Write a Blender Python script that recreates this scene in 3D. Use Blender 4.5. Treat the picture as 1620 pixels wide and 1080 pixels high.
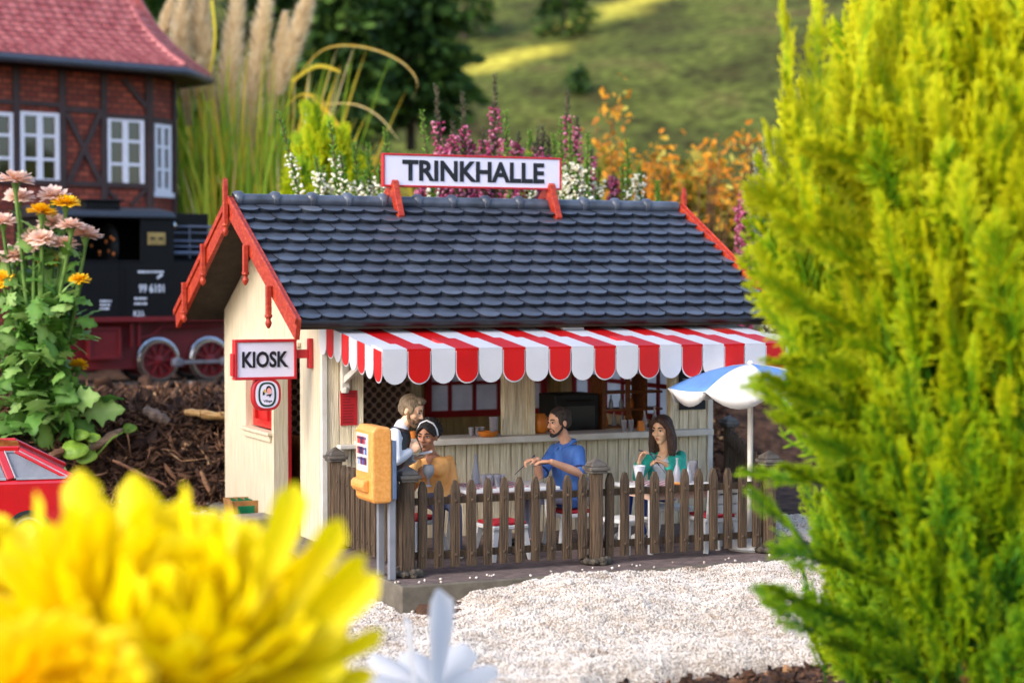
import bpy, bmesh, math, random
import numpy as np
from mathutils import Vector, Matrix, noise as mnoise

scene = bpy.context.scene
for o in list(bpy.data.objects):
    bpy.data.objects.remove(o)
PI = math.pi
# ------------------------------------------------------------------ camera
F_PX, CAM_YAW, CAM_PITCH = 3000.0, 0.4136, 0.0335
CAM = np.array([-7.353, -22.760, 3.3465])
FWD = np.array([math.sin(CAM_YAW)*math.cos(CAM_PITCH), math.cos(CAM_YAW)*math.cos(CAM_PITCH), -math.sin(CAM_PITCH)])
RGT = np.array([math.cos(CAM_YAW), -math.sin(CAM_YAW), 0.0])
UPV = np.cross(RGT, FWD)
cam_data = bpy.data.cameras.new("camera")
cam = bpy.data.objects.new("camera", cam_data)
scene.collection.objects.link(cam)
scene.camera = cam
cam.matrix_world = Matrix(((RGT[0], UPV[0], -FWD[0], CAM[0]), (RGT[1], UPV[1], -FWD[1], CAM[1]),
                           (RGT[2], UPV[2], -FWD[2], CAM[2]), (0, 0, 0, 1)))
cam_data.sensor_width = 36.0
cam_data.lens = F_PX/1620*36.0
cam_data.clip_start = 0.1
cam_data.clip_end = 3000
cam_data.dof.use_dof = True
cam_data.dof.focus_distance = 23.0
cam_data.dof.aperture_fstop = 0.60
cam_data.dof.aperture_blades = 0
# ------------------------------------------------------------------ light
SUN_DIR = Vector((-0.76, -0.24, 0.56)).normalized()      # towards the sun
sun_elev = math.asin(SUN_DIR.z)
world = bpy.data.worlds.new("World")
scene.world = world
world.use_nodes = True
wn = world.node_tree.nodes
wl = world.node_tree.links
bg = wn["Background"]
sky = wn.new("ShaderNodeTexSky")
sky.sky_type = 'NISHITA'
sky.sun_disc = False
sky.sun_elevation = sun_elev
sky.sun_rotation = math.atan2(SUN_DIR.x, SUN_DIR.y)
sky.air_density = 1.0
sky.dust_density = 2.0
sky.ozone_density = 1.0
wl.new(sky.outputs[0], bg.inputs[0])
bg.inputs[1].default_value = 0.15
sl = bpy.data.lights.new("sun", 'SUN')
sl.energy = 0.60
sl.angle = math.radians(18)
sl.color = (1.0, 0.96, 0.89)
sun = bpy.data.objects.new("sun", sl)
scene.collection.objects.link(sun)
sun.rotation_euler = SUN_DIR.to_track_quat('Z', 'Y').to_euler()
scene.view_settings.view_transform = 'Standard'
scene.view_settings.look = 'None'
scene.view_settings.exposure = 1.64
scene.view_settings.gamma = 1.0
scene.cycles.max_bounces = 8
scene.cycles.use_denoising = True

# ------------------------------------------------------------------ helpers
def at(px, py, X=None, Y=None, Z=None, d=None):
    """point of the world seen at photo pixel (1620 wide) on a given plane or at a given depth"""
    r = FWD + (px-810)/F_PX*RGT - (py-540)/F_PX*UPV
    if d is not None: t = d
    elif X is not None: t = (X-CAM[0])/r[0]
    elif Y is not None: t = (Y-CAM[1])/r[1]
    else: t = (Z-CAM[2])/r[2]
    return Vector(CAM + t*r)

def srgb(r, g, b):
    f = lambda c: (c/255/12.92 if c/255 <= 0.04045 else ((c/255+0.055)/1.055)**2.4)
    return (f(r), f(g), f(b))

def tag(o, label=None, cat=None, group=None, kind=None):
    if label: o['label'] = label
    if cat: o['category'] = cat
    if group: o['group'] = group
    if kind: o['kind'] = kind
    return o

def empty(name, loc=(0, 0, 0), rz=0.0):
    o = bpy.data.objects.new(name, None)
    o.empty_display_size = 0.1
    scene.collection.objects.link(o)
    o.location = loc
    o.rotation_euler = (0, 0, rz)
    return o

def thing(name, label, cat, loc=(0, 0, 0), rz=0.0, group=None):
    return tag(empty(name, loc, rz), label, cat, group)

def copy_tree(o, parent=None):
    c = o.copy()
    scene.collection.objects.link(c)
    c.parent = parent
    for ch in list(o.children):
        if ch is not c:
            copy_tree(ch, c)
    return c

MATS = {}
def M(name, col, rough=0.55, var=0.18, scale=6.0, stretch=(1, 1, 1), bump=0.0, bscale=60.0, bstretch=None,
      col2=None, lo=0.35, hi=0.65, metal=0.0, spec=0.5, trans=0.0, sss=0.0, alpha=1.0, coat=0.0, detail=4.0, transl=None):
    if name in MATS: return MATS[name]
    m = bpy.data.materials.new(name)
    m.use_nodes = True
    n, l = m.node_tree.nodes, m.node_tree.links
    b = n["Principled BSDF"]
    tc = n.new("ShaderNodeTexCoord")
    mp = n.new("ShaderNodeMapping")
    mp.inputs['Scale'].default_value = stretch
    l.new(tc.outputs['Object'], mp.inputs[0])
    nz = n.new("ShaderNodeTexNoise")
    nz.inputs['Scale'].default_value = scale
    nz.inputs['Detail'].default_value = detail
    l.new(mp.outputs[0], nz.inputs['Vector'])
    cr = n.new("ShaderNodeValToRGB")
    c1 = tuple(max(0, c*(1-var)) for c in col) if col2 is None else tuple(col)
    c2 = tuple(min(1, c*(1+var)) for c in col) if col2 is None else tuple(col2)
    cr.color_ramp.elements[0].position = lo
    cr.color_ramp.elements[1].position = hi
    cr.color_ramp.elements[0].color = (*c1, 1)
    cr.color_ramp.elements[1].color = (*c2, 1)
    l.new(nz.outputs['Fac'], cr.inputs[0])
    l.new(cr.outputs[0], b.inputs['Base Color'])
    b.inputs['Roughness'].default_value = rough
    b.inputs['Metallic'].default_value = metal
    b.inputs['Specular IOR Level'].default_value = spec
    b.inputs['Transmission Weight'].default_value = trans
    b.inputs['Coat Weight'].default_value = coat
    b.inputs['Alpha'].default_value = alpha
    if sss:
        b.inputs['Subsurface Weight'].default_value = sss
        b.inputs['Subsurface Radius'].default_value = (0.05, 0.02, 0.01)
        b.inputs['Subsurface Scale'].default_value = 0.3
    if bump:
        mp2 = n.new("ShaderNodeMapping")
        mp2.inputs['Scale'].default_value = bstretch or stretch
        l.new(tc.outputs['Object'], mp2.inputs[0])
        n2 = n.new("ShaderNodeTexNoise")
        n2.inputs['Scale'].default_value = bscale
        n2.inputs['Detail'].default_value = 5
        l.new(mp2.outputs[0], n2.inputs['Vector'])
        bp = n.new("ShaderNodeBump")
        bp.inputs['Strength'].default_value = bump
        bp.inputs['Distance'].default_value = 0.02
        l.new(n2.outputs['Fac'], bp.inputs['Height'])
        l.new(bp.outputs[0], b.inputs['Normal'])
    if transl:
        tr = n.new("ShaderNodeBsdfTranslucent")
        l.new(cr.outputs[0], tr.inputs[0])
        mx = n.new("ShaderNodeMixShader")
        mx.inputs[0].default_value = transl
        l.new(b.outputs[0], mx.inputs[1])
        l.new(tr.outputs[0], mx.inputs[2])
        l.new(mx.outputs[0], n['Material Output'].inputs[0])
    MATS[name] = m
    return m

def attr_mat(name, ramp, rough=0.5, nvar=0.25, nscale=8.0, transl=0.3, spec=0.3, bump=0.0):
    """colour from the vertex attribute 'tone' (which piece or how far along a leaf), mottled by noise"""
    if name in MATS: return MATS[name]
    m = bpy.data.materials.new(name)
    m.use_nodes = True
    n, l = m.node_tree.nodes, m.node_tree.links
    b = n["Principled BSDF"]
    a = n.new("ShaderNodeAttribute")
    a.attribute_name = 'tone'
    tc = n.new("ShaderNodeTexCoord")
    nz = n.new("ShaderNodeTexNoise")
    nz.inputs['Scale'].default_value = nscale
    nz.inputs['Detail'].default_value = 4
    l.new(tc.outputs['Object'], nz.inputs['Vector'])
    ma = n.new("ShaderNodeMath"); ma.operation = 'MULTIPLY_ADD'
    l.new(nz.outputs['Fac'], ma.inputs[0])
    ma.inputs[1].default_value = nvar
    ma.inputs[2].default_value = -nvar*0.5
    ad = n.new("ShaderNodeMath"); ad.operation = 'ADD'
    l.new(ma.outputs[0], ad.inputs[0])
    l.new(a.outputs['Fac'], ad.inputs[1])
    cr = n.new("ShaderNodeValToRGB")
    els = cr.color_ramp.elements
    els[0].position, els[0].color = ramp[0][0], (*ramp[0][1], 1)
    els[1].position, els[1].color = ramp[-1][0], (*ramp[-1][1], 1)
    for p, c in ramp[1:-1]:
        e = els.new(p); e.color = (*c, 1)
    l.new(ad.outputs[0], cr.inputs[0])
    l.new(cr.outputs[0], b.inputs['Base Color'])
    b.inputs['Roughness'].default_value = rough
    b.inputs['Specular IOR Level'].default_value = spec
    if bump:
        n2 = n.new("ShaderNodeTexNoise"); n2.inputs['Scale'].default_value = 30
        l.new(tc.outputs['Object'], n2.inputs['Vector'])
        bp = n.new("ShaderNodeBump"); bp.inputs['Strength'].default_value = bump; bp.inputs['Distance'].default_value = 0.03
        l.new(n2.outputs['Fac'], bp.inputs['Height']); l.new(bp.outputs[0], b.inputs['Normal'])
    if transl:
        tr = n.new("ShaderNodeBsdfTranslucent")
        l.new(cr.outputs[0], tr.inputs[0])
        mx = n.new("ShaderNodeMixShader")
        mx.inputs[0].default_value = transl
        l.new(b.outputs[0], mx.inputs[1]); l.new(tr.outputs[0], mx.inputs[2])
        l.new(mx.outputs[0], n['Material Output'].inputs[0])
    MATS[name] = m
    return m

def link_mesh(name, me, mats, parent=None):
    for m in (mats if isinstance(mats, (list, tuple)) else [mats]):
        me.materials.append(m)
    o = bpy.data.objects.new(name, me)
    scene.collection.objects.link(o)
    if parent: o.parent = parent
    return o

class MB:
    def __init__(s): s.v, s.f, s.mi, s.m = [], [], [], 0
    def add(s, vs, fs):
        o = len(s.v)
        s.v += [tuple(v) for v in vs]
        for f in fs:
            s.f.append(tuple(i+o for i in f)); s.mi.append(s.m)
        return s
    def box(s, x0, x1, y0, y1, z0, z1):
        return s.add([(x0,y0,z0),(x1,y0,z0),(x1,y1,z0),(x0,y1,z0),(x0,y0,z1),(x1,y0,z1),(x1,y1,z1),(x0,y1,z1)],
                     [(0,3,2,1),(4,5,6,7),(0,1,5,4),(1,2,6,5),(2,3,7,6),(3,0,4,7)])
    def beam(s, p0, p1, w, h, up=(0, 0, 1), w1=None, h1=None):
        p0, p1 = Vector(p0), Vector(p1)
        d = (p1-p0).normalized(); u = Vector(up)
        r = d.cross(u)
        if r.length < 1e-5: r = d.cross(Vector((1, 0, 0)))
        r.normalize(); u = r.cross(d)
        w1 = w if w1 is None else w1; h1 = h if h1 is None else h1
        vs = []
        for p, a, b in ((p0, w/2, h/2), (p1, w1/2, h1/2)):
            vs += [p-r*a-u*b, p+r*a-u*b, p+r*a+u*b, p-r*a+u*b]
        return s.add(vs, [(0,1,2,3),(7,6,5,4),(0,4,5,1),(1,5,6,2),(2,6,7,3),(3,7,4,0)])
    def tube(s, pts, rad, n=8, cap=True, flat=1.0, up=None):
        pts = [Vector(p) for p in pts]
        if not isinstance(rad, (list, tuple)): rad = [rad]*len(pts)
        vs, fs, prev = [], [], None
        for i, p in enumerate(pts):
            d = (pts[min(i+1, len(pts)-1)]-pts[max(i-1, 0)])
            if d.length < 1e-9: d = Vector((0, 0, 1))
            d.normalize()
            if prev is None:
                a = Vector(up) if up is not None else (Vector((0, 0, 1)) if abs(d.z) < 0.9 else Vector((1, 0, 0)))
            else: a = prev
            a = (a-d*a.dot(d))
            if a.length < 1e-6: a = d.orthogonal()
            a.normalize(); prev = a; b = d.cross(a)
            for k in range(n):
                t = 2*PI*k/n
                vs.append(p+(a*math.cos(t)*flat+b*math.sin(t))*rad[i])
        for i in range(len(pts)-1):
            for k in range(n):
                fs.append((i*n+k, i*n+(k+1) % n, (i+1)*n+(k+1) % n, (i+1)*n+k))
        if cap:
            fs.append(tuple(reversed(range(n))))
            fs.append(tuple((len(pts)-1)*n+k for k in range(n)))
        return s.add(vs, fs)
    def cone(s, p0, p1, r0, r1=None, n=12): return s.tube([p0, p1], [r0, r0 if r1 is None else r1], n)
    def capsule(s, p0, p1, r0, r1=None, n=10):
        r1 = r0 if r1 is None else r1
        p0, p1 = Vector(p0), Vector(p1); d = (p1-p0)
        d = d.normalized() if d.length > 1e-6 else Vector((0, 0, 1))
        pts, rr = [], []
        for k in (-1, -.8, -.45, 0): pts.append(p0+d*r0*k); rr.append(max(1e-4, r0*math.sqrt(max(0, 1-k*k))))
        for k in (0, .45, .8, 1): pts.append(p1+d*r1*k); rr.append(max(1e-4, r1*math.sqrt(max(0, 1-k*k))))
        return s.tube(pts, rr, n)
    def lathe(s, prof, n=16, c=(0, 0, 0), frame=None):
        c = Vector(c); vs, fs = [], []
        X, Y, Z = frame if frame else (Vector((1,0,0)), Vector((0,1,0)), Vector((0,0,1)))
        for r, z in prof:
            for k in range(n):
                t = 2*PI*k/n
                vs.append(c+(X*math.cos(t)+Y*math.sin(t))*r+Z*z)
        for i in range(len(prof)-1):
            for k in range(n):
                fs.append((i*n+k, i*n+(k+1) % n, (i+1)*n+(k+1) % n, (i+1)*n+k))
        fs.append(tuple(reversed(range(n))))
        fs.append(tuple((len(prof)-1)*n+k for k in range(n)))
        return s.add(vs, fs)
    def ell(s, c, r, frame=None, n=12, m=8):
        c = Vector(c)
        X, Y, Z = frame if frame else (Vector((1,0,0)), Vector((0,1,0)), Vector((0,0,1)))
        vs, fs = [], []
        for i in range(1, m):
            ph = PI*i/m
            for k in range(n):
                t = 2*PI*k/n
                vs.append(c+X*(r[0]*math.sin(ph)*math.cos(t))+Y*(r[1]*math.sin(ph)*math.sin(t))+Z*(r[2]*math.cos(ph)))
        top, bot = len(vs), len(vs)+1
        vs += [c+Z*r[2], c-Z*r[2]]
        for i in range(m-2):
            for k in range(n):
                fs.append((i*n+k, (i+1)*n+k, (i+1)*n+(k+1) % n, i*n+(k+1) % n))
        for k in range(n):
            fs.append((top, k, (k+1) % n)); fs.append((bot, (m-2)*n+(k+1) % n, (m-2)*n+k))
        return s.add(vs, fs)
    def prism(s, poly, axis, d0, d1):
        n = len(poly)
        mk = {'x': lambda a, b, d: (d, a, b), 'y': lambda a, b, d: (a, d, b), 'z': lambda a, b, d: (a, b, d)}[axis]
        vs = [mk(a, b, d0) for a, b in poly]+[mk(a, b, d1) for a, b in poly]
        fs = [tuple(range(n)), tuple(reversed(range(n, 2*n)))]+[(i, i+n, (i+1) % n+n, (i+1) % n) for i in range(n)]
        return s.add(vs, fs)
    def loft(s, st, side, n=16, p=2.4):
        """stations (centre, half width, half depth); side = width direction"""
        side = Vector(side).normalized(); vs, fs = [], []
        for i, (c, a, b) in enumerate(st):
            c = Vector(c)
            d = (Vector(st[min(i+1, len(st)-1)][0])-Vector(st[max(i-1, 0)][0])).normalized()
            sd = (side-d*side.dot(d)).normalized(); fw = d.cross(sd)
            for k in range(n):
                t = 2*PI*k/n; ct, sn = math.cos(t), math.sin(t)
                x = math.copysign(abs(ct)**(2/p), ct)*a; y = math.copysign(abs(sn)**(2/p), sn)*b
                vs.append(c+sd*x+fw*y)
        for i in range(len(st)-1):
            for k in range(n):
                fs.append((i*n+k, i*n+(k+1) % n, (i+1)*n+(k+1) % n, (i+1)*n+k))
        fs.append(tuple(reversed(range(n)))); fs.append(tuple((len(st)-1)*n+k for k in range(n)))
        return s.add(vs, fs)
    def mesh(s, name, off=None):
        me = bpy.data.meshes.new(name)
        v = s.v
        if off is not None: v = [(a-off[0], b-off[1], c-off[2]) for a, b, c in v]
        me.from_pydata(v, [], s.f)
        me.polygons.foreach_set('material_index', s.mi)
        bm = bmesh.new(); bm.from_mesh(me)
        bmesh.ops.recalc_face_normals(bm, faces=bm.faces)
        bm.to_mesh(me); bm.free()
        me.update()
        return me
    def build(s, name, mats, parent=None, smooth=None, bevel=0, off=None, seg=2):
        me = s.mesh(name, off)
        if smooth is not None:
            me.shade_smooth(); me.set_sharp_from_angle(angle=math.radians(smooth))
        o = link_mesh(name, me, mats, parent)
        if bevel:
            b = o.modifiers.new('bevel', 'BEVEL'); b.width = bevel; b.segments = seg; b.limit_method = 'ANGLE'; b.angle_limit = math.radians(40)
        return o

def np_mesh(name, V, F, mats, parent=None, tone=None, smooth=False, mi=None):
    """big meshes from arrays: V (n,3), F (m,k) of equal-size faces"""
    V = np.asarray(V, dtype=np.float32); F = np.asarray(F, dtype=np.int32)
    me = bpy.data.meshes.new(name)
    k = F.shape[1]
    me.vertices.add(len(V)); me.vertices.foreach_set('co', V.ravel())
    me.loops.add(F.size); me.loops.foreach_set('vertex_index', F.ravel())
    me.polygons.add(len(F)); me.polygons.foreach_set('loop_start', np.arange(0, F.size, k, dtype=np.int32))
    if mi is not None: me.polygons.foreach_set('material_index', np.asarray(mi, dtype=np.int32))
    me.update(calc_edges=True); me.validate()
    if tone is not None:
        a = me.attributes.new('tone', 'FLOAT', 'POINT'); a.data.foreach_set('value', np.asarray(tone, dtype=np.float32))
    if smooth: me.shade_smooth()
    return link_mesh(name, me, mats, parent)

def remeshed(mb, voxel, name, mat, parent=None, it=4, jitter=0.0, fac=0.5):
    me = mb.mesh('tmp')
    o = bpy.data.objects.new('tmp', me); scene.collection.objects.link(o)
    r = o.modifiers.new('r', 'REMESH'); r.mode = 'VOXEL'; r.voxel_size = voxel; r.use_smooth_shade = True
    s_ = o.modifiers.new('s', 'SMOOTH'); s_.factor = fac; s_.iterations = it
    dg = bpy.context.evaluated_depsgraph_get(); dg.update()
    me2 = bpy.data.meshes.new_from_object(o.evaluated_get(dg))
    bpy.data.objects.remove(o); bpy.data.meshes.remove(me)
    me2.name = name
    if jitter:
        n = len(me2.vertices); co = np.empty(n*3, dtype=np.float32); me2.vertices.foreach_get('co', co)
        rg = np.random.default_rng(3); co += rg.normal(0, jitter, n*3).astype(np.float32)
        me2.vertices.foreach_set('co', co)
    me2.materials.clear()
    me2.shade_smooth()
    return link_mesh(name, me2, mat, parent)

def text_mesh(body, width, height, mat, name, parent, pos, right=(1, 0, 0), up=(0, 0, 1), depth=0.006, bold=0.0):
    """letters fitted into width x height, centred at pos"""
    cu = bpy.data.curves.new('txt', 'FONT'); cu.body = body; cu.size = 1.0; cu.offset = bold
    cu.resolution_u = 3
    o = bpy.data.objects.new('txt', cu); scene.collection.objects.link(o)
    dg = bpy.context.evaluated_depsgraph_get(); dg.update()
    me = bpy.data.meshes.new_from_object(o.evaluated_get(dg))
    bpy.data.objects.remove(o); bpy.data.curves.remove(cu)
    me.name = name
    n = len(me.vertices); co = np.empty(n*3); me.vertices.foreach_get('co', co); co = co.reshape(n, 3)
    mn, mx = co.min(0), co.max(0)
    R, U = Vector(right).normalized(), Vector(up).normalized(); N = R.cross(U)
    a = (co[:, 0]-(mn[0]+mx[0])/2)/(mx[0]-mn[0])*width
    b = (co[:, 1]-(mn[1]+mx[1])/2)/(mx[1]-mn[1])*height
    P = np.array(pos)+np.outer(a, R)+np.outer(b, U)+np.array(N)*depth
    me.vertices.foreach_set('co', P.ravel().astype(np.float32)); me.update()
    me.materials.clear()
    return link_mesh(name, me, mat, parent)

def smoothstep(a, b, x):
    t = np.clip((np.asarray(x, dtype=float)-a)/(b-a), 0, 1); return t*t*(3-2*t)
def vnoise(x, y, f, seed=0):
    return mnoise.noise(Vector((x*f+seed*17.3, y*f-seed*9.1, seed*3.7)))
# ------------------------------------------------------------------ setting
def bank(x, y):
    """height of the soil: flat round the kiosk, a steep mulch bank behind, the railway level on top"""
    t = float(smoothstep(4.75, 7.0, y+0.12*math.sin(x*1.3)))
    h = -0.06+1.30*t
    if y > 19: h += 0.9*float(smoothstep(19, 40, y))
    # hollow of the road surface in front of the patio
    if y < 0:
        h = -0.06-0.34*float(smoothstep(-2.0, -6.5, y)) if True else h
    if x < -0.02 and y < 4.0:
        h = min(h, -0.06-0.25*float(smoothstep(2.5, -3.5, y)))
    return h

def soil_z(x, y):
    b = bank(x, y)
    rough = 0.0
    rough += 0.06*vnoise(x, y, 1.1, 1)+0.055*vnoise(x, y, 2.7, 2)+0.035*vnoise(x, y, 6.3, 3)
    k = float(smoothstep(4.6, 5.6, y))
    w = 0.25+0.75*k
    if y > 11.5 and y < 19: w *= 0.4
    return b+rough*w*1.6-(0.06 if k < 0.5 else 0)

def grid_mesh(name, xs, ys, fn, mats, mi_fn=None, tone=None):
    nx, ny = len(xs), len(ys)
    V = np.array([(x, y, fn(x, y)) for y in ys for x in xs])
    i = np.arange(ny-1)[:, None]*nx+np.arange(nx-1)[None, :]
    F = np.stack([i, i+1, i+nx+1, i+nx], -1).reshape(-1, 4)
    return np_mesh(name, V, F, mats, smooth=True, tone=[tone(*p) for p in V] if tone else None)

soil = M('soil', srgb(46, 32, 26), rough=0.95, col2=srgb(92, 66, 50), scale=5, bump=0.9, bscale=26, detail=8, spec=0.2)
xs = np.concatenate([np.linspace(-60, -9, 22)[:-1], np.linspace(-9, 11, 190), np.linspace(11, 110, 40)[1:]])
ys = np.concatenate([np.linspace(-24, -9, 16)[:-1], np.linspace(-9, 3.5, 50)[:-1], np.linspace(3.5, 13, 120), np.linspace(13, 90, 50)[1:]])
g = grid_mesh('ground', xs, ys, soil_z, soil)
tag(g, kind='structure')

# far hillside
RH = np.array([RGT[0], RGT[1]]); FH = np.array([math.sin(CAM_YAW), math.cos(CAM_YAW)])
def hill_z(x, y):
    q = np.array([x, y])-CAM[:2]
    d = q@FH; s_ = q@RH
    t = max(0.0, d-78)
    z = 1.0+t*0.30+0.0009*t*t*0.4
    z += s_*0.10*min(1, t/60)
    z += 2.2*vnoise(x, y, 0.02, 5)+1.0*vnoise(x, y, 0.05, 6)
    return z-1.5
hv, hf = [], []
ds = np.concatenate([np.linspace(74, 200, 90), np.linspace(204, 420, 40)]); ss = np.linspace(-190, 190, 110)
for d in ds:
    for s_ in ss:
        p = CAM[:2]+FH*d+RH*s_
        hv.append((p[0], p[1], hill_z(p[0], p[1])))
nx = len(ss); i = np.arange(len(ds)-1)[:, None]*nx+np.arange(nx-1)[None, :]
hf = np.stack([i, i+1, i+nx+1, i+nx], -1).reshape(-1, 4)
def hill_material():
    m = bpy.data.materials.new('hill_grass'); m.use_nodes = True
    n, l = m.node_tree.nodes, m.node_tree.links; b = n['Principled BSDF']
    tc = n.new('ShaderNodeTexCoord')
    def nz(scale, detail=6, st=(1, 1, 1)):
        mp = n.new('ShaderNodeMapping'); mp.inputs['Scale'].default_value = st
        mp.inputs['Rotation'].default_value = (0, 0, CAM_YAW)
        l.new(tc.outputs['Object'], mp.inputs[0])
        t = n.new('ShaderNodeTexNoise'); t.inputs['Scale'].default_value = scale; t.inputs['Detail'].default_value = detail
        l.new(mp.outputs[0], t.inputs['Vector']); return t
    def ramp(src, els):
        r = n.new('ShaderNodeValToRGB')
        r.color_ramp.elements[0].position, r.color_ramp.elements[0].color = els[0][0], (*els[0][1], 1)
        r.color_ramp.elements[1].position, r.color_ramp.elements[1].color = els[-1][0], (*els[-1][1], 1)
        for p, c in els[1:-1]:
            e = r.color_ramp.elements.new(p); e.color = (*c, 1)
        l.new(src, r.inputs[0]); return r
    a = ramp(nz(0.20, 9, (1, 0.5, 1)).outputs['Fac'], [(0.30, srgb(58, 52, 30)), (0.45, srgb(70, 76, 36)), (0.56, srgb(86, 96, 42)), (0.72, srgb(94, 88, 52))])
    c = ramp(nz(1.3, 9).outputs['Fac'], [(0.32, (0.35, 0.30, 0.27)), (0.48, (.78, .74, .68)), (0.66, (1.3, 1.25, 1.1))])
    mu = n.new('ShaderNodeMixRGB'); mu.blend_type = 'MULTIPLY'; mu.inputs[0].default_value = 1
    l.new(a.outputs[0], mu.inputs[1]); l.new(c.outputs[0], mu.inputs[2])
    # sunlit yellow-green strips painted into the grass colour, marked by the vertex attribute
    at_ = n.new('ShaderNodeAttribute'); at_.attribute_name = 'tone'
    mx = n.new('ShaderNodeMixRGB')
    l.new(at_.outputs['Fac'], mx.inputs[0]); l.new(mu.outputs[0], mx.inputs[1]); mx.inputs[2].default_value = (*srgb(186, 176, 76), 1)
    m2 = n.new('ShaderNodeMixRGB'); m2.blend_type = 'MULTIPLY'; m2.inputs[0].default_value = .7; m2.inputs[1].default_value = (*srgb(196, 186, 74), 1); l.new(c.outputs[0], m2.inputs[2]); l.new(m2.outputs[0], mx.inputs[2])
    l.new(mx.outputs[0], b.inputs['Base Color']); b.inputs['Roughness'].default_value = 0.95; b.inputs['Specular IOR Level'].default_value = 0.1
    return m
# painted sunlit strips given by their course on the slope (depth, sideways) end points and half width
def proj_px(P):
    d = np.asarray(P)-CAM; q = d@FWD
    return 810+F_PX*(d@RGT)/q, 540-F_PX*(d@UPV)/q
def seg_d(p, a, b):
    p, a, b = map(np.asarray, (p, a, b)); t = np.clip(((p-a)@(b-a))/((b-a)@(b-a)), 0, 1)
    return np.hypot(*(p-(a+t*(b-a)))), t
def hit_hill(px, py):
    r = FWD + (px-810)/F_PX*RGT - (py-540)/F_PX*UPV
    t = 70.0
    while t < 420:
        p = CAM+r*t
        if p[2] < hill_z(p[0], p[1]): return p
        t += 0.5
    return CAM+r*420
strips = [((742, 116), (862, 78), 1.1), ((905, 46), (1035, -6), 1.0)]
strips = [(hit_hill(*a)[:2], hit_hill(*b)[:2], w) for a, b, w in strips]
def sun_strip_tone(p):
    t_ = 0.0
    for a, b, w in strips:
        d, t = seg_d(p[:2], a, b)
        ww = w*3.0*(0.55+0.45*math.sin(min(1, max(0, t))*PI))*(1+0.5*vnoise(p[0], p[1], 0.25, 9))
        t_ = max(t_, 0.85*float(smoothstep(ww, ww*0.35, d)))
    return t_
hill = np_mesh('hillside', hv, hf, hill_material(), smooth=True, tone=[sun_strip_tone(p) for p in hv])
tag(hill, kind='structure')

# patio slab with brick paving
def paving_material():
    m = bpy.data.materials.new('paving'); m.use_nodes = True
    n, l = m.node_tree.nodes, m.node_tree.links; b = n['Principled BSDF']
    tc = n.new('ShaderNodeTexCoord'); br = n.new('ShaderNodeTexBrick')
    br.inputs['Scale'].default_value = 4.0; br.inputs['Mortar Size'].default_value = 0.012
    br.inputs['Color1'].default_value = (*srgb(118, 100, 94), 1); br.inputs['Color2'].default_value = (*srgb(98, 84, 80), 1)
    br.inputs['Mortar'].default_value = (*srgb(66, 56, 54), 1)
    l.new(tc.outputs['Object'], br.inputs['Vector'])
    nz = n.new('ShaderNodeTexNoise'); nz.inputs['Scale'].default_value = 7; nz.inputs['Detail'].default_value = 8
    l.new(tc.outputs['Object'], nz.inputs['Vector'])
    cr = n.new('ShaderNodeValToRGB'); cr.color_ramp.elements[0].position = .3; cr.color_ramp.elements[0].color = (.6, .58, .58, 1)
    cr.color_ramp.elements[1].position = .7; cr.color_ramp.elements[1].color = (1.2, 1.15, 1.15, 1)
    l.new(nz.outputs['Fac'], cr.inputs[0])
    mu = n.new('ShaderNodeMixRGB'); mu.blend_type = 'MULTIPLY'; mu.inputs[0].default_value = 1
    l.new(br.outputs['Color'], mu.inputs[1]); l.new(cr.outputs[0], mu.inputs[2]); l.new(mu.outputs[0], b.inputs['Base Color'])
    b.inputs['Roughness'].default_value = .85
    bp = n.new('ShaderNodeBump'); bp.inputs['Strength'].default_value = .5; bp.inputs['Distance'].default_value = .02
    l.new(br.outputs['Fac'], bp.inputs['Height']); bp.invert = True
    l.new(bp.outputs[0], b.inputs['Normal'])
    return m
concrete = M('concrete', srgb(96, 88, 76), rough=.85, var=.22, scale=7, bump=.35, bscale=50, detail=8)
pv = paving_material()
SLAB_X0, SLAB_X1, SLAB_Y0, SLAB_Y1 = -0.21, 5.75, -3.5, 4.9
mb = MB()
mb.box(SLAB_X0, SLAB_X1, SLAB_Y0, SLAB_Y1, -0.42, -0.004)
slab = mb.build('patio_slab', concrete, bevel=0.018)
tag(slab, kind='structure')
mb = MB(); mb.box(SLAB_X0+.07, SLAB_X1-.07, SLAB_Y0+.07, -0.005, -0.1, 0.0)
pav = mb.build('patio_paving', pv)
tag(pav, kind='structure')

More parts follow.
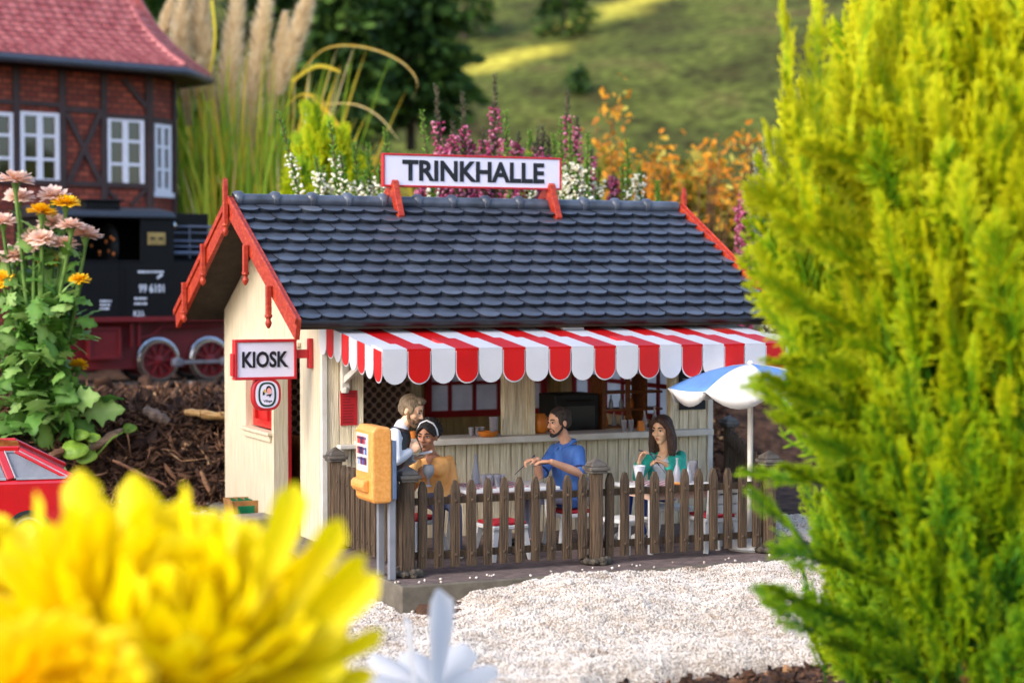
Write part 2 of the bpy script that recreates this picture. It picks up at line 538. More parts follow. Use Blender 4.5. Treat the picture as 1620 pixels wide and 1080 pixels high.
# ------------------------------------------------------------------ white gravel in front
def gravel_z(x, y):
    rise = 0.6*float(smoothstep(0.0, 0.75, x))+0.4*float(smoothstep(.6, 1.6, x))
    edge = -0.29+0.285*rise                    # level against the slab front
    t = float(smoothstep(-3.5, -7.2, y))
    z = edge*(1-t)+(-0.34)*t
    if x < SLAB_X0: z = -0.30
    z += 0.06*vnoise(x, y, 1.1, 11)+0.05*vnoise(x*.6, y, 2.6, 12)+0.03*vnoise(x, y, 6.0, 13)+.014*vnoise(x, y, 14, 14)
    return z
def gravel_edge(x):
    return -8.6+1.50*float(smoothstep(-.9, .7, x))+0.35*vnoise(x, 0, 0.7, 21)+0.18*vnoise(x, 0, 2.2, 22)
rs = np.random.default_rng(5)
gxs = np.linspace(-4.5, 8, 320); gys = np.linspace(-9.0, 2.5, 290)
def gfn(x, y):
    inside = SLAB_X0+.03 < x < SLAB_X1-.03 and y > SLAB_Y0+.03
    z = gravel_z(x, y)
    k = float(smoothstep(gravel_edge(x)-.5, gravel_edge(x)+.35, y))
    k *= float(smoothstep(-4.1, -3.0, x+.5*vnoise(x, y, .8, 41)))*float(smoothstep(7.6, 6.6, x+.5*vnoise(x, y, .8, 42)))*float(smoothstep(1.6, .4, y+.5*vnoise(x, y, .9, 43)) if x < SLAB_X0 else 1)
    z = (z)*k+(soil_z(x, y)-.12)*(1-k)
    if inside: z = -.5
    if x < SLAB_X0: z -= 0.25*float(smoothstep(-0.6, 0.6, y))
    return z
gr = grid_mesh('gravel', gxs, gys, gfn, M('gravel_base', srgb(158, 144, 130), rough=.95, var=.2, scale=14, bump=.8, bscale=70, detail=8))
tag(gr, kind='structure')
ico = MB(); bmi = bmesh.new(); bmesh.ops.create_icosphere(bmi, subdivisions=1, radius=1.0)
IV = np.array([v.co[:] for v in bmi.verts]); IF = np.array([[v.index for v in f.verts] for f in bmi.faces]); bmi.free()
def scatter(name, pts, sizes, mats, tone, squash=0.8, rng=None, jit=0.28):
    n = len(pts); k = len(IV)
    ang = rng.uniform(0, 2*PI, (n, 3))
    V = IV[None]*(1+rng.normal(0, jit*0.5, (n, k, 1)))*np.stack([np.ones(n), rng.uniform(.7, 1.1, n), rng.uniform(.6, 1, n)*squash/.8], -1)[:, None, :]
    ca, sa = np.cos(ang[:, 0]), np.sin(ang[:, 0]); cb, sb = np.cos(ang[:, 1]), np.sin(ang[:, 1])
    x, y, z = V[..., 0], V[..., 1], V[..., 2]
    y, z = y*cb[:, None]-z*sb[:, None], y*sb[:, None]+z*cb[:, None]
    x, y = x*ca[:, None]-y*sa[:, None], x*sa[:, None]+y*ca[:, None]
    V = np.stack([x, y, z], -1)*np.asarray(sizes)[:, None, None]+np.asarray(pts)[:, None, :]
    F = (IF[None]+(np.arange(n)*k)[:, None, None]).reshape(-1, 3)
    return np_mesh(name, V.reshape(-1, 3), F, mats, tone=np.repeat(tone, k))
gp, gs = [], []
while len(gp) < 175000:
    x, y = rs.uniform(-3.3, 7.0), rs.uniform(-8.4, 0.3)
    if SLAB_X0-.02 < x < SLAB_X1 and y > SLAB_Y0-.02:
        if rs.random() > .006 or y > SLAB_Y0+.35: continue
        gp.append((x, y, 0.012)); gs.append(rs.uniform(.012, .022)); continue
    if x < SLAB_X0-1.6 and rs.random() < .35: continue
    e = gravel_edge(x)
    if y < e and rs.random() > math.exp(-(e-y)*4.5)*.5: continue
    z = gfn(x, y)
    sz = rs.uniform(.006, .0120)
    if rs.random() < .02: sz *= rs.uniform(1.4, 2.2)
    gp.append((x, y, z+sz*.35)); gs.append(sz)
gm = attr_mat('gravel_grain', [(0, srgb(126, 102, 84)), (.14, srgb(176, 157, 141)), (.4, srgb(198, 187, 176)), (1, srgb(214, 206, 199))], rough=.9, nvar=.15, transl=0)
tag(scatter('gravel_grains', gp, gs, gm, np.array([np.clip(.62+.5*vnoise(p_[0], p_[1], 2.1, 31)+.3*vnoise(p_[0], p_[1], 6, 32)+rs.normal(0, .2), 0, 1) for p_ in gp]), rng=rs), kind='stuff', label='white and pinkish gravel grains strewn before the patio slab')
# grey gravel beside the kiosk
gp2, gs2 = [], []
for _ in range(2600):
    x, y = rs.uniform(-2.2, -.25), rs.uniform(1.5, 5.2)
    gp2.append((x, y, gfn(x, y) if y < 2.4 else soil_z(x, y)+.01)); gs2.append(rs.uniform(.02, .05))
gm2 = attr_mat('grey_grain', [(0, srgb(96, 92, 96)), (.5, srgb(150, 146, 152)), (1, srgb(204, 200, 204))], rough=.9, nvar=.15, transl=0)
tag(scatter('grey_gravel', gp2, gs2, gm2, rs.random(len(gp2)), rng=rs), kind='stuff', label='grey gravel beside the kiosk gable wall')

# ------------------------------------------------------------------ bark mulch
def chip_field(name, pts, L, W, T, mats, tone, rng, lie=0.5):
    """angular bark flakes: boxes with jittered corners"""
    n = len(pts)
    B = np.array([(-1,-1,-1),(1,-1,-1),(1,1,-1),(-1,1,-1),(-1,-1,1),(1,-1,1),(1,1,1),(-1,1,1),(0,-1.1,-.9),(0,1.1,-.9),(0,1.15,1.2),(0,-1.15,1.2)], float)
    FQ = np.array([(0,8,11,4),(8,1,5,11),(1,2,6,5),(2,9,10,6),(9,3,7,10),(3,0,4,7),(4,11,10,7),(11,5,6,10),(0,3,9,8),(8,9,2,1)])
    V = B[None]*(1+rng.uniform(-.38, .38, (n, 12, 3)))*np.stack([L, W, T], -1)[:, None, :]*.5
    bend = rng.normal(0, .35, n)
    V[..., 2] += (V[..., 0]**2/np.maximum(L, 1e-3)[:, None])*bend[:, None]*2
    az = rng.uniform(0, 2*PI, n); pt = rng.normal(0, lie, n); rl = rng.normal(0, lie, n)
    x, y, z = V[..., 0], V[..., 1], V[..., 2]
    y, z = y*np.cos(rl)[:, None]-z*np.sin(rl)[:, None], y*np.sin(rl)[:, None]+z*np.cos(rl)[:, None]
    x, z = x*np.cos(pt)[:, None]-z*np.sin(pt)[:, None], x*np.sin(pt)[:, None]+z*np.cos(pt)[:, None]
    x, y = x*np.cos(az)[:, None]-y*np.sin(az)[:, None], x*np.sin(az)[:, None]+y*np.cos(az)[:, None]
    V = np.stack([x, y, z], -1)+np.asarray(pts)[:, None, :]
    F = (FQ[None]+(np.arange(n)*12)[:, None, None]).reshape(-1, 4)
    return np_mesh(name, V.reshape(-1, 3), F, mats, tone=np.repeat(tone, 12))
bark_m = attr_mat('bark_chip', [(0, srgb(40, 28, 23)), (.4, srgb(78, 54, 41)), (.7, srgb(118, 84, 62)), (.9, srgb(156, 116, 86)), (1, srgb(200, 164, 120))], rough=.9, nvar=.35, nscale=11, transl=0, bump=.6, spec=.2)
pts, L = [], []
def near_slab(x, y): return SLAB_X0-.05 < x < SLAB_X1+.05 and y < SLAB_Y1+.1
while len(pts) < 11000:
    if rs.random() < .78: x, y = rs.uniform(-7, 9.5), rs.uniform(4.4, 8.6)
    else: x, y = rs.uniform(-8, 11), rs.uniform(8.6, 13)
    if near_slab(x, y) or (-2.3 < x < .1 and y < 4.95+.3*vnoise(x, y, 1.5, 4)): continue
    l_ = rs.lognormal(-2.15, .6)
    pts.append((x, y, soil_z(x, y)+rs.uniform(-.01, .07))); L.append(min(.75, l_))
for _ in range(900):      # soil at the front edge of the gravel
    x = rs.uniform(-2, 7); y = gravel_edge(x)-abs(rs.normal(0, .5))-.05
    pts.append((x, y, soil_z(x, y)+.0)); L.append(rs.uniform(.04, .16))
L = np.array(L); Wd = L*rs.uniform(.2, .6, len(L)); Tk = np.minimum(.05, L*rs.uniform(.06, .2, len(L)))
tag(chip_field('bark_mulch', pts, L, Wd, Tk, bark_m, np.clip(rs.beta(1.7, 3.2, len(L))*1.15, 0, 1), rs), kind='stuff', label='dark brown bark mulch on the bank behind the kiosk')
pts, L = [], []
while len(pts) < 9000:      # fibres and twigs
    x, y = rs.uniform(-7, 9.5), rs.uniform(4.5, 9)
    if near_slab(x, y): continue
    pts.append((x, y, soil_z(x, y)+rs.uniform(.0, .11))); L.append(rs.uniform(.12, .6))
L = np.array(L)
tag(chip_field('bark_fibres', pts, L, np.full(len(L), .018), np.full(len(L), .014), bark_m, np.clip(rs.beta(2, 2.5, len(L)), 0, 1), rs, lie=.35), kind='stuff', label='brown bark fibres and twigs in the mulch')
cp, cs = [], []
while len(cp) < 9000:
    x, y = rs.uniform(-7, 9.5), rs.uniform(4.4, 9.5)
    if near_slab(x, y) or (-2.3 < x < .1 and y < 4.9): continue
    q = rs.lognormal(-3.2, .55); cp.append((x, y, soil_z(x, y)+rs.uniform(-.2, .5)*q)); cs.append(min(.16, q))
tag(scatter('soil_clods', cp, cs, attr_mat('clod', [(0, srgb(30, 20, 16)), (.6, srgb(62, 42, 32)), (1, srgb(96, 68, 50))], rough=.95, nvar=.3, nscale=14, transl=0, bump=.8, spec=.15), rs.random(len(cp)), rng=rs, jit=.5), kind='stuff', label='dark crumbs of soil in the mulch bank')
def piece(name, label, cat, p0, p1, w, t, col, col2):
    p0, p1 = Vector(p0), Vector(p1); d = p1-p0; n = 9
    mb = MB(); pts_ = [p0+d*(i/(n-1))+Vector((0, 0, .05*math.sin(i*1.1)*d.length*.25)) for i in range(n)]
    rr = [w*(.35+.65*math.sin(PI*(.12+.8*i/(n-1))))*(1+.18*math.sin(i*2.3)) for i in range(n)]
    mb.tube(pts_, rr, 9, flat=t/w)
    o = mb.build(name, M(name+str(round(w*100))+'_wood', col, col2=col2, rough=.85, scale=5, stretch=(1, 4, 4), bump=.8, bscale=20), smooth=50)
    return tag(o, label, cat)
piece('bark_piece', 'large grey brown piece of bark leaning on the mulch by the green weed leaves', 'bark', at(128, 718, Y=5.35), at(192, 680, Y=5.9), .11, .06, srgb(92, 70, 52), srgb(142, 112, 84))
piece('wood_chip', 'pale tan wood chip lying high on the mulch beside the gable wall', 'wood chip', at(292, 652, Y=6.35), at(372, 660, Y=6.1), .14, .07, srgb(176, 128, 72), srgb(206, 168, 110))
piece('bark_piece', 'long thin brown bark strip lying low on the mulch between car and kiosk', 'bark', at(178, 728, Y=5.2), at(262, 768, Y=4.95), .05, .03, srgb(96, 62, 44), srgb(134, 92, 64))
piece('wood_chip', 'small upright brown wood splinter on the mulch near the kiosk corner', 'wood chip', at(318, 745, Y=5.2), at(334, 782, Y=5.0), .05, .03, srgb(112, 76, 52), srgb(150, 108, 76))
piece('bark_piece', 'brown bark piece just right of the red car roof', 'bark', at(78, 722, Y=5.2), at(110, 706, Y=5.5), .08, .05, srgb(88, 56, 38), srgb(132, 92, 60))
piece('bark_piece', 'rounded grey stone like bark lump high on the mulch below the rails', 'bark', at(228, 648, Y=6.5), at(268, 668, Y=6.3), .13, .1, srgb(88, 72, 62), srgb(130, 108, 94))
# weed seedling
w_ = thing('weed_seedling', 'small bright green weed with rounded leaves sprouting from the mulch', 'weed', at(150, 712, Y=5.5))
leaf_m = M('weed_leaf', srgb(112, 150, 40), col2=srgb(150, 184, 66), rough=.5, scale=12, transl=.35)
def leaf_blob(mb, c, R, U, rx, ry, cup=.15, lobes=3):
    c = Vector(c); N = R.cross(U); vs = [c]; n = 22
    for k in range(n):
        t = 2*PI*k/n; r = 1+.10*math.cos(lobes*t)
        a, b = math.cos(t)*rx*r, math.sin(t)*ry*r
        vs.append(c+R*a+U*b-N*(-(a*a+b*b)/max(rx, ry)*cup))
    mb.add(vs, [(0, 1+k, 1+(k+1) % n) for k in range(n)])
b0 = w_.location
for px, py, r in ((118, 712, .2), (128, 688, .12), (148, 692, .1), (136, 722, .16), (205, 678, .11)):
    mb = MB(); p = at(px, py, Y=5.3 if px < 200 else 5.95); leaf_blob(mb, p, Vector(RGT), (Vector((0, 0, .8))+Vector((.2, .5, 0))).normalized(), r, r*.78)
    o = mb.build('leaf', leaf_m, w_, smooth=60, off=b0); so = o.modifiers.new('t', 'SOLIDIFY'); so.thickness = .008
mb = MB()
for px, py in ((118, 712), (128, 688), (148, 692), (205, 678)):
    mb.tube([b0+Vector((0, 0, -.1)), (b0+at(px, py, Y=5.4))/2+Vector((0, 0, .02)), at(px, py, Y=5.4 if px < 200 else 5.95)], [.016, .013, .008], 6)
mb.build('stem', leaf_m, w_, smooth=60, off=b0)
# ------------------------------------------------------------------ kiosk
W, DP = 5.62, 4.55
RY, RZ, EY, EZ, RO = 1.985, 4.33, -0.96, 2.80, 0.594     # ridge, front eave, gable overhang
EYB = 2*RY-EY
SLOPE = (RZ-EZ)/(RY-EY)
cream = M('cream_wood', srgb(186, 170, 142), col2=srgb(206, 194, 170), rough=.6, scale=3.5, stretch=(9, 9, .5), bump=.45, bscale=9, bstretch=(8, 8, .35))
siding = M('siding_wood', srgb(196, 180, 148), col2=srgb(240, 228, 200), rough=.65, scale=5, stretch=(8, 8, .5), bump=.9, bscale=10, bstretch=(8, 8, .4), detail=7)
trimw = M('pale_trim', srgb(196, 190, 180), col2=srgb(214, 209, 201), rough=.5, scale=4, bump=.2, bscale=30)
orange = M('orange_red_wood', srgb(150, 34, 8), col2=srgb(184, 70, 36), lo=.42, hi=.74, rough=.5, scale=5, stretch=(2, 2, 5), detail=8, bump=.5, bscale=8, bstretch=(3, 3, 12))
red = M('red_plastic', srgb(172, 22, 20), rough=.4, var=.12, scale=4)
dred = M('dark_red_frame', srgb(150, 18, 24), rough=.4, var=.15, scale=4)
tile_m = M('blue_black_tile', srgb(54, 58, 68), col2=srgb(84, 90, 104), rough=.30, scale=3.2, bump=.25, bscale=40, detail=7, spec=.6)
tile_a = attr_mat('slate_tile', [(0, srgb(42, 46, 54)), (.45, srgb(64, 69, 80)), (.8, srgb(84, 90, 102)), (1, srgb(112, 112, 112))], rough=.32, nvar=.5, nscale=9, transl=0, spec=.5, bump=.12)
dark = M('dark_underside', srgb(52, 44, 34), rough=.9, var=.25, scale=6, bump=.3, bscale=30)
black = M('black_matt', srgb(14, 14, 16), rough=.6, var=.2)
lilac = M('sign_white', srgb(214, 210, 228), rough=.45, var=.02, scale=3)
letter = M('black_letter', srgb(14, 14, 22), rough=.5, var=.1)
wallp = None
K = thing('kiosk', 'cream wooden kiosk with dark blue tiled gable roof and orange bargeboards', 'kiosk')

def poly_wall(mb, yz, x0, x1): mb.prism(yz, 'x', x0, x1)
rz = lambda y: RZ+(-(abs(y-RY)))*SLOPE-.12
# gable wall left: opening strips (Y bands)
T = .2
DY0, DY1, DZ = .83, 2.03, 2.36       # door
WY0, WY1, WZ0, WZ1 = 2.13, 3.41, 1.20, 2.36
mb = MB()
mb.prism([(0.0, 0), (DY0, 0), (DY0, rz(DY0)), (0.0, rz(0))], 'x', 0, T)
mb.prism([(DY0, DZ), (DY1, DZ), (DY1, rz(DY1)), (RY, rz(RY)), (DY0, rz(DY0))], 'x', 0, T)
mb.prism([(DY1, 0), (WY0, 0), (WY0, rz(WY0)), (DY1, rz(DY1))], 'x', 0, T)
mb.prism([(WY0, 0), (WY1, 0), (WY1, WZ0), (WY0, WZ0)], 'x', 0, T)
mb.prism([(WY0, WZ1), (WY1, WZ1), (WY1, rz(WY1)), (WY0, rz(WY0))], 'x', 0, T)
mb.prism([(WY1, 0), (DP, 0), (DP, rz(DP)), (WY1, rz(WY1))], 'x', 0, T)
mb.build('gable_wall', cream, K)
mb = MB()      # right gable with a window opening
RWY0, RWY1, RWZ0, RWZ1 = .55, 3.9, 1.32, 2.3
mb.prism([(.0, 0), (RWY0, 0), (RWY0, rz(RWY0)), (0, rz(0))], 'x', W-T, W)
mb.prism([(RWY0, 0), (RWY1, 0), (RWY1, RWZ0), (RWY0, RWZ0)], 'x', W-T, W)
mb.prism([(RWY0, RWZ1), (RWY1, RWZ1), (RWY1, rz(RWY1)), (RY, rz(RY)), (RWY0, rz(RWY0))], 'x', W-T, W)
mb.prism([(RWY1, 0), (DP, 0), (DP, rz(DP)), (RWY1, rz(RWY1))], 'x', W-T, W)
mb.build('gable_wall', cream, K)
# rear wall with window
BX0, BX1, BZ0, BZ1 = 3.1, 5.15, 1.2, 2.25
mb = MB(); y0, y1 = DP-.14, DP-.002
mb.box(T, BX0, y0, y1, 0, 2.7); mb.box(BX1, W-T, y0, y1, 0, 2.7); mb.box(BX0, BX1, y0, y1, 0, BZ0); mb.box(BX0, BX1, y0, y1, BZ1, 2.7)
mb.build('rear_wall', M('inner_wood', srgb(168, 144, 100), rough=.7, var=.25, scale=4, stretch=(6, 6, .5)), K)
mb = MB(); mb.box(T, W-T, 0.05, DP-.15, .002, .02); mb.build('floor', dark, K)
mb = MB(); mb.box(T+.002, W-T-.002, 0.12, DP-.16, 2.62, 2.66); mb.build('ceiling', cream, K)
# wallpaper behind the left hatch
def wallpaper():
    m = bpy.data.materials.new('dotted_wallpaper'); m.use_nodes = True
    n, l = m.node_tree.nodes, m.node_tree.links; b = n['Principled BSDF']
    tc = n.new('ShaderNodeTexCoord'); mp = n.new('ShaderNodeMapping'); mp.inputs['Rotation'].default_value = (0, PI/4, 0); mp.inputs['Scale'].default_value = (9, 0, 9)
    ck = n.new('ShaderNodeTexChecker'); ck.inputs['Scale'].default_value = 1.0
    vo = n.new('ShaderNodeTexVoronoi'); vo.inputs['Randomness'].default_value = 0.0; vo.inputs['Scale'].default_value = 1.0
    l.new(tc.outputs['Object'], mp.inputs[0]); l.new(mp.outputs[0], vo.inputs['Vector'])
    cr = n.new('ShaderNodeValToRGB'); cr.color_ramp.elements[0].position = .38; cr.color_ramp.elements[0].color = (*srgb(96, 72, 66), 1)
    cr.color_ramp.elements[1].position = .46; cr.color_ramp.elements[1].color = (*srgb(206, 176, 160), 1)
    l.new(vo.outputs['Distance'], cr.inputs[0]); l.new(cr.outputs[0], b.inputs['Base Color']); b.inputs['Roughness'].default_value = .8
    return m
wp = wallpaper()
mb = MB(); mb.box(.22, 2.86, DP-.155, DP-.143, 1.0, 2.6); mb.build('wallpaper_panel', wp, K)
mb = MB(); mb.box(2.87, 3.03, DP-.2, DP-.143, .9, 2.6); mb.build('inner_post', siding, K)

glass = M('window_film', srgb(226, 222, 222), rough=.35, var=.06, transl=.85)
def window_frame(x0, x1, z0, z1, y, nx, nz, fw, mw, mat_, axis='y', parent=K, pane_mat=glass):
    """frame in a plane; axis 'y': spans x, at y; axis 'x': spans y, at x"""
    mb = MB()
    def bar(a0, a1, b0, b1, d):
        if axis == 'y': mb.box(a0, a1, y-d, y+d, b0, b1)
        else: mb.box(y-d, y+d, a0, a1, b0, b1)
    bar(x0, x1, z0, z0+fw, .045); bar(x0, x1, z1-fw, z1, .045); bar(x0, x0+fw, z0+fw, z1-fw, .045); bar(x1-fw, x1, z0+fw, z1-fw, .045)
    for i in range(1, nx):
        c = x0+(x1-x0)*i/nx; bar(c-mw/2, c+mw/2, z0+fw, z1-fw, .03)
    for i in range(1, nz):
        c = z0+(z1-z0)*i/nz
        for j in range(nx):
            a0 = x0+fw if j == 0 else x0+(x1-x0)*j/nx+mw/2; a1 = x1-fw if j == nx-1 else x0+(x1-x0)*(j+1)/nx-mw/2
            bar(a0, a1, c-mw/2, c+mw/2, .028)
    f = mb.build('window', mat_, parent)
    mb = MB()
    if axis == 'y': mb.box(x0+fw/2, x1-fw/2, y+.002, y+.012, z0+fw/2, z1-fw/2)
    else: mb.box(y+.002, y+.012, x0+fw/2, x1-fw/2, z0+fw/2, z1-fw/2)
    mb.build('pane', pane_mat, f)
    return f
window_frame(BX0, BX1, BZ0, BZ1, DP-.16, 5, 2, .1, .05, dred)
window_frame(RWY0, RWY1, RWZ0, RWZ1, W-T-.01, 6, 2, .08, .06, dred, axis='x')
# recessed side window: red leaves and sill
f = window_frame(WY0+.002, WY1-.002, WZ0+.06, WZ1, T-.05, 2, 1, .1, .06, red, axis='x', pane_mat=M('red_board', srgb(170, 16, 18), rough=.4))
mb = MB(); mb.box(-.07, T-.1, WY0-.05, WY1+.08, WZ0-.0, WZ0+.045); mb.box(-.035, -.002, WY0, WY1+.03, WZ0-.09, WZ0-.002)
mb.build('sill', cream, f, bevel=.008)
# door lining and the open red door
mb = MB(); mb.box(T+.002, T+.05, DY1-.0, DY1+.08, .02, DZ); mb.box(T+.002, T+.05, DY0-.08, DY0, .02, DZ); mb.box(T+.002, T+.05, DY0-.08, DY1+.08, DZ+.002, DZ+.08)
mb.build('door_frame', dred, K)
mb = MB(); mb.box(-.055, -.002, DY0-.06, WY1+.25, DZ+.09, DZ+.15); mb.build('lintel_board', cream, K, bevel=.01)
# front: corner boards, siding, posts, hatch
mb = MB(); mb.box(.002, .075, -.075, -.002, 0, 2.7); mb.build('corner_post', trimw, K, bevel=.006)
mb = MB(); mb.box(W-.08, W, -.075, -.002, 0, 2.62); mb.build('corner_post', trimw, K, bevel=.006)
H0, H1, PX0, PX1, CZ = .56, 4.96, 2.50, 2.95, 1.19
def boards(mb, x0, x1, z0, z1, y0, y1, w=.155, gap=.012):
    n = max(1, round((x1-x0)/w)); ww = (x1-x0)/n
    for i in range(n):
        mb.box(x0+i*ww+gap/2, x0+(i+1)*ww-gap/2, y0, y1, z0, z1)
mb = MB()
boards(mb, .078, H0, 0, 2.66, -.05, -.003)
boards(mb, H0, H1, 0, CZ, -.05, -.003)
boards(mb, H1, W-.083, 0, 2.60, -.05, -.003)
mb.box(.2, W-.2, .0, .05, .02, CZ-.03)
mb.box(.2, H0-.02, .0, .05, CZ, 2.6); mb.box(H1+.02, W-.2, .0, .05, CZ, 2.55)
mb.build('front_siding', siding, K, bevel=.004)
mb = MB()
mb.box(PX0, PX0+.17, -.045, .06, CZ+.1, 2.6); mb.box(PX0+.172, PX1-.1, -.03, .05, CZ+.1, 2.6); mb.box(PX1-.098, PX1, -.05, .06, CZ+.1, 2.6)
mb.build('hatch_post', siding, K, bevel=.006)
mb = MB(); mb.box(H0-.1, H0-.002, -.062, .06, CZ+.1, 2.6); mb.box(H1+.002, H1+.1, -.062, .06, CZ+.1, 2.55); mb.box(H0, H1, -.05, .05, 2.35, 2.62)
mb.build('hatch_frame', siding, K, bevel=.006)
mb = MB(); mb.box(H0-.12, W-.09, -.26, .3, CZ+.015, CZ+.1); mb.build('counter', trimw, K, bevel=.012)
mb = MB(); mb.box(.2, .5, -.2, -.064, 1.20, 1.25); mb.box(.22, .27, -.16, -.064, 1.1, 1.199); mb.box(.43, .48, -.16, -.064, 1.1, 1.199)
mb.build('wall_shelf', trimw, K, bevel=.006)

# roof deck, tiles, ridge
X0, X1 = -RO, W+RO
def slope_pt(x, v, w, front=True):
    """v measured down the slope from the ridge, w above the deck"""
    L = math.hypot(1, SLOPE); dy, dz = 1/L, SLOPE/L
    y = RY-v*dy if front else RY+v*dy
    z = RZ-v*dz
    n_y = -dz if front else dz
    return (x, y+n_y*w, z+dy*w)
LEN = math.hypot(RY-EY, RZ-EZ)
for front in (True, False):
    mb = MB()
    a = [slope_pt(X0+.03, 0, -.0, front), slope_pt(X1-.03, 0, 0, front), slope_pt(X1-.03, LEN-.03, 0, front), slope_pt(X0+.03, LEN-.03, 0, front)]
    b = [slope_pt(X0+.03, .05, -.10, front), slope_pt(X1-.03, .05, -.10, front), slope_pt(X1-.03, LEN-.03, -.10, front), slope_pt(X0+.03, LEN-.03, -.10, front)]
    mb.add(a+b, [(0,1,2,3),(7,6,5,4),(0,4,5,1),(1,5,6,2),(2,6,7,3),(3,7,4,0)])
    mb.build('roof_deck', dark, K)
    rows = 11; ex = (LEN-.03)/rows; tw = (X1-X0-.06)/23.0
    V, F, TT_ = [], [], []
    rt = random.Random(8)
    def tile(u0, wdt, v_end, clipL, clipR):
        n = 7; o = len(V); jz = rt.uniform(-.006, .006); tn_ = min(1, max(0, rt.gauss(.45, .10)))
        us = np.linspace(max(u0, clipL), min(u0+wdt, clipR), n)
        for j, (fv, w_) in enumerate(((-1.28, .006), (-.5, .050), (-.06, .078), (0, .074), (-.24, -.004))):
            for u in us:
                q = (u-(u0+wdt/2))/(wdt/2)
                sag = .078*(1-math.sqrt(max(0, 1-.9*q*q)))/.68
                v = v_end+fv*ex-(sag if fv > -.1 else 0)
                w2 = w_+jz+(.005*(1-q*q) if j < 4 else 0)
                V.append(slope_pt(u, max(v, .0), w2, front)); TT_.append(tn_)
        for j in range(4):
            for k in range(n-1):
                F.append((o+j*n+k, o+j*n+k+1, o+(j+1)*n+k+1, o+(j+1)*n+k))
    for r in range(rows):
        off = (tw/2 if r % 2 else 0.0)
        for k in range(-1, 24):
            u0 = X0+.03+k*tw+off
            if u0+tw < X0+.06 or u0 > X1-.06: continue
            tile(u0+.003, tw-.006, (r+1)*ex+.035, X0+.03, X1-.03)
    o = np_mesh('roof_tiles', V, F, tile_a, K, smooth=True, tone=TT_)
    o.data.set_sharp_from_angle(angle=math.radians(28))
mb = MB(); ridge_c = RZ+.06
mb.tube([(X0+.05, RY, ridge_c), (X1-.05, RY, ridge_c)], .082, 14)
k = X0+.1
while k < X1-.1:
    mb.tube([(k-.045, RY, ridge_c+.004), (k-.03, RY, ridge_c+.01), (k+.03, RY, ridge_c+.01), (k+.045, RY, ridge_c+.004)], [.09, .11, .11, .09], 14); k += .512
mb.build('ridge_caps', tile_m, K, smooth=45)
mb = MB(); mb.tube([(X0+.04, EY+.03, EZ+.01), (X1-.04, EY+.03, EZ+.01)], .05, 10); mb.build('gutter', M('gutter_dark', srgb(26, 27, 34), rough=.45), K, smooth=40)
# bargeboards on both gables, pendants, finial
for xg, s_ in ((X0, -1), (X1, 1)):
    for front in (True, False):
        mb = MB(); x = xg
        p = [slope_pt(0, -.06, .09, front), slope_pt(0, LEN+.06, .09, front), slope_pt(0, LEN+.10, -.17, front), slope_pt(0, .02, -.17, front)]
        poly = [(q[1], q[2]) for q in p]
        mb.prism(poly, 'x', x-.03, x+.03)
        # raised upper moulding
        p2 = [slope_pt(0, -.08, .115, front), slope_pt(0, LEN+.075, .115, front), slope_pt(0, LEN+.075, .03, front), slope_pt(0, -.03, .03, front)]
        mb.prism([(q[1], q[2]) for q in p2], 'x', (x-.055 if s_ < 0 else x+.031), (x-.031 if s_ < 0 else x+.055))
        mb.build('bargeboard', orange, K, bevel=.006)
    for y, zt_, zb_ in ((1.02, 3.77, 3.25), (-.02, 3.25, 2.72), (3.19, 3.82, 3.24), (4.28, 3.28, 2.70), (RY, 4.56, 3.90)):
        mb = MB(); xx = xg+s_*.075
        w_ = .042
        mb.box(xx-.03, xx+.03, y-w_, y+w_, zb_+.17, zt_)
        mb.lathe([(.012, zb_+.0), (.035, zb_+.035), (.045, zb_+.07), (.03, zb_+.10), (.03, zb_+.125), (.05, zb_+.14), (.05, zb_+.172)], 10, (xx, y, 0))
        if zt_ > 4.4:
            mb.prism([(y-w_, zt_), (y+w_, zt_), (y, zt_+.12)], 'x', xx-.03, xx+.03)
        mb.build('pendant', orange, K, bevel=.005)

# awning
aw_w = M('awning_white', srgb(216, 215, 220), rough=.4, var=.05, scale=2, transl=.3)
aw_r = M('awning_red', srgb(204, 18, 20), rough=.35, var=.10, scale=2, transl=.25)
AX0, AX1, AY, NS = 0.0, 5.68, -2.32, 19
az = lambda y: 2.5+.122*(y+2.32)
sw = (AX1-AX0)/NS
mb = MB()
for i in range(NS):
    mb.m = i % 2
    x0, x1 = AX0+i*sw, AX0+(i+1)*sw
    n = 6
    for k in range(n):
        ya, yb = -.06+(AY+.06)*k/n, -.06+(AY+.06)*(k+1)/n
        mb.add([(x0, ya, az(ya)), (x1, ya, az(ya)), (x1, yb, az(yb)), (x0, yb, az(yb))], [(0, 1, 2, 3)])
awn = mb.build('awning', [aw_w, aw_r], K); so = awn.modifiers.new('t', 'SOLIDIFY'); so.thickness = .03; so.offset = -1
mb = MB(); rim = MB(); VH = .375
def scallop(P0, P1, z0, z1, m, out):
    """one lobe between two top points"""
    P0, P1 = Vector(P0), Vector(P1); wd = (P1-P0).length; r = wd/2*.97; n = 12; mb.m = m
    out = Vector(out)
    hz = VH-r
    def lobe(rr, drop, o):
        pts_ = []
        for k in range(n+1):
            t = PI*k/n
            u = .5-.5*math.cos(t)*rr/(wd/2); v = hz+math.sin(t)*rr*1.02+drop
            base = P0.lerp(P1, u); pts_.append(Vector((base.x, base.y, base.z-v))+out*o)
        a = P0.lerp(P1, .5-.5*rr/(wd/2)); b = P0.lerp(P1, .5+.5*rr/(wd/2))
        return [Vector(b)+out*o, Vector(a)+out*o]+pts_
    p = lobe(r-.012 if m else r, 0, .006); mb.add(p, [tuple(range(len(p)))])
    mb.m = 0
    if m:
        p = lobe(r, .004, 0); mb.add(p, [tuple(range(len(p)))])
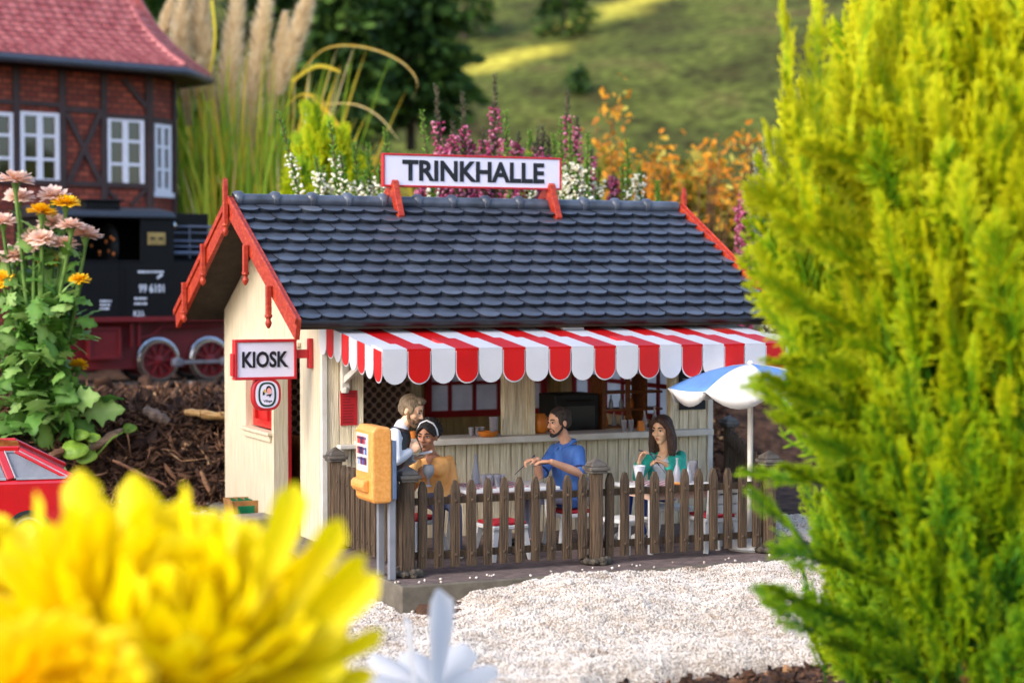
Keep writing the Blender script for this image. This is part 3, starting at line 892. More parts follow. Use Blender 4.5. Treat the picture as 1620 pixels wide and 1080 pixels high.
for i in range(NS):
    scallop((AX0+i*sw, AY, 2.5), (AX0+(i+1)*sw, AY, 2.5), 0, 0, i % 2, (0, -1, 0))
ns = 8; sy = -AY/ns
for xs_, o_ in ((AX0, -1), (AX1, 1)):
    for i in range(ns):
        y0, y1 = AY+i*sy, AY+(i+1)*sy
        scallop((xs_, y0, az(y0)), (xs_, y1, az(y1)), 0, 0, (i+1) % 2, (o_, 0, 0))
val = mb.build('valance', [aw_w, aw_r], awn); so = val.modifiers.new('t', 'SOLIDIFY'); so.thickness = .008; so.offset = 0
for bx in (.30, 5.3):
    mb = MB(); mb.box(bx-.05, bx+.05, -.13, -.052, 1.95, 2.62)
    mb.lathe([(.05, 1.9), (.06, 1.95), (.05, 1.98)], 8, (bx, -.09, 0))
    mb.beam((bx, -.1, 2.06), (bx, -1.45, 2.55), .05, .08)
    mb.build('awning_bracket', trimw, K, bevel=.006)
# notice board (red), blackboard
mb = MB(); mb.box(.25, .47, -.075, -.052, 1.49, 1.93); nb = mb.build('notice_board', M('notice_red', srgb(176, 24, 34), rough=.5, var=.1), K)
mb = MB(); rn = random.Random(2)
for i in range(11):
    z = 1.89-i*.036; mb.box(.275, .275+rn.uniform(.1, .165), -.079, -.0755, z-.006, z+.006)
mb.build('notice_lines', M('notice_ink', srgb(120, 14, 22), rough=.6), nb)
mb = MB(); mb.box(5.10, 5.50, -.075, -.052, 1.55, 2.2); bb = mb.build('blackboard', M('board_black', srgb(18, 20, 28), rough=.7), K)
mb = MB()
for i in range(6):
    for j in range(3):
        z = 2.05-i*.08; x = 5.14+j*.115; mb.box(x, x+rn.uniform(.05, .09), -.078, -.0755, z-.006, z+.006)
mb.build('chalk_lines', M('chalk', srgb(170, 172, 180), rough=.9), bb)
# ------------------------------------------------------------------ signs
S = thing('roof_sign', 'long white TRINKHALLE sign with red frame standing on the roof ridge', 'sign', (2.89, 1.95, 4.4))
def framed_board(par, x0, x1, y, z0, z1, fr, th, frame_mat):
    mb = MB(); mb.box(x0+fr*.5, x1-fr*.5, y-th*.35, y+th*.35, z0+fr*.5, z1-fr*.5); mb.build('board', lilac, par, off=par.location)
    mb = MB()
    mb.box(x0, x1, y-th/2, y+th/2, z1-fr, z1); mb.box(x0, x1, y-th/2, y+th/2, z0, z0+fr)
    mb.box(x0, x0+fr, y-th/2, y+th/2, z0+fr, z1-fr); mb.box(x1-fr, x1, y-th/2, y+th/2, z0+fr, z1-fr)
    mb.build('frame', frame_mat, par, off=par.location, bevel=.006)
sx0, sx1, sz0, sz1 = 1.535, 4.25, 4.60, 5.063
sign_red = M('sign_red', srgb(178, 30, 38), rough=.4, var=.1)
framed_board(S, sx0, sx1, 1.95, sz0, sz1, .028, .09, sign_red)
text_mesh('TRINKHALLE', 2.16, .29, letter, 'lettering', S, Vector((2.90, 1.95-.034, 4.835))-S.location, bold=.034)
for bx in (1.70, 4.08):
    mb = MB()
    # A-shaped saddle bracket straddling the ridge
    mb.prism([(RY-.10, 4.70), (RY-.03, 4.598), (RY+.16, 4.595), (RY+.46, 4.32), (RY+.42, 4.22), (RY+.28, 4.24), (RY+.17, 4.43), (RY+.05, 4.49), (RY-.08, 4.44), (RY-.22, 4.22), (RY-.33, 4.10), (RY-.38, 4.20), (RY-.19, 4.56), (RY-.15, 4.67)], 'x', bx-.045, bx+.045)
    mb.build('bracket', orange, S, off=S.location, bevel=.008)
KS = thing('hanging_sign', 'white KIOSK sign in red frame projecting from the corner post, round emblem plate below', 'sign', (-.04, .3, 2.38))
kx0, kx1, kz0, kz1, ky = -1.03, -.225, 2.07, 2.575, .3
framed_board(KS, kx0, kx1, ky, kz0, kz1, .035, .13, sign_red)
text_mesh('KIOSK', .60, .205, letter, 'lettering', KS, Vector((-.635, ky-.05, 2.325))-KS.location, bold=.032)
mb = MB(); mb.box(kx1+.002, -.06, ky-.03, ky+.03, 2.33, 2.44); mb.box(-.06, -.004, ky-.05, ky+.05, 2.20, 2.58)
mb.build('bracket', sign_red, KS, off=KS.location, bevel=.008)
mb = MB(); mb.box(kx0-.03, kx0-.002, ky-.06, ky+.06, 2.12, 2.40); mb.build('clip', sign_red, KS, off=KS.location, bevel=.006)
def sq_oval(cx, cz, a, b, n=40, p=2.7):
    r = []
    for k in range(n):
        t = 2*PI*k/n; c, s_ = math.cos(t), math.sin(t)
        r.append((cx+math.copysign(abs(c)**(2/p), c)*a, cz+math.copysign(abs(s_)**(2/p), s_)*b))
    return r
ecx, ecz = -.615, 1.885
mb = MB(); mb.prism(sq_oval(ecx, ecz, .185, .205), 'y', ky-.06, ky+.06); pl = mb.build('emblem_plate', sign_red, KS, off=KS.location, bevel=.012)
green_ring = M('emblem_green', srgb(12, 58, 50), rough=.4); skin_e = M('emblem_skin', srgb(224, 150, 140), rough=.5); amber = M('emblem_amber', srgb(206, 172, 60), rough=.5)
def disc(par, poly, y, m, name):
    mb = MB(); mb.prism(poly, 'y', y-.003, y); return mb.build(name, m, par, off=KS.location)
disc(pl, sq_oval(ecx, ecz, .15, .17), ky-.0605, lilac, 'white_field')
disc(pl, sq_oval(ecx, ecz, .115, .155), ky-.0645, green_ring, 'green_ring')
disc(pl, sq_oval(ecx, ecz, .09, .13), ky-.0685, lilac, 'inner_field')
ov = lambda cx, cz, a, b: sq_oval(cx, cz, a, b, 20, 2)
disc(pl, ov(ecx+.017, ecz+.062, .036, .048), ky-.0725, letter, 'portrait_hair')
disc(pl, ov(ecx+.020, ecz+.045, .029, .038), ky-.0765, skin_e, 'portrait_face')
disc(pl, [(ecx-.01, ecz-.003), (ecx+.06, ecz+.008), (ecx+.03, ecz-.04), (ecx+.022, ecz-.012), (ecx-.012, ecz-.02)], ky-.0725, letter, 'portrait_tie')
disc(pl, [(ecx-.062, ecz-.01), (ecx-.035, ecz+.0), (ecx-.03, ecz+.04), (ecx-.045, ecz+.055), (ecx-.06, ecz+.035)], ky-.0725, letter, 'portrait_hand')
disc(pl, ov(ecx-.038, ecz+.045, .014, .022), ky-.0765, amber, 'portrait_glass')
text_mesh('Village', .115, .04, letter, 'emblem_word', pl, Vector((ecx+.005, ky-.0685, ecz-.085))-KS.location, depth=.004, bold=.03)
# ------------------------------------------------------------------ picket fence
fwood = M('fence_wood', srgb(56, 42, 29), col2=srgb(100, 78, 56), rough=.7, scale=4, stretch=(14, 14, .8), bump=1.0, bscale=9, bstretch=(14, 14, .5), detail=6)
fdark = M('fence_cap', srgb(58, 51, 45), col2=srgb(104, 96, 88), rough=.55, scale=6, bump=.4, bscale=30)
stone = M('base_stone', srgb(46, 40, 34), col2=srgb(92, 82, 70), rough=.85, scale=9, bump=.9, bscale=24)
def make_post(label):
    t = thing('fence_post', label, 'fence post', group='fence posts round the patio')
    mb = MB(); mb.lathe([(.088, .0), (.088, 1.08)], 8)
    for k in range(4):
        a = k*PI/2+PI/8; mb.box(.072*math.cos(a)-.018, .072*math.cos(a)+.018, .072*math.sin(a)-.018, .072*math.sin(a)+.018, .02, 1.05)
    mb.build('post', fwood, t, smooth=30)
    mb = MB(); mb.box(-.125, .125, -.125, .125, 1.10, 1.145); mb.box(-.105, .105, -.105, .105, 1.068, 1.099)
    mb.add([(-.105, -.105, 1.146), (.105, -.105, 1.146), (.105, .105, 1.146), (-.105, .105, 1.146), (-.09, -.09, 1.185), (.09, -.09, 1.185), (.09, .09, 1.185), (-.09, .09, 1.185), (0, 0, 1.255)],
           [(0, 1, 5, 4), (1, 2, 6, 5), (2, 3, 7, 6), (3, 0, 4, 7), (4, 5, 8), (5, 6, 8), (6, 7, 8), (7, 4, 8), (3, 2, 1, 0)])
    mb.build('cap', fdark, t, bevel=.012)
    mb = MB(); r_ = random.Random(4)
    for k in range(9):
        a = k*2*PI/9; rr = .135
        mb.ell((rr*math.cos(a), rr*math.sin(a), .04), (.075*r_.uniform(.7, 1.25), .06, .05*r_.uniform(.7, 1.3)), n=8, m=5,
               frame=(Vector((math.cos(a+PI/2), math.sin(a+PI/2), 0)), Vector((math.cos(a), math.sin(a), 0)), Vector((0, 0, 1))))
    remeshed(mb, .014, 'stone_base', stone, t, it=1, jitter=.005)
    return t
def place(o, x, y, rz=0): o.location = (x, y, 0); o.rotation_euler.z = rz
FX, FY, FP, FQ = .085, -2.90, 2.352, 2.55
bp = at(1154, 656, Z=1.25)
post0 = make_post('front left corner fence post with weathered brown shaft beside the orange dispenser')
post_spots = [((FX, FY), None), ((FX+FP, FY), 'middle front fence post with white tipped pyramid cap before the man in blue'),
              ((FX+2*FP, FY), 'front right corner fence post half hidden by the yellow green conifer'),
              ((FX, FY+FQ), 'fence post against the kiosk front just left of the orange dispenser'),
              ((bp.x, bp.y), 'dark fence post behind the parasol pole at the back right of the patio')]
for i, ((x, y), lb) in enumerate(post_spots):
    o = post0 if i == 0 else copy_tree(post0)
    place(o, x, y)
    if lb: o['label'] = lb
def make_panel(length, label, n):
    t = thing('picket_fence', label, 'fence', group='picket fence panels round the patio')
    rnd = random.Random(n)
    for z in (.83, .22):
        mb = MB(); mb.box(.08, length-.08, .026, .075, z-.04, z+.04); mb.build('rail', fwood, t, bevel=.008)
    sp = length/(n+.75)
    for k in range(n):
        x = (k+.875)*sp; w = .052+rnd.uniform(-.003, .003); top = 1.06+rnd.uniform(-.008, .008); lean = rnd.uniform(-.006, .006)
        mb = MB()
        mb.prism([(x-w, .08), (x+w, .08), (x+w+lean, .945), (x+w*.86+lean, .985), (x+.017+lean, top), (x-.017+lean, top), (x-w*.86+lean, .985), (x-w+lean, .945)], 'y', -.025, .025)
        for q in (-.35, .2): mb.box(x+w*q-.006, x+w*q+.008, -.031, -.024, .1, .93)
        for z in (.83, .22): mb.lathe([(.02, 0), (.02, .012), (.012, .018)], 8, (x, -.026, z), frame=(Vector((1, 0, 0)), Vector((0, 0, 1)), Vector((0, -1, 0))))
        mb.build('picket', fwood, t, bevel=.006)
    return t
p1 = make_panel(FP, 'front picket fence panel left of the middle post, before the checkered table', 11); place(p1, FX, FY)
p2 = copy_tree(p1); place(p2, FX+FP, FY); p2['label'] = 'front picket fence panel right of the middle post, before the woman in teal'
p3 = make_panel(FQ, 'side picket fence panel behind the orange dispenser, seen end on', 13); place(p3, FX, FY+FQ, -PI/2)
dx, dy = (FX+2*FP)-bp.x, FY-bp.y
p4 = make_panel(math.hypot(dx, dy), 'right side picket fence panel behind the parasol pole', 12); place(p4, bp.x, bp.y, math.atan2(dy, dx))

# ------------------------------------------------------------------ orange dispenser on two posts
Vd = thing('vending_machine', 'orange yellow cigarette dispenser on two grey posts outside the fence', 'vending machine', (-.17, -2.85, 0))
amb = M('dispenser_orange', srgb(208, 136, 58), col2=srgb(222, 156, 82), rough=.42, scale=30, bump=.3, bscale=70)
greym = M('grey_metal', srgb(120, 122, 130), rough=.45, var=.1)
# the front faces left (-X)
yb, yf = .30, -.26
mb = MB(); zb, zt_ = .86, 1.70
mb.prism([(-.24, zb+.05), (-.21, zb), (-.02, zb), (.0, zb+.03), (.0, zt_-.04), (-.03, zt_), (-.19, zt_+.015), (-.24, zt_-.05)], 'y', yf, yb)
mb.build('housing', amb, Vd, bevel=.03, seg=3)
mb = MB(); mb.prism([(-.32, 1.03), (-.32, 1.08), (-.29, 1.115), (-.235, 1.12), (-.235, .97), (-.29, .98)], 'y', yf+.10, yb-.06)
mb.build('delivery_tray', amb, Vd, bevel=.02)
mb = MB(); mb.box(.004, .05, yf-.0, yb-.02, .9, 1.55); mb.build('back_plate', M('blue_grey_plate', srgb(84, 100, 130), rough=.5), Vd, bevel=.005)
for yy in (yf+.08, yb-.12):
    mb = MB(); mb.box(-.02, .055, yy-.035, yy+.035, .0, .899); mb.build('post', greym, Vd, bevel=.006)
pan = MB(); pan.box(-.248, -.2405, yf+.12, yb-.07, 1.20, 1.62)
pan = pan.build('product_panel', M('panel_pale', srgb(226, 206, 200), rough=.4), Vd)
pcols = [M('pack_%s' % n_, c_, rough=.4) for n_, c_ in (('red', srgb(190, 60, 60)), ('blue', srgb(70, 90, 160)), ('navy', srgb(50, 46, 84)), ('maroon', srgb(120, 40, 58)), ('sky', srgb(150, 170, 205)))]
rnd = random.Random(6)
mb = MB()
for r in range(3):
    for k in range(6):
        mb.m = rnd.randrange(5); y = yf+.15+k*.053; z = 1.545-r*.115
        mb.box(-.252, -.2485, y, y+.042, z-.042, z+.042); mb.m = 2; mb.box(-.2555, -.2525, y+.004, y+.038, z+.014, z+.034)
mb.build('product_packs', pcols, pan)

# ------------------------------------------------------------------ tables and chairs
white = M('white_plastic', srgb(226, 224, 222), rough=.45, var=.04, scale=3)
cushion = M('red_cushion', srgb(180, 28, 44), rough=.7, var=.15)
apronw = M('pink_apron', srgb(190, 158, 140), rough=.6, var=.1)
def checker(name, c1, c2, sc):
    m = bpy.data.materials.new(name); m.use_nodes = True
    n, l = m.node_tree.nodes, m.node_tree.links; b = n['Principled BSDF']
    tc = n.new('ShaderNodeTexCoord'); ck = n.new('ShaderNodeTexChecker'); ck.inputs['Scale'].default_value = sc
    ck.inputs['Color1'].default_value = (*c1, 1); ck.inputs['Color2'].default_value = (*c2, 1)
    l.new(tc.outputs['Object'], ck.inputs['Vector']); l.new(ck.outputs[0], b.inputs['Base Color']); b.inputs['Roughness'].default_value = .7
    return m
cloth = checker('checkered_cloth', srgb(214, 204, 208), srgb(150, 56, 74), 18.0)
def make_table(label, lx, ly, h):
    t = thing('table', label, 'table')
    mb = MB(); mb.box(-lx/2, lx/2, -ly/2, ly/2, h-.045, h); mb.build('table_top', white, t, bevel=.01)
    mb = MB(); mb.box(-lx/2+.06, lx/2-.06, -ly/2+.06, -ly/2+.09, h-.14, h-.046); mb.box(-lx/2+.06, lx/2-.06, ly/2-.09, ly/2-.06, h-.14, h-.046)
    mb.box(-lx/2+.06, -lx/2+.09, -ly/2+.091, ly/2-.091, h-.14, h-.046); mb.box(lx/2-.09, lx/2-.06, -ly/2+.091, ly/2-.091, h-.14, h-.046)
    mb.build('apron', apronw, t)
    for a in (-1, 1):
        for b in (-1, 1):
            mb = MB(); mb.beam((a*(lx/2-.12), b*(ly/2-.12), h-.05), (a*(lx/2-.07), b*(ly/2-.07), 0), .085, .085, w1=.06, h1=.06); mb.build('leg', white, t, bevel=.006)
    return t
T1 = make_table('white patio table between the woman in orange and the man in blue', 1.25, .8, .80); T1.location = (1.86, -1.42, 0)
T2 = make_table('white patio table in front of the woman in teal', 1.08, .95, .80); T2.location = (3.84, -2.10, 0)
for t_, lx, ly, lb in ((T1, .75, .62, 'red and white checkered cloth on the left patio table'), (T2, .5, .62, 'red and white checkered cloth on the right patio table')):
    mb = MB(); mb.box(-lx/2, lx/2, -ly/2, ly/2, 0, .008); o = mb.build('tablecloth', cloth); o.location = t_.location+Vector((-.12 if t_ is T1 else -.1, .03, .802)); tag(o, lb, 'tablecloth')
def make_chair(label, seat_h=.42, back=True):
    t = thing('patio_chair', label, 'chair', group='white patio chairs') if back else thing('patio_stool', label, 'stool', group='white patio stools')
    mb = MB(); mb.box(-.24, .24, -.24, .24, seat_h-.05, seat_h); mb.build('seat', white, t, bevel=.012)
    mb = MB(); mb.box(-.22, .22, -.22, .2, seat_h+.002, seat_h+.04); mb.build('cushion', cushion, t, bevel=.015)
    for a in (-1, 1):
        for b in (-1, 1):
            mb = MB(); mb.beam((a*.19, b*.19, seat_h-.045), (a*.25, b*.26, 0), .085, .06, up=(0, 1, 0), w1=.05, h1=.045); mb.build('leg', white, t, bevel=.006)
    if not back: return t
    mb = MB()      # back at +Y
    for a in (-1, 1): mb.beam((a*.2, .23, seat_h), (a*.215, .30, seat_h+.40), .05, .05)
    for k in range(3):
        z = seat_h+.11+k*.125; mb.box(-.225, .225, .235+.16*(z-seat_h)-.022, .235+.16*(z-seat_h)+.022, z-.052, z+.052)
    mb.build('backrest', white, t, bevel=.016)
    return t
ch0 = make_chair('white chair under the seated woman in orange')
chairs = [((.82, -1.25), 0.43, None),
          ((2.85, -1.35), -PI/2, 'white chair under the man in the blue shirt'), ((4.32, -1.28), -.30, 'white chair with pink red cushion under the woman in teal'),
          ((4.26, -2.46), PI, 'empty slatted white chair standing right against the front fence before the parasol')]
bare = []
for i, ((x, y), rz_, lb) in enumerate(chairs):
    o = ch0 if i == 0 else copy_tree(ch0)
    place(o, x, y, rz_)
    if i in (2, 4): bare.append(o)
    if lb: o['label'] = lb

st0 = make_chair('white stool with red cushion in front of the left table', back=False); place(st0, 1.60, -2.05, .1)
st1 = copy_tree(st0); place(st1, 3.22, -2.15, .35); st1['label'] = 'white stool just right of the middle fence post'; bare.append(st1)
for o_ in bare:
    for c_ in list(o_.children):
        if c_.name.startswith('cushion'): bpy.data.objects.remove(c_)
# ------------------------------------------------------------------ things on tables and counter
clear = M('clear_plastic', srgb(206, 204, 214), rough=.12, var=.03, trans=.75, spec=.6)
frost = M('frosted_glass', srgb(176, 178, 190), rough=.3, var=.05, trans=.35)
def lathe_thing(name, label, cat, loc, prof, m, group=None, n=14):
    mb = MB(); mb.lathe(prof, n)
    o = mb.build(name, m, smooth=50); o.location = loc
    return tag(o, label, cat, group)
tz1, tz2 = .812, .802
glass_prof = [(.03, 0), (.036, .10), (.041, .13), (.036, .128), (.027, .012)]
bottle_prof = [(.045, 0), (.048, .02), (.048, .13), (.03, .19), (.016, .23), (.015, .29), (.02, .293), (.02, .31)]
lathe_thing('bottle', 'tall translucent bottle on the left checkered table behind the tumblers', 'bottle', (1.62, -1.20, .802), [(.05, 0), (.052, .1), (.035, .2), (.018, .28), (.016, .36), (.02, .37)], frost)
for i, (x, y, r) in enumerate(((1.58, -1.55, .0), (1.66, -1.50, 0), (1.74, -1.55, 0), (1.63, -1.62, 0), (1.72, -1.64, 0), (1.80, -1.60, 0))):
    lathe_thing('tumbler', 'clear tumbler in the cluster of drinking glasses on the left table', 'glass', (x, y, tz1), [(a*1.05, b*1.1) for a, b in glass_prof], clear, 'tumblers clustered on the left table')
lathe_thing('vase', 'tall white flared cup on the right table in front of the woman in teal', 'cup', (3.33, -2.28, tz1), [(.055, 0), (.05, .02), (.045, .09), (.07, .235), (.075, .25), (.065, .245), (.036, .09)], M('cup_white', srgb(206, 206, 216), rough=.4, var=.04))
lathe_thing('bottle', 'translucent spray bottle on the right table under the hands of the woman in teal', 'bottle', (3.98, -2.05, tz2), bottle_prof, frost)
lathe_thing('bottle', 'smaller bottle with orange base beside the spray bottle on the right table', 'bottle', (4.10, -2.12, tz2), [(a*.85, b*.8) for a, b in bottle_prof], frost)
lathe_thing('tumbler', 'tall clear tumbler at the right end of the right table', 'glass', (4.30, -1.88, tz2), [(a*1.5, b*1.9) for a, b in glass_prof], clear)
lathe_thing('tumbler', 'low clear tumbler near the right end of the right table', 'glass', (4.26, -2.10, tz2), [(a*1.1, b*.9) for a, b in glass_prof], clear)
lathe_thing('plate', 'shallow orange plate on the right table by the fence', 'plate', (3.82, -2.3, tz1), [(.07, 0), (.11, .02), (.10, .02), (.06, .008)], M('plate_orange', srgb(222, 150, 60), rough=.4))
cz_ = CZ+.102
terra = M('terracotta', srgb(196, 112, 30), rough=.5, var=.15)
def on_counter(px, dy=0.0): return at(px, 690, Y=-.1+dy).x
lathe_thing('tumbler', 'tall clear beaker on the counter left of the middle hatch post', 'glass', (on_counter(781), -.1, cz_), [(a*1.6, b*1.9) for a, b in glass_prof], clear)
lathe_thing('plate', 'orange bowl plate on the counter left of the middle hatch post', 'plate', (on_counter(771, -.06), -.18, cz_), [(.09, 0), (.12, .02), (.135, .07), (.12, .07), (.08, .02)], terra, n=18)
for k, px in enumerate((751, 761, 768)):
    lathe_thing('tumbler', 'short clear glass in the row behind the orange plate on the counter', 'glass', (on_counter(px), .02, cz_), [(a*.95, b*.85) for a, b in glass_prof], clear, 'short glasses behind the orange plate')
lathe_thing('jug', 'orange round jug on the counter behind the head of the man in blue', 'jug', (on_counter(863), .06, cz_), [(.06, 0), (.10, .04), (.12, .12), (.11, .19), (.07, .24), (.06, .26), (.05, .25)], terra)
for k, px in enumerate((987, 998)):
    lathe_thing('tumbler', 'clear glass in the pair on the right part of the counter', 'glass', (on_counter(px), -.1, cz_), [(a*1.1, b*1.15) for a, b in glass_prof], clear, 'pair of glasses right on the counter')
lathe_thing('mug', 'orange mug on the counter left of the woman in teal', 'mug', (on_counter(1014), -.1, cz_), [(.05, 0), (.055, .02), (.05, .13), (.04, .13), (.03, .02)], terra)
lathe_thing('bottle', 'clear cruet bottle on the counter beside the orange mug', 'bottle', (on_counter(1024), -.02, cz_), [(a*.8, b*.85) for a, b in bottle_prof], clear)
lathe_thing('bottle', 'taller clear bottle on the counter behind the head of the woman in teal', 'bottle', (on_counter(1041), .0, cz_), [(a*.9, b*1.05) for a, b in bottle_prof], clear)
lathe_thing('mug', 'small orange cup on the counter behind the waiter', 'mug', (on_counter(658), .0, cz_), [(.04, 0), (.045, .02), (.045, .09), (.035, .09), (.03, .02)], terra)
lathe_thing('bottle', 'dark bottle on the counter behind the chin of the waiter', 'bottle', (on_counter(648), .1, cz_), bottle_prof, M('dark_glass', srgb(30, 26, 24), rough=.2))
# inside the kiosk
wood_in = M('brown_shelf', srgb(116, 66, 28), rough=.55, var=.25, scale=3, stretch=(1, 6, 6))
ov = thing('oven', 'black oven cabinet standing inside the right hatch', 'oven', (3.95, .95, 0))
mb = MB(); mb.box(-.36, .3, -.25, .3, 0.02, 1.75); mb.build('body', black, ov, bevel=.015)
mb = MB(); mb.box(-.30, .24, -.27, -.252, 1.0, 1.6); mb.build('door', M('oven_door', srgb(24, 22, 24), rough=.25), ov, bevel=.01)
mb = MB(); mb.tube([(-.25, -.31, 1.66), (.2, -.31, 1.66)], .014, 8); mb.build('handle', M('iron', srgb(54, 50, 48), rough=.35, metal=.6), ov)
sh = thing('shelf_unit', 'brown wooden shelf unit inside the right hatch', 'shelf', (4.75, .8, 0))
for z in (1.26, 1.5, 1.74):
    mb = MB(); mb.box(-.42, .5, -.1, .25, z, z+.03); mb.build('shelf', wood_in, sh)
for x in (-.45, .2):
    mb = MB(); mb.box(x, x+.05, -.12, .27, .02, 2.0); mb.build('upright', wood_in, sh)
mb = MB(); mb.box(-.1, -.03, -.14, -.121, 1.29, 1.95); mb.build('batten', wood_in, sh)
rnd = random.Random(3)
for k in range(7):
    z = 1.291 if k < 4 else 1.531
    lathe_thing('bottle', 'small bottle on the brown shelf inside the right hatch', 'bottle', (4.42+.13*k if k < 4 else 4.5+.16*(k-4), .82, z), [(a*.7, b*.6) for a, b in bottle_prof], terra if k % 3 == 0 else frost, 'bottles on the shelf inside the kiosk')
lathe_thing('bottle', 'orange bottle seen through the side door opening', 'bottle', (.75, 2.3, 1.2), bottle_prof, terra)
mb = MB(); mb.box(-.3, .45, -.3, .3, .0, 1.15); o = mb.build('cabinet', wood_in, bevel=.01); o.location = (.75, 2.4, .022); tag(o, 'low brown cabinet inside the side door', 'cabinet')

# ------------------------------------------------------------------ parasol
P = thing('parasol', 'blue and white parasol with scalloped rim at the right of the patio', 'parasol', (4.70, -2.60, 0))
mb = MB(); mb.tube([(0, 0, .05), (0, 0, 2.26)], .035, 10); mb.build('pole', trimw, P, smooth=40)
mb = MB(); mb.lathe([(.26, 0), (.29, .03), (.28, .1), (.2, .14), (.08, .16), (.06, .24)], 24); mb.build('base', white, P, smooth=40)
pb, pw = M('parasol_blue', srgb(100, 146, 208), rough=.5, var=.06, transl=.25), M('parasol_white', srgb(228, 226, 226), rough=.5, var=.04, transl=.25)
NP, PR = 8, 1.03
mb = MB(); vb = MB(); rot0 = math.radians(-113.7-38)
for k in range(NP):
    a0, a1 = rot0+2*PI*k/NP, rot0+2*PI*(k+1)/NP
    mb.m = vb.m = (k+1) % 2
    n, m_ = 8, 8
    g_ = []
    for i in range(n+1):
        r = i/n; row = []
        for j in range(m_+1):
            a = a0+(a1-a0)*j/m_; c0 = Vector((math.cos(a0), math.sin(a0), 0)); c1 = Vector((math.cos(a1), math.sin(a1), 0))
            p = c0.lerp(c1, j/m_)*(PR*r); z = 2.285-.285*(r**1.7)+.012*math.sin(PI*r)-.02*r*math.sin(PI*j/m_)
            row.append((p.x, p.y, z))
        g_.append(row)
    vs = [p for row in g_ for p in row]
    mb.add(vs, [(i*(m_+1)+j, i*(m_+1)+j+1, (i+1)*(m_+1)+j+1, (i+1)*(m_+1)+j) for i in range(n) for j in range(m_)])
    rim_ = g_[-1]; m2 = [(x*.955, y*.955, z-.175*math.sin(PI*j/m_)**.7-.012) for j, (x, y, z) in enumerate(rim_)]
    vb.m = 1
    vb.add(list(rim_)+m2, [(j, j+1, m_+1+j+1, m_+1+j) for j in range(m_)])
cn = mb.build('canopy', [pb, pw], P, smooth=25); so = cn.modifiers.new('t', 'SOLIDIFY'); so.thickness = .02
v_ = vb.build('valance', [pb, pw], cn, smooth=25); so = v_.modifiers.new('t', 'SOLIDIFY'); so.thickness = .012
mb = MB(); mb.lathe([(.03, 2.28), (.04, 2.30), (.02, 2.33)], 10); mb.build('finial', white, P, smooth=50)

# crate with green bottles, stone trough
Cr = thing('crate', 'brown slatted crate of green bottles at the foot of the gable wall', 'crate', (-.17, 3.05, -.02), .0)
cw = M('crate_brown', srgb(134, 88, 44), col2=srgb(166, 116, 62), rough=.6, scale=5)
mb = MB(); a, b, h = .20, .26, .27
for s_ in (-1, 1):
    mb.add([(-a*.8, s_*b*.85, 0), (a*.8, s_*b*.85, 0), (a, s_*b, h), (-a, s_*b, h), (-a*.8, s_*(b*.85-.02), 0), (a*.8, s_*(b*.85-.02), 0), (a, s_*(b-.02), h), (-a, s_*(b-.02), h)], [(0,1,2,3),(7,6,5,4),(0,4,5,1),(1,5,6,2),(2,6,7,3),(3,7,4,0)])
    mb.add([(s_*a*.8, -b*.85, 0), (s_*a*.8, b*.85, 0), (s_*a, b, h), (s_*a, -b, h), (s_*(a*.8-.02), -b*.85, 0), (s_*(a*.8-.02), b*.85, 0), (s_*(a-.02), b, h), (s_*(a-.02), -b, h)], [(0,1,2,3),(7,6,5,4),(0,4,5,1),(1,5,6,2),(2,6,7,3),(3,7,4,0)])
mb.box(-a*.8, a*.8, -b*.85, b*.85, 0, .02)
mb.build('box', cw, Cr)
gg = M('green_glass', srgb(10, 104, 66), rough=.25, var=.2)
mb = MB(); mb.box(-.1, .1, -.225, -.2195, .05, .2)
for i in range(3):
    for j in range(4): lathe_thing('bottle', 'green bottle standing in the brown crate by the gable wall', 'bottle', (Cr.location.x-.1+i*.1, Cr.location.y-.15+j*.1, .005), [(.035, 0), (.035, .14), (.015, .2), (.015, .25)], gg, 'green bottles in the crate', n=8)
mb = MB(); mb.box(-.12, .12, -b*.95-.004, -b*.95+.006, .08, .2)
for k in range(7): mb.box(-.11+k*.034, -.09+k*.034, -b*.95-.012, -b*.95-.004, .09, .19)
mb.build('front_slats', gg, Cr)
mb = MB(); mb.prism([(-.30, .0), (.30, .0), (.34, .24), (.34, .26), (-.34, .26), (-.34, .24)], 'x', -.3, .22)
o = mb.build('stone_trough', M('trough_stone', srgb(120, 112, 106), rough=.85, var=.2, scale=8, bump=.5, bscale=40), bevel=.015); o.location = (-.20, 2.1, -.14); o.rotation_euler.z = .1
tag(o, 'small grey stone trough in front of the brown crate', 'trough')
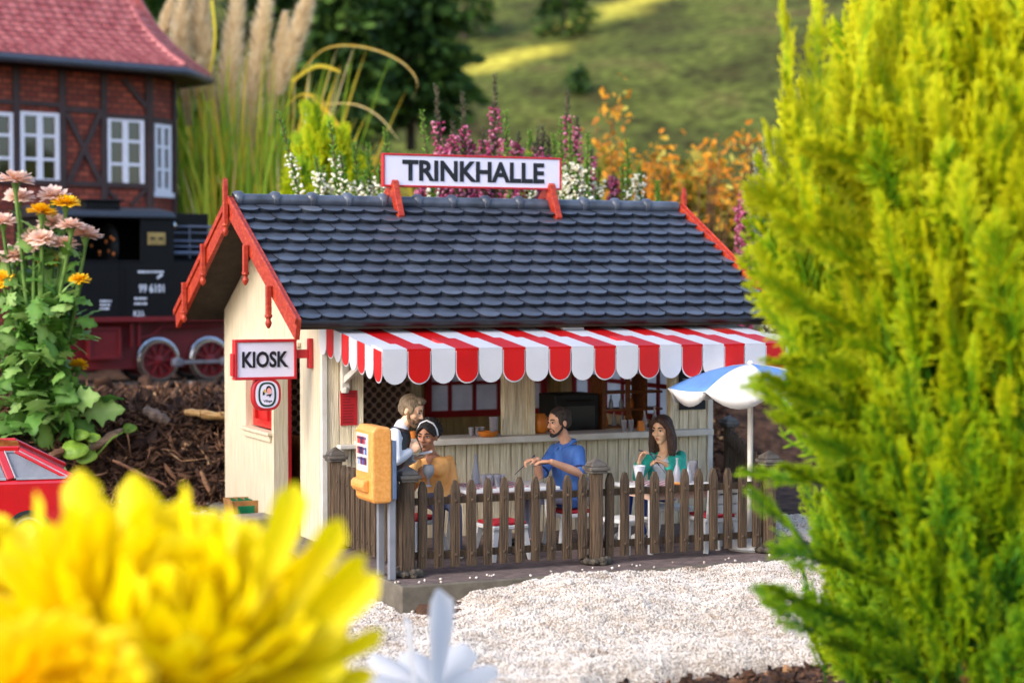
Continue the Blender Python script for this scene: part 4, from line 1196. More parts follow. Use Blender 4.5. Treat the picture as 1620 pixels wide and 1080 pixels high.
# ------------------------------------------------------------------ people
RC = Vector((RGT[0], RGT[1], 0)); TC = Vector((-FWD[0], -FWD[1], 0)).normalized()
SC = 1.26
def fr(f, roll=0.0):
    f = Vector(f).normalized(); r = f.cross(Vector((0, 0, 1))).normalized(); u = r.cross(f)
    return r, f, u
def rotv(v, ax, a): return Matrix.Rotation(a, 3, ax) @ v
def hand_prims(mb, wr, d, n, side, curl=.8, s=SC):
    """palm, five fingers; d along the hand, n out of the palm, side=+1 thumb on d x n"""
    wr = Vector(wr); d = Vector(d).normalized(); n = Vector(n); n = (n-d*n.dot(d)).normalized(); t = d.cross(n)*side
    mb.ell(wr+d*.048*s, (.042*s, .018*s, .054*s), frame=(t, n, d), n=12, m=8)
    for off, ln in ((.031, .072), (.011, .084), (-.010, .078), (-.030, .060)):
        b = wr+d*.088*s+t*off*s; ax = d.cross(n); a1, a2, a3 = curl*.75, curl*1.65, curl*2.3
        v1, v2, v3 = [(d*math.cos(a)+n*math.sin(a)) for a in (a1, a2, a3)]
        p1 = b+v1*ln*.45*s; p2 = p1+v2*ln*.32*s; p3 = p2+v3*ln*.25*s
        mb.capsule(b-d*.02*s, p1, .0098*s, .0092*s, 8); mb.capsule(p1, p2, .0092*s, .0084*s, 8); mb.capsule(p2, p3, .0084*s, .0075*s, 8)
    b = wr+d*.028*s+t*.034*s; v = (d*.65+t*.65+n*.35).normalized(); p1 = b+v*.04*s; v2 = (d*.8+n*.55+t*.1).normalized(); p2 = p1+v2*.034*s
    mb.capsule(b, p1, .0125*s, .011*s, 8); mb.capsule(p1, p2, .011*s, .0085*s, 8)

def head_prims(mb, c, f, s, fem=False):
    r, f, u = fr(f); H = .235*s*1.2; c = Vector(c)
    P = lambda a, b, z: c+r*(a*H)+f*(b*H)+u*(z*H)
    k = .94 if fem else 1.0
    mb.ell(P(0, -.04, .13), (.325*H, .405*H, .36*H), frame=(r, f, u), n=20, m=14)
    mb.ell(P(0, .09, -.14), (.255*H*k, .275*H, .335*H), frame=(r, f, u), n=18, m=12)
    mb.ell(P(0, .20, -.40), (.13*H*k, .115*H, .09*H), frame=(r, f, u), n=12, m=8)
    for q in (-1, 1):
        mb.ell(P(q*.17, .235, -.10), (.10*H, .09*H, .09*H), frame=(r, f, u))      # cheeks
        mb.ell(P(q*.325, -.05, -.03), (.035*H, .075*H, .115*H), frame=(r, f, u))  # ears
        mb.capsule(P(q*.05, .345, .105), P(q*.19, .30, .10), .038*H, .03*H)       # brow ridge
    mb.tube([P(0, .345, .08), P(0, .405, -.02), P(0, .43 if fem else .45, -.10), P(0, .37, -.145)], [.028*H, .036*H, .05*H, .04*H], 8)
    for q in (-1, 1): mb.ell(P(q*.05, .40, -.11), (.035*H, .045*H, .032*H), frame=(r, f, u))
    mb.capsule(P(-.07, .335, -.225), P(.07, .335, -.225), .03*H, .03*H)
    mb.capsule(P(-.055, .33, -.275), P(.055, .33, -.275), .033*H, .033*H)
    return P, H, (r, f, u)

eye_w = M('eye_white', srgb(226, 218, 210), rough=.3, var=.02); eye_d = M('eye_dark', srgb(26, 18, 16), rough=.25)
def face_details(P, H, fx, par, brow_m, lip_m):
    r, f, u = fx
    off = par.location
    for q in (-1, 1):
        mb = MB(); mb.m = 0; mb.ell(P(q*.135, .305, .035), (.055*H, .040*H, .026*H), frame=fx, n=10, m=6)
        mb.m = 1; mb.ell(P(q*.135, .338, .033), (.028*H, .02*H, .030*H), frame=fx, n=8, m=6)
        mb.m = 1; mb.tube([P(q*.075, .338, .05), P(q*.135, .348, .072), P(q*.2, .315, .05)], .010*H, 5)
        mb.build('eye', [eye_w, eye_d], par, smooth=60, off=off)
        mb = MB(); mb.tube([P(q*.055, .375, .125), P(q*.13, .365, .155), P(q*.225, .30, .13)], [.020*H, .024*H, .012*H], 6); mb.build('eyebrow', brow_m, par, smooth=60, off=off)
    mb = MB(); mb.tube([P(-.095, .325, -.25), P(-.035, .372, -.232), P(0, .37, -.238), P(.035, .372, -.232), P(.095, .325, -.25)], [.008*H, .018*H, .017*H, .018*H, .008*H], 6)
    mb.tube([P(-.08, .335, -.262), P(0, .375, -.275), P(.08, .335, -.262)], [.006*H, .022*H, .006*H], 6)
    mb.build('lips', lip_m, par, smooth=60, off=off)

def torso_loft(hip, chest, neck, side, s, k=1.0, fem=False, top=True, kd=1.0):
    hip, chest, neck = Vector(hip), Vector(chest), Vector(neck); g = k*s
    ax = (chest-hip)
    w = 1.0 if fem else 1.10
    st = [(hip-ax*.34, .10*g*w, .08*g*kd), (hip-ax*.28, .15*g*w, .11*g*kd), (hip, .168*g*w*(1.04 if fem else 1), .122*g*kd), (hip.lerp(chest, .5), .148*g*w*(.9 if fem else 1), .108*g*kd),
          (chest, .172*g*w, .122*g*kd), (chest.lerp(neck, .5), .180*g*w, .105*g*kd), (chest.lerp(neck, .72), .150*g*w, .085*g*kd), (chest.lerp(neck, .88), .095*g*w, .070*g*kd), (neck, .062*g, .062*g)]
    return st if top else st[:6]

def person(label, loc, hip, chest, neck, head, hf, bf, arms, legs, skin, parts, fem=False, s=SC):
    """arms: [(shoulder, elbow, wrist, hand dir, palm normal, thumb side, curl)], legs: [(hip, knee, ankle, toe)]"""
    t = thing('person', label, 'person', loc); off = t.location
    bfv = Vector(bf).normalized(); side = bfv.cross(Vector((0, 0, 1))).normalized()
    mb = MB()
    mb.loft(torso_loft(hip, chest, neck, side, s, .86, fem), side)
    mb.capsule(Vector(neck)-Vector((0, 0, .03)), Vector(head)-Vector((0, 0, .05)), .060*s, .055*s)
    P, H, fx = head_prims(mb, head, hf, s, fem)
    m_ = .92 if fem else 1.14
    for sh, el, wr, hd, pn, sd, cu in arms:
        mb.capsule(sh, el, .046*s*m_, .038*s*m_); mb.capsule(el, Vector(el).lerp(Vector(wr), .35), .038*s*m_, .039*s*m_); mb.capsule(Vector(el).lerp(Vector(wr), .35), wr, .039*s*m_, .026*s*m_)
        hand_prims(mb, wr, hd, pn, sd, cu, s*1.05)
    for hp, kn, an, toe in legs:
        mb.capsule(hp, kn, .07*s, .048*s); mb.capsule(kn, an, .046*s, .032*s); mb.capsule(an, toe, .034*s, .026*s)
    mb2 = MB(); mb2.v = [tuple(Vector(v)-off) for v in mb.v]; mb2.f = mb.f; mb2.mi = mb.mi
    remeshed(mb2, .0075, 'body', skin, t, it=3)
    return t, P, H, fx, side

def cloth_part(mb, name, m, t, voxel=.011, it=5, jitter=0.0):
    off = t.location; mb.v = [tuple(Vector(v)-off) for v in mb.v]
    return remeshed(mb, voxel, name, m, t, it=it, jitter=jitter)

def fold_mat(name, c1, c2, rough=.7):
    return M(name, c1, col2=c2, rough=rough, scale=5, bump=.6, bscale=11, stretch=(1, 1, .55))
def hair_mat(name, c1, c2): return M(name, c1, col2=c2, rough=.6, scale=16, stretch=(3, 3, 1), bump=.9, bscale=34)

skin_a = M('skin_light', srgb(216, 164, 128), col2=srgb(234, 186, 152), rough=.5, scale=6)
skin_b = M('skin_brown', srgb(168, 110, 78), col2=srgb(190, 130, 96), rough=.5, scale=6)
skin_c = M('skin_tan', srgb(204, 146, 114), col2=srgb(224, 168, 134), rough=.5, scale=6)
skin_d = M('skin_fair', srgb(218, 166, 128), col2=srgb(236, 190, 152), rough=.5, scale=6)
lip = M('lip', srgb(168, 92, 78), rough=.45); lip_d = M('lip_dark', srgb(128, 66, 54), rough=.45)

# --- waiter, standing and leaning forward over his note pad
J = lambda px, py, Y: at(px, py, Y=Y)
whf = RC*.93+TC*.30+Vector((0, 0, -.38))
neck = J(635, 673, -1.72); hip = J(604, 768, -1.72)
hip = Vector((hip.x, hip.y, hip.z)); chest = hip.lerp(neck, .60)+RC*.02
head = J(651, 649, -1.74)
shR, shL = J(624, 687, -1.94), J(630, 684, -1.52)
elR, wrR = J(627, 727, -2.02), J(649, 714, -1.92)
elL, wrL = J(636, 731, -1.50), J(656, 725, -1.74)
hipR, hipL = hip-TC*-.0+Vector((-.03, -.1, -.02)), hip+Vector((.05, .1, -.02))
legs = [(hipR, Vector((hipR.x+.04, hipR.y, .56)), Vector((hipR.x-.02, hipR.y, .12)), Vector((hipR.x+.16, hipR.y-.07, .05))),
        (hipL, Vector((hipL.x+.05, hipL.y, .56)), Vector((hipL.x, hipL.y, .12)), Vector((hipL.x+.18, hipL.y-.07, .05)))]
t, P, H, fx, side = person('bearded waiter in white shirt and black vest bending over his note pad', (hip.x, hip.y, 0), hip, chest, neck, head, whf, RC,
    [(shR, elR, wrR, RC*.75+Vector((0, 0, .6)), RC*.3-TC*1, 1, 1.05), (shL, elL, wrL, RC*.95+TC*.1+Vector((0, 0, .25)), Vector((0, 0, 1)), -1, .3)],
    legs, skin_a, None)
shirt = fold_mat('shirt_white', srgb(206, 208, 216), srgb(228, 229, 234)); vest = fold_mat('vest_black', srgb(20, 20, 26), srgb(36, 36, 44), .5)
mb = MB(); mb.loft(torso_loft(hip, chest, neck, side, SC, 1.02)[2:], side)
for sh, el, wr in ((shR, elR, wrR), (shL, elL, wrL)):
    e2 = Vector(el).lerp(Vector(wr), .45); mb.capsule(sh, Vector(sh).lerp(el, .5), .066*SC, .063*SC); mb.capsule(Vector(sh).lerp(el, .5), el, .063*SC, .056*SC); mb.capsule(el, e2, .058*SC, .054*SC); mb.capsule(e2, Vector(el).lerp(Vector(wr), .92), .054*SC, .042*SC)
mb.capsule(neck-Vector((0, 0, .05)), neck+(Vector(head)-neck)*.02, .068*SC, .064*SC)
cloth_part(mb, 'shirt', shirt, t)
mb = MB(); st = torso_loft(hip, chest, neck, side, SC, 1.13); st = st[1:5]+[(st[5][0], st[5][1]*.88, st[5][2]*1.06), (st[6][0], st[6][1]*1.04, st[6][2]*1.10), (st[7][0], st[7][1]*1.05, st[7][2]*1.10)]
mb.loft(st, side); cloth_part(mb, 'vest', vest, t)
mb = MB()
for hp, kn, an, toe in legs: mb.capsule(hp, kn, .088*SC, .066*SC); mb.capsule(kn, an, .066*SC, .05*SC)
mb.ell(hip-Vector((0, 0, .03)), (.185*SC, .135*SC, .12*SC), frame=(side, Vector(RC), Vector((0, 0, 1)))); cloth_part(mb, 'trousers', vest, t)
shoe_d = M('shoe_dark', srgb(26, 24, 24), rough=.4)
def shoes(legs, t, m):
    for hp, kn, an, toe in legs:
        mb = MB(); mb.capsule(Vector(an)-Vector((0, 0, .04)), toe, .046*SC, .040*SC); cloth_part(mb, 'shoe', m, t)
shoes(legs, t, shoe_d)
hair_bl = hair_mat('hair_blond', srgb(98, 80, 60), srgb(150, 128, 100)); beard_bl = hair_mat('beard_blond', srgb(104, 74, 48), srgb(146, 110, 76))
def beard(P, H, fx, t, m, full=True):
    mb = MB(); r = .055*H if full else .04*H
    jaw = [P(-.30, .02, -.02), P(-.285, .06, -.20), P(-.20, .19, -.36), P(-.09, .30, -.43), P(0, .325, -.44), P(.09, .30, -.43), P(.20, .19, -.36), P(.285, .06, -.20), P(.30, .02, -.02)]
    mb.tube(jaw, [r*.6, r*1.1, r*1.3, r*1.4, r*1.5, r*1.4, r*1.3, r*1.1, r*.6], 8)
    mb.tube([P(-.14, .30, -.30), P(-.12, .335, -.21), P(-.04, .385, -.175), P(.04, .385, -.175), P(.12, .335, -.21), P(.14, .30, -.30), ], [r*.7, r*.6, r*.55, r*.55, r*.6, r*.7], 6)
    mb.ell(P(0, .31, -.41), (.10*H, .06*H, .07*H), frame=fx)
    if full:
        for q in (-1, 1): mb.ell(P(q*.17, .20, -.30), (.10*H, .09*H, .12*H), frame=fx)
    cloth_part(mb, 'beard', m, t, voxel=.007, it=2)
def short_hair(P, H, fx, t, m, quiff=0.0, jitter=.0, curls=60):
    mb = MB()
    mb.ell(P(0, -.085, .175), (.352*H, .415*H, .365*H), frame=fx, n=20, m=14)
    mb.ell(P(0, -.17, .02), (.335*H, .32*H, .30*H), frame=fx, n=16, m=12)
    for q in (-1, 1): mb.ell(P(q*.30, .10, .06), (.05*H, .08*H, .14*H), frame=fx)
    if quiff:
        mb.ell(P(-.05, .17, .43), (.24*H, .2*H, .10*H), frame=fx); mb.ell(P(.06, .26, .38), (.16*H, .10*H, .08*H), frame=fx)
    rr = random.Random(1)
    for _ in range(curls):
        a, b = rr.uniform(0, 2*PI), rr.uniform(.05, .5)*PI
        d = (math.sin(b)*math.cos(a)*.35, -.085+math.sin(b)*math.sin(a)*.41, .175+math.cos(b)*.365)
        if d[1] > .22: continue
        mb.ell(P(*d), (.05*H, .05*H, .04*H), frame=fx, n=6, m=5)
    cloth_part(mb, 'hair', m, t, voxel=.008, it=2, jitter=jitter)
short_hair(P, H, fx, t, hair_bl, quiff=1, curls=0); beard(P, H, fx, t, beard_bl); face_details(P, H, fx, t, beard_bl, lip)
# note pad and pen
o = MB(); c = wrL+RC*.13+Vector((0, 0, .055)); o.beam(c-RC*.08, c+RC*.08+Vector((0, 0, .03)), .13, .02); o = o.build('notepad', shirt, bevel=.004); tag(o, 'white note pad in the left hand of the waiter', 'notepad')
hR = wrR+(RC*.75+Vector((0, 0, .6))).normalized()*.11
mb = MB(); mb.tube([hR+RC*.05+Vector((0, 0, -.05)), hR-RC*.02+Vector((0, 0, .12))], [.006, .010], 8); o = mb.build('pen', black, smooth=40); tag(o, 'black pen held upright in the fist of the waiter', 'pen')

# --- seated figures
def seated_legs(hip, side, dirv, gap, knee_z, reach, foot_fwd=.12, foot_z=.1):
    out = []
    for q in (-1, 1):
        h = Vector(hip)+side*(q*gap); k = h+dirv*reach; k.z = knee_z; a = k+dirv*.02+side*q*.02; a.z = foot_z+.02
        toe = a+dirv*foot_fwd; toe.z = .05; out.append((h, k, a, toe))
    return out
# woman in orange with white hair band
bf = TC*.95-RC*.18
hip = J(690, 787, -1.25); hip.z = max(hip.z, .56); neck = J(682, 719, -1.30); chest = hip.lerp(neck, .62); head = J(676, 691, -1.32)
sd_ = Vector(bf).normalized().cross(Vector((0, 0, 1))).normalized()
legs = seated_legs(hip, sd_, (TC*.8+RC*.25).normalized(), .10, .60, .50)
shA, shB = J(657, 732, -1.28), J(710, 729, -1.18)
elA, wrA = J(650, 772, -1.45), J(662, 756, -1.72)
elB, wrB = J(719, 768, -1.30), J(700, 790, -1.55)
t, P, H, fx, side = person('seated woman in orange blouse with white hairband holding a grey goblet', (hip.x, hip.y, 0), hip, chest, neck, head, TC*.92-RC*.34+Vector((0, 0, -.02)), bf,
    [(shA, elA, wrA, RC*.55+TC*.3+Vector((0, 0, .7)), RC*.5-TC*.6, 1, .9), (shB, elB, wrB, -RC*.8+TC*.5, Vector((0, 0, -1)), -1, .35)], legs, skin_b, None, fem=True)
blouse = fold_mat('blouse_orange', srgb(236, 158, 78), srgb(246, 184, 108)); jean_g = fold_mat('trousers_slate', srgb(62, 66, 88), srgb(86, 92, 118))
def sleeves(mb, ar, r0, r1, upto=.9, s=SC):
    for sh, el, wr in ar:
        mid = Vector(el).lerp(Vector(wr), upto); mb.capsule(sh, el, r0*s, (r0+r1)*.5*s); mb.capsule(el, mid, (r0+r1)*.5*s, r1*s)
mb = MB(); st = torso_loft(hip, chest, neck, side, SC, 1.0, True); st = st[:7]+[(st[7][0], st[7][1]*.9, st[7][2])]; mb.loft(st, side)
for q in (-1, 1): mb.ell(chest+Vector((0, 0, .02))+Vector(bf).normalized()*.085*SC+side*q*.07*SC, (.07*SC, .06*SC, .07*SC), frame=(side, Vector(bf).normalized(), Vector((0, 0, 1))))
sleeves(mb, ((shA, elA, wrA), (shB, elB, wrB)), .058, .048); cloth_part(mb, 'blouse', blouse, t)
mb = MB(); bfn = Vector(bf).normalized(); v0 = chest.lerp(neck, .95)
mb.loft([(v0+bfn*.058*SC, .048*SC, .02), (chest.lerp(neck, .75)+bfn*.098*SC, .034*SC, .016), (chest.lerp(neck, .38)+bfn*.124*SC, .006*SC, .008)], side); cloth_part(mb, 'neckline', skin_b, t, voxel=.007, it=2)
def trousers(hip, legs, side, m, t, ra=.088, rb=.066, rc=.052):
    mb = MB()
    for hp, kn, an, toe in legs: mb.capsule(hp, kn, ra*SC, rb*SC); mb.capsule(kn, an, rb*SC, rc*SC)
    mb.ell(Vector(hip), (.18*SC, .15*SC, .12*SC), frame=(side, Vector((0, 0, 1)).cross(side), Vector((0, 0, 1)))); cloth_part(mb, 'trousers', m, t)
trousers(hip, legs, side, jean_g, t); shoe_w = M('shoe_white', srgb(222, 220, 214), rough=.5); shoes(legs, t, shoe_w)
hair_k = hair_mat('hair_black', srgb(18, 14, 14), srgb(44, 36, 36))
mb = MB(); mb.ell(P(0, -.10, .20), (.36*H, .42*H, .36*H), frame=fx, n=20, m=14); mb.ell(P(0, -.24, .22), (.42*H, .36*H, .40*H), frame=fx, n=16, m=12)
for q in (-1, 1): mb.tube([P(q*.02, .30, .40), P(q*.16, .335, .30), P(q*.27, .24, .18), P(q*.315, .10, .04)], [.06*H, .07*H, .07*H, .04*H], 8)
rr = random.Random(4)
for _ in range(230):
    a, b = rr.uniform(0, 2*PI), math.acos(rr.uniform(-.35, 1))
    d = (math.sin(b)*math.cos(a)*.43, -.24+math.sin(b)*math.sin(a)*.36, .22+math.cos(b)*.42)
    if d[1] > .0: continue
    mb.ell(P(*d), (.045*H, .045*H, .045*H), n=6, m=5)
cloth_part(mb, 'hair', hair_k, t, voxel=.007, it=1)
mb = MB(); mb.tube([P(-.385, -.02, .05), P(-.36, -.0, .27), P(-.24, .03, .47), P(0, .05, .575), P(.24, .03, .47), P(.36, .0, .27), P(.385, -.02, .05)], .022*H, 8, flat=1.5); mb.build('hairband', shirt, t, smooth=60, off=t.location)
face_details(P, H, fx, t, hair_k, lip_d)
hA = wrA+(RC*.55+TC*.3+Vector((0, 0, .7))).normalized()*.10+RC*.06
gb = lathe_thing('goblet', 'large grey goblet held by the woman in orange', 'goblet', (hA.x, hA.y, hA.z-.17), [(a_*.78, b_*.86) for a_, b_ in [(.055, 0), (.055, .01), (.014, .03), (.014, .10), (.045, .13), (.085, .18), (.095, .235), (.075, .30), (.066, .30), (.08, .235), (.035, .145)]], M('goblet_grey', srgb(150, 150, 156), rough=.35, var=.05), n=18)

# man in blue polo
bf = -RC*.80+TC*.55
hip = J(896, 790, -1.30); hip.z = .62; neck = J(897, 697, -1.38); chest = hip.lerp(neck, .62)-Vector((0, 0, .0)); head = J(884, 668, -1.40)
sd_ = Vector(bf).normalized().cross(Vector((0, 0, 1))).normalized()
legs = seated_legs(hip, sd_, (-RC*.86+TC*.35).normalized(), .11, .62, .50)
shA, shB = J(915, 714, -1.56), J(878, 712, -1.20)
elA, wrA = J(917, 748, -1.75), J(872, 730, -1.88)
elB, wrB = J(853, 752, -1.42), J(850, 727, -1.70)
t, P, H, fx, side = person('seated bearded man in blue polo shirt cutting with a knife at the left table', (hip.x, hip.y, 0), hip, chest, neck, head, -RC*.86+TC*.52+Vector((0, 0, -.10)), bf,
    [(shA, elA, wrA, -RC*1.0+TC*.1+Vector((0, 0, .05)), Vector((0, 0, -1)), -1, .45), (shB, elB, wrB, -RC*.9+TC*.2+Vector((0, 0, .0)), Vector((0, 0, -1)), 1, .9)], legs, skin_c, None)
polo = fold_mat('polo_blue', srgb(44, 82, 150), srgb(74, 118, 186)); lilac_t = fold_mat('trousers_lilac', srgb(150, 150, 172), srgb(178, 178, 198))
mb = MB(); st = torso_loft(hip, chest, neck, side, SC, 1.03); mb.loft(st[:8], side)
sleeves(mb, [(a, Vector(a).lerp(b, .82), Vector(a).lerp(b, .84)) for a, b in ((shA, elA), (shB, elB))], .070, .072); cloth_part(mb, 'polo_shirt', polo, t)
bfn = Vector(bf).normalized(); mb = MB(); cr0 = chest.lerp(neck, .93)
ringp = [cr0+sd_*(.088*SC*math.cos(a_))+bfn*(.080*SC*math.sin(a_))+Vector((0, 0, -.05*math.sin(a_) if math.sin(a_) > 0 else .02)) for a_ in np.linspace(PI/2+.25, PI/2+2*PI-.25, 18)]
mb.tube(ringp, [.012]+[.022]*16+[.012], 8, flat=1.2)
for q in (-1, 1): mb.tube([cr0+bfn*.085*SC+sd_*q*.02-Vector((0, 0, .045)), cr0+bfn*.105*SC+sd_*q*.05-Vector((0, 0, .10))], [.03, .008], 6, flat=.5)
mb.build('collar', polo, t, smooth=60, off=t.location)
mb = MB()
for a, b in ((shA, elA), (shB, elB)):
    p = Vector(a).lerp(b, .84); d = (Vector(b)-Vector(a)).normalized(); mb.tube([p-d*.012, p+d*.012], .0735*SC*1.04, 14)
mb.build('cuff', M('cuff_navy', srgb(24, 36, 84), rough=.7), t, smooth=40, off=t.location)
trousers(hip, legs, side, lilac_t, t); shoes(legs, t, shoe_d)
hair_b = hair_mat('hair_dark', srgb(32, 24, 20), srgb(66, 52, 42))
short_hair(P, H, fx, t, hair_b); beard(P, H, fx, t, hair_k, full=False); face_details(P, H, fx, t, hair_k, lip)
def cutlery(name, label, c, d, ln=.26, fork=False):
    d = Vector(d).normalized(); c = Vector(c); mb = MB(); up = Vector((0, 0, 1))
    mb.tube([c-d*ln*.5, c-d*ln*.1, c+d*ln*.1], [.009, .008, .006], 6)
    if fork:
        sdv = d.cross(up).normalized(); mb.beam(c+d*ln*.1, c+d*ln*.26, .02, .006, w1=.036)
        for q in (-1, 0, 1): mb.tube([c+d*ln*.26+sdv*q*.014, c+d*ln*.46+sdv*q*.014], .0045, 5)
    else: mb.beam(c+d*ln*.1, c+d*ln*.52, .028, .006, w1=.012)
    o = mb.build(name, M('cutlery_steel', srgb(120, 116, 138), rough=.25, metal=.7, var=.05), smooth=40); return tag(o, label, name)
cutlery('knife', 'knife held downwards in the right fist of the man in blue', wrB-RC*.15+Vector((0, 0, -.06)), -RC*.75-Vector((0, 0, .7))+TC*.2, ln=.34)
cutlery('fork', 'fork in the left hand of the man in blue', wrA-RC*.12+Vector((0, 0, -.035)), -RC*.9+TC*.3-Vector((0, 0, .1)), fork=True)

# woman in teal
bf = TC*.85-RC*.50
hip = J(1052, 786, -1.20); hip.z = .60; neck = J(1054, 713, -1.15); chest = hip.lerp(neck, .62); head = J(1047, 680, -1.18)
sd_ = Vector(bf).normalized().cross(Vector((0, 0, 1))).normalized()
legs = seated_legs(hip, sd_, (TC*.55-RC*.80).normalized(), .10, .64, .50)
shA, shB = J(1030, 724, -1.12), J(1077, 721, -1.08)
elA, wrA = J(1009, 755, -1.30), J(1011, 730, -1.55)
elB, wrB = J(1078, 757, -1.38), J(1052, 733, -1.58)
t, P, H, fx, side = person('seated woman in teal cardigan with long brown hair holding cutlery', (hip.x, hip.y, 0), hip, chest, neck, head, TC*.80-RC*.56+Vector((0, 0, -.12)), bf,
    [(shA, elA, wrA, RC*.25+TC*.1+Vector((0, 0, .95)), RC*.8+TC*.2, 1, 1.0), (shB, elB, wrB, -RC*.85+TC*.2+Vector((0, 0, .35)), Vector((-.3, 0, -.8)), -1, .75)], legs, skin_d, None, fem=True)
teal = fold_mat('cardigan_teal', srgb(22, 158, 136), srgb(56, 194, 168)); jean_b = fold_mat('jeans_blue', srgb(22, 52, 132), srgb(40, 76, 164))
bfn = Vector(bf).normalized()
mb = MB(); st = torso_loft(hip, chest, neck, side, SC, .97, True); st = [(c_+bfn*.028*SC, a*.62, b) for c_, a, b in st[1:6]]+[(chest.lerp(neck, .62)+bfn*.03*SC, .075*SC, .075*SC)]
mb.loft(st, side)
for q in (-1, 1): mb.ell(chest+Vector((0, 0, .02))+bfn*.098*SC+side*q*.06*SC, (.062*SC, .055*SC, .065*SC), frame=(side, bfn, Vector((0, 0, 1))))
cloth_part(mb, 'white_top', shirt, t)
mb = MB(); v0 = chest.lerp(neck, .98)
mb.loft([(v0+bfn*.055*SC, .055*SC, .02), (chest.lerp(neck, .75)+bfn*.10*SC, .055*SC, .016), (chest.lerp(neck, .45)+bfn*.128*SC, .05*SC, .010)], side); cloth_part(mb, 'neckline', skin_d, t, voxel=.007, it=2)
mb = MB(); st = torso_loft(hip, chest, neck, side, SC, 1.02, True); mb.loft([(c_-bfn*.022*SC, a, b*.9) for c_, a, b in st[1:7]], side)
for q in (-1, 1):
    mb.tube([chest.lerp(neck, .85)+side*q*.06*SC+bfn*.02, chest.lerp(neck, .45)+side*q*.098*SC+bfn*.085*SC, chest+side*q*.112*SC+bfn*.10*SC, hip.lerp(chest, .4)+side*q*.10*SC+bfn*.10*SC, hip+side*q*.115*SC+bfn*.10*SC], [.03*SC, .042*SC, .045*SC, .042*SC, .04*SC], 8)
sleeves(mb, ((shA, elA, wrA), (shB, elB, wrB)), .060, .050, .78); cloth_part(mb, 'cardigan', teal, t)
trousers(hip, legs, side, jean_b, t); shoes(legs, t, shoe_w)
hair_br = hair_mat('hair_brown', srgb(50, 32, 26), srgb(88, 60, 48))
mb = MB(); mb.ell(P(0, -.09, .19), (.37*H, .42*H, .37*H), frame=fx, n=20, m=14)
mb.ell(P(0, -.20, -.05), (.40*H, .30*H, .45*H), frame=fx, n=16, m=12)
for q in (-1, 1):
    mb.tube([P(q*.06, .27, .47), P(q*.24, .22, .33), P(q*.345, .09, .08), P(q*.37, .05, -.2), P(q*.40, .07, -.5), P(q*.40, .09, -.80), P(q*.36, .11, -1.0)], [.08*H, .12*H, .12*H, .14*H, .15*H, .13*H, .05*H], 10)
    mb.tube([P(q*.30, -.1, .1), P(q*.36, -.10, -.3), P(q*.36, -.08, -.7), P(q*.30, -.06, -.95)], [.14*H, .18*H, .17*H, .08*H], 10)
mb.tube([P(0, -.30, .1), P(0, -.33, -.4), P(0, -.28, -.85)], [.25*H, .3*H, .2*H], 10)
rr = random.Random(7)
for q in (-1, 1):
    for _ in range(9):
        a, b = rr.uniform(-.15, .12), rr.uniform(.42, .49)
        mb.tube([P(q*b*.8, a, .15), P(q*b, a, -.2), P(q*b*1.04, a+.02, -.55), P(q*b*.98, a+.03, -1.0)], [.02*H, .035*H, .035*H, .015*H], 6)
cloth_part(mb, 'hair', hair_br, t, voxel=.008, it=2)
face_details(P, H, fx, t, hair_br, lip)
hA = wrA+Vector((0, 0, .10))+RC*.05
cutlery('fork', 'fork in the raised right fist of the woman in teal', hA+RC*.09-Vector((0, 0, .0)), RC*.9-Vector((0, 0, .28)), fork=True, ln=.30)
cutlery('knife', 'knife in the left hand of the woman in teal', wrB-RC*.09+Vector((0, 0, .0)), RC*.6-Vector((0, 0, .75)), ln=.34)
# ------------------------------------------------------------------ plane helper: photo pixels on a standing plane -> local (u, v)
class Plane:
    def __init__(s, px, py, d, yaw):
        s.p = at(px, py, d=d); s.yaw = yaw; s.a = np.array([math.cos(yaw), math.sin(yaw), 0]); s.n = np.array([-math.sin(yaw), math.cos(yaw), 0])
    def uv(s, px, py, off=0.0):
        r = FWD+(px-810)/F_PX*RGT-(py-540)/F_PX*UPV; p0 = np.array(s.p)+s.n*off
        t = ((p0-CAM)@s.n)/(r@s.n); q = CAM+r*t-np.array(s.p)
        return float(q@s.a), float(q[2])

# ------------------------------------------------------------------ railway and locomotive
LY = math.radians(9)
LP = Plane(250, 603, 38.0, LY)
rail_m = M('rail_steel', srgb(92, 84, 78), rough=.45, var=.2, metal=.3); sleeper_m = M('sleeper', srgb(54, 42, 34), rough=.9)
TR = thing('railway_track', 'narrow gauge railway track on pinkish ballast below the black locomotive', 'track', LP.p-Vector((0, 0, .02)), LY)
GA = 1.15
for y in (.0, GA):
    mb = MB(); mb.prism([(y-.035, -.02), (y+.035, -.02), (y+.035, .02), (y+.012, .02), (y+.012, -.06), (y+.07, -.1), (y-.07, -.1), (y-.012, -.06), (y-.012, .02), (y-.035, .02)], 'x', -16, 26); mb.build('rail', rail_m, TR)
mb = MB()
for k in range(60): mb.box(-16+k*.7, -15.72+k*.7, -.45, GA+.45, -.22, -.101)
o = mb.build('sleepers', sleeper_m, TR)
bp_, bs_ = [], []
rb = np.random.default_rng(8)
for _ in range(5200):
    u, v = rb.uniform(-9, 12), rb.uniform(-1.3, 1.6); z = -.16 if -.5 < v < GA+.5 else -.2-.1*abs(v-.3)
    p = np.array(LP.p)+LP.a*u+LP.n*v; bp_.append((p[0], p[1], p[2]+z+rb.uniform(-.02, .06))); bs_.append(rb.uniform(.04, .095))
tag(scatter('ballast', bp_, bs_, attr_mat('ballast_stone', [(0, srgb(96, 78, 72)), (.5, srgb(164, 138, 132)), (1, srgb(206, 184, 178))], rough=.9, nvar=.2, transl=0), rb.random(len(bp_)), rng=rb), kind='stuff', label='pinkish ballast stones of the railway track')
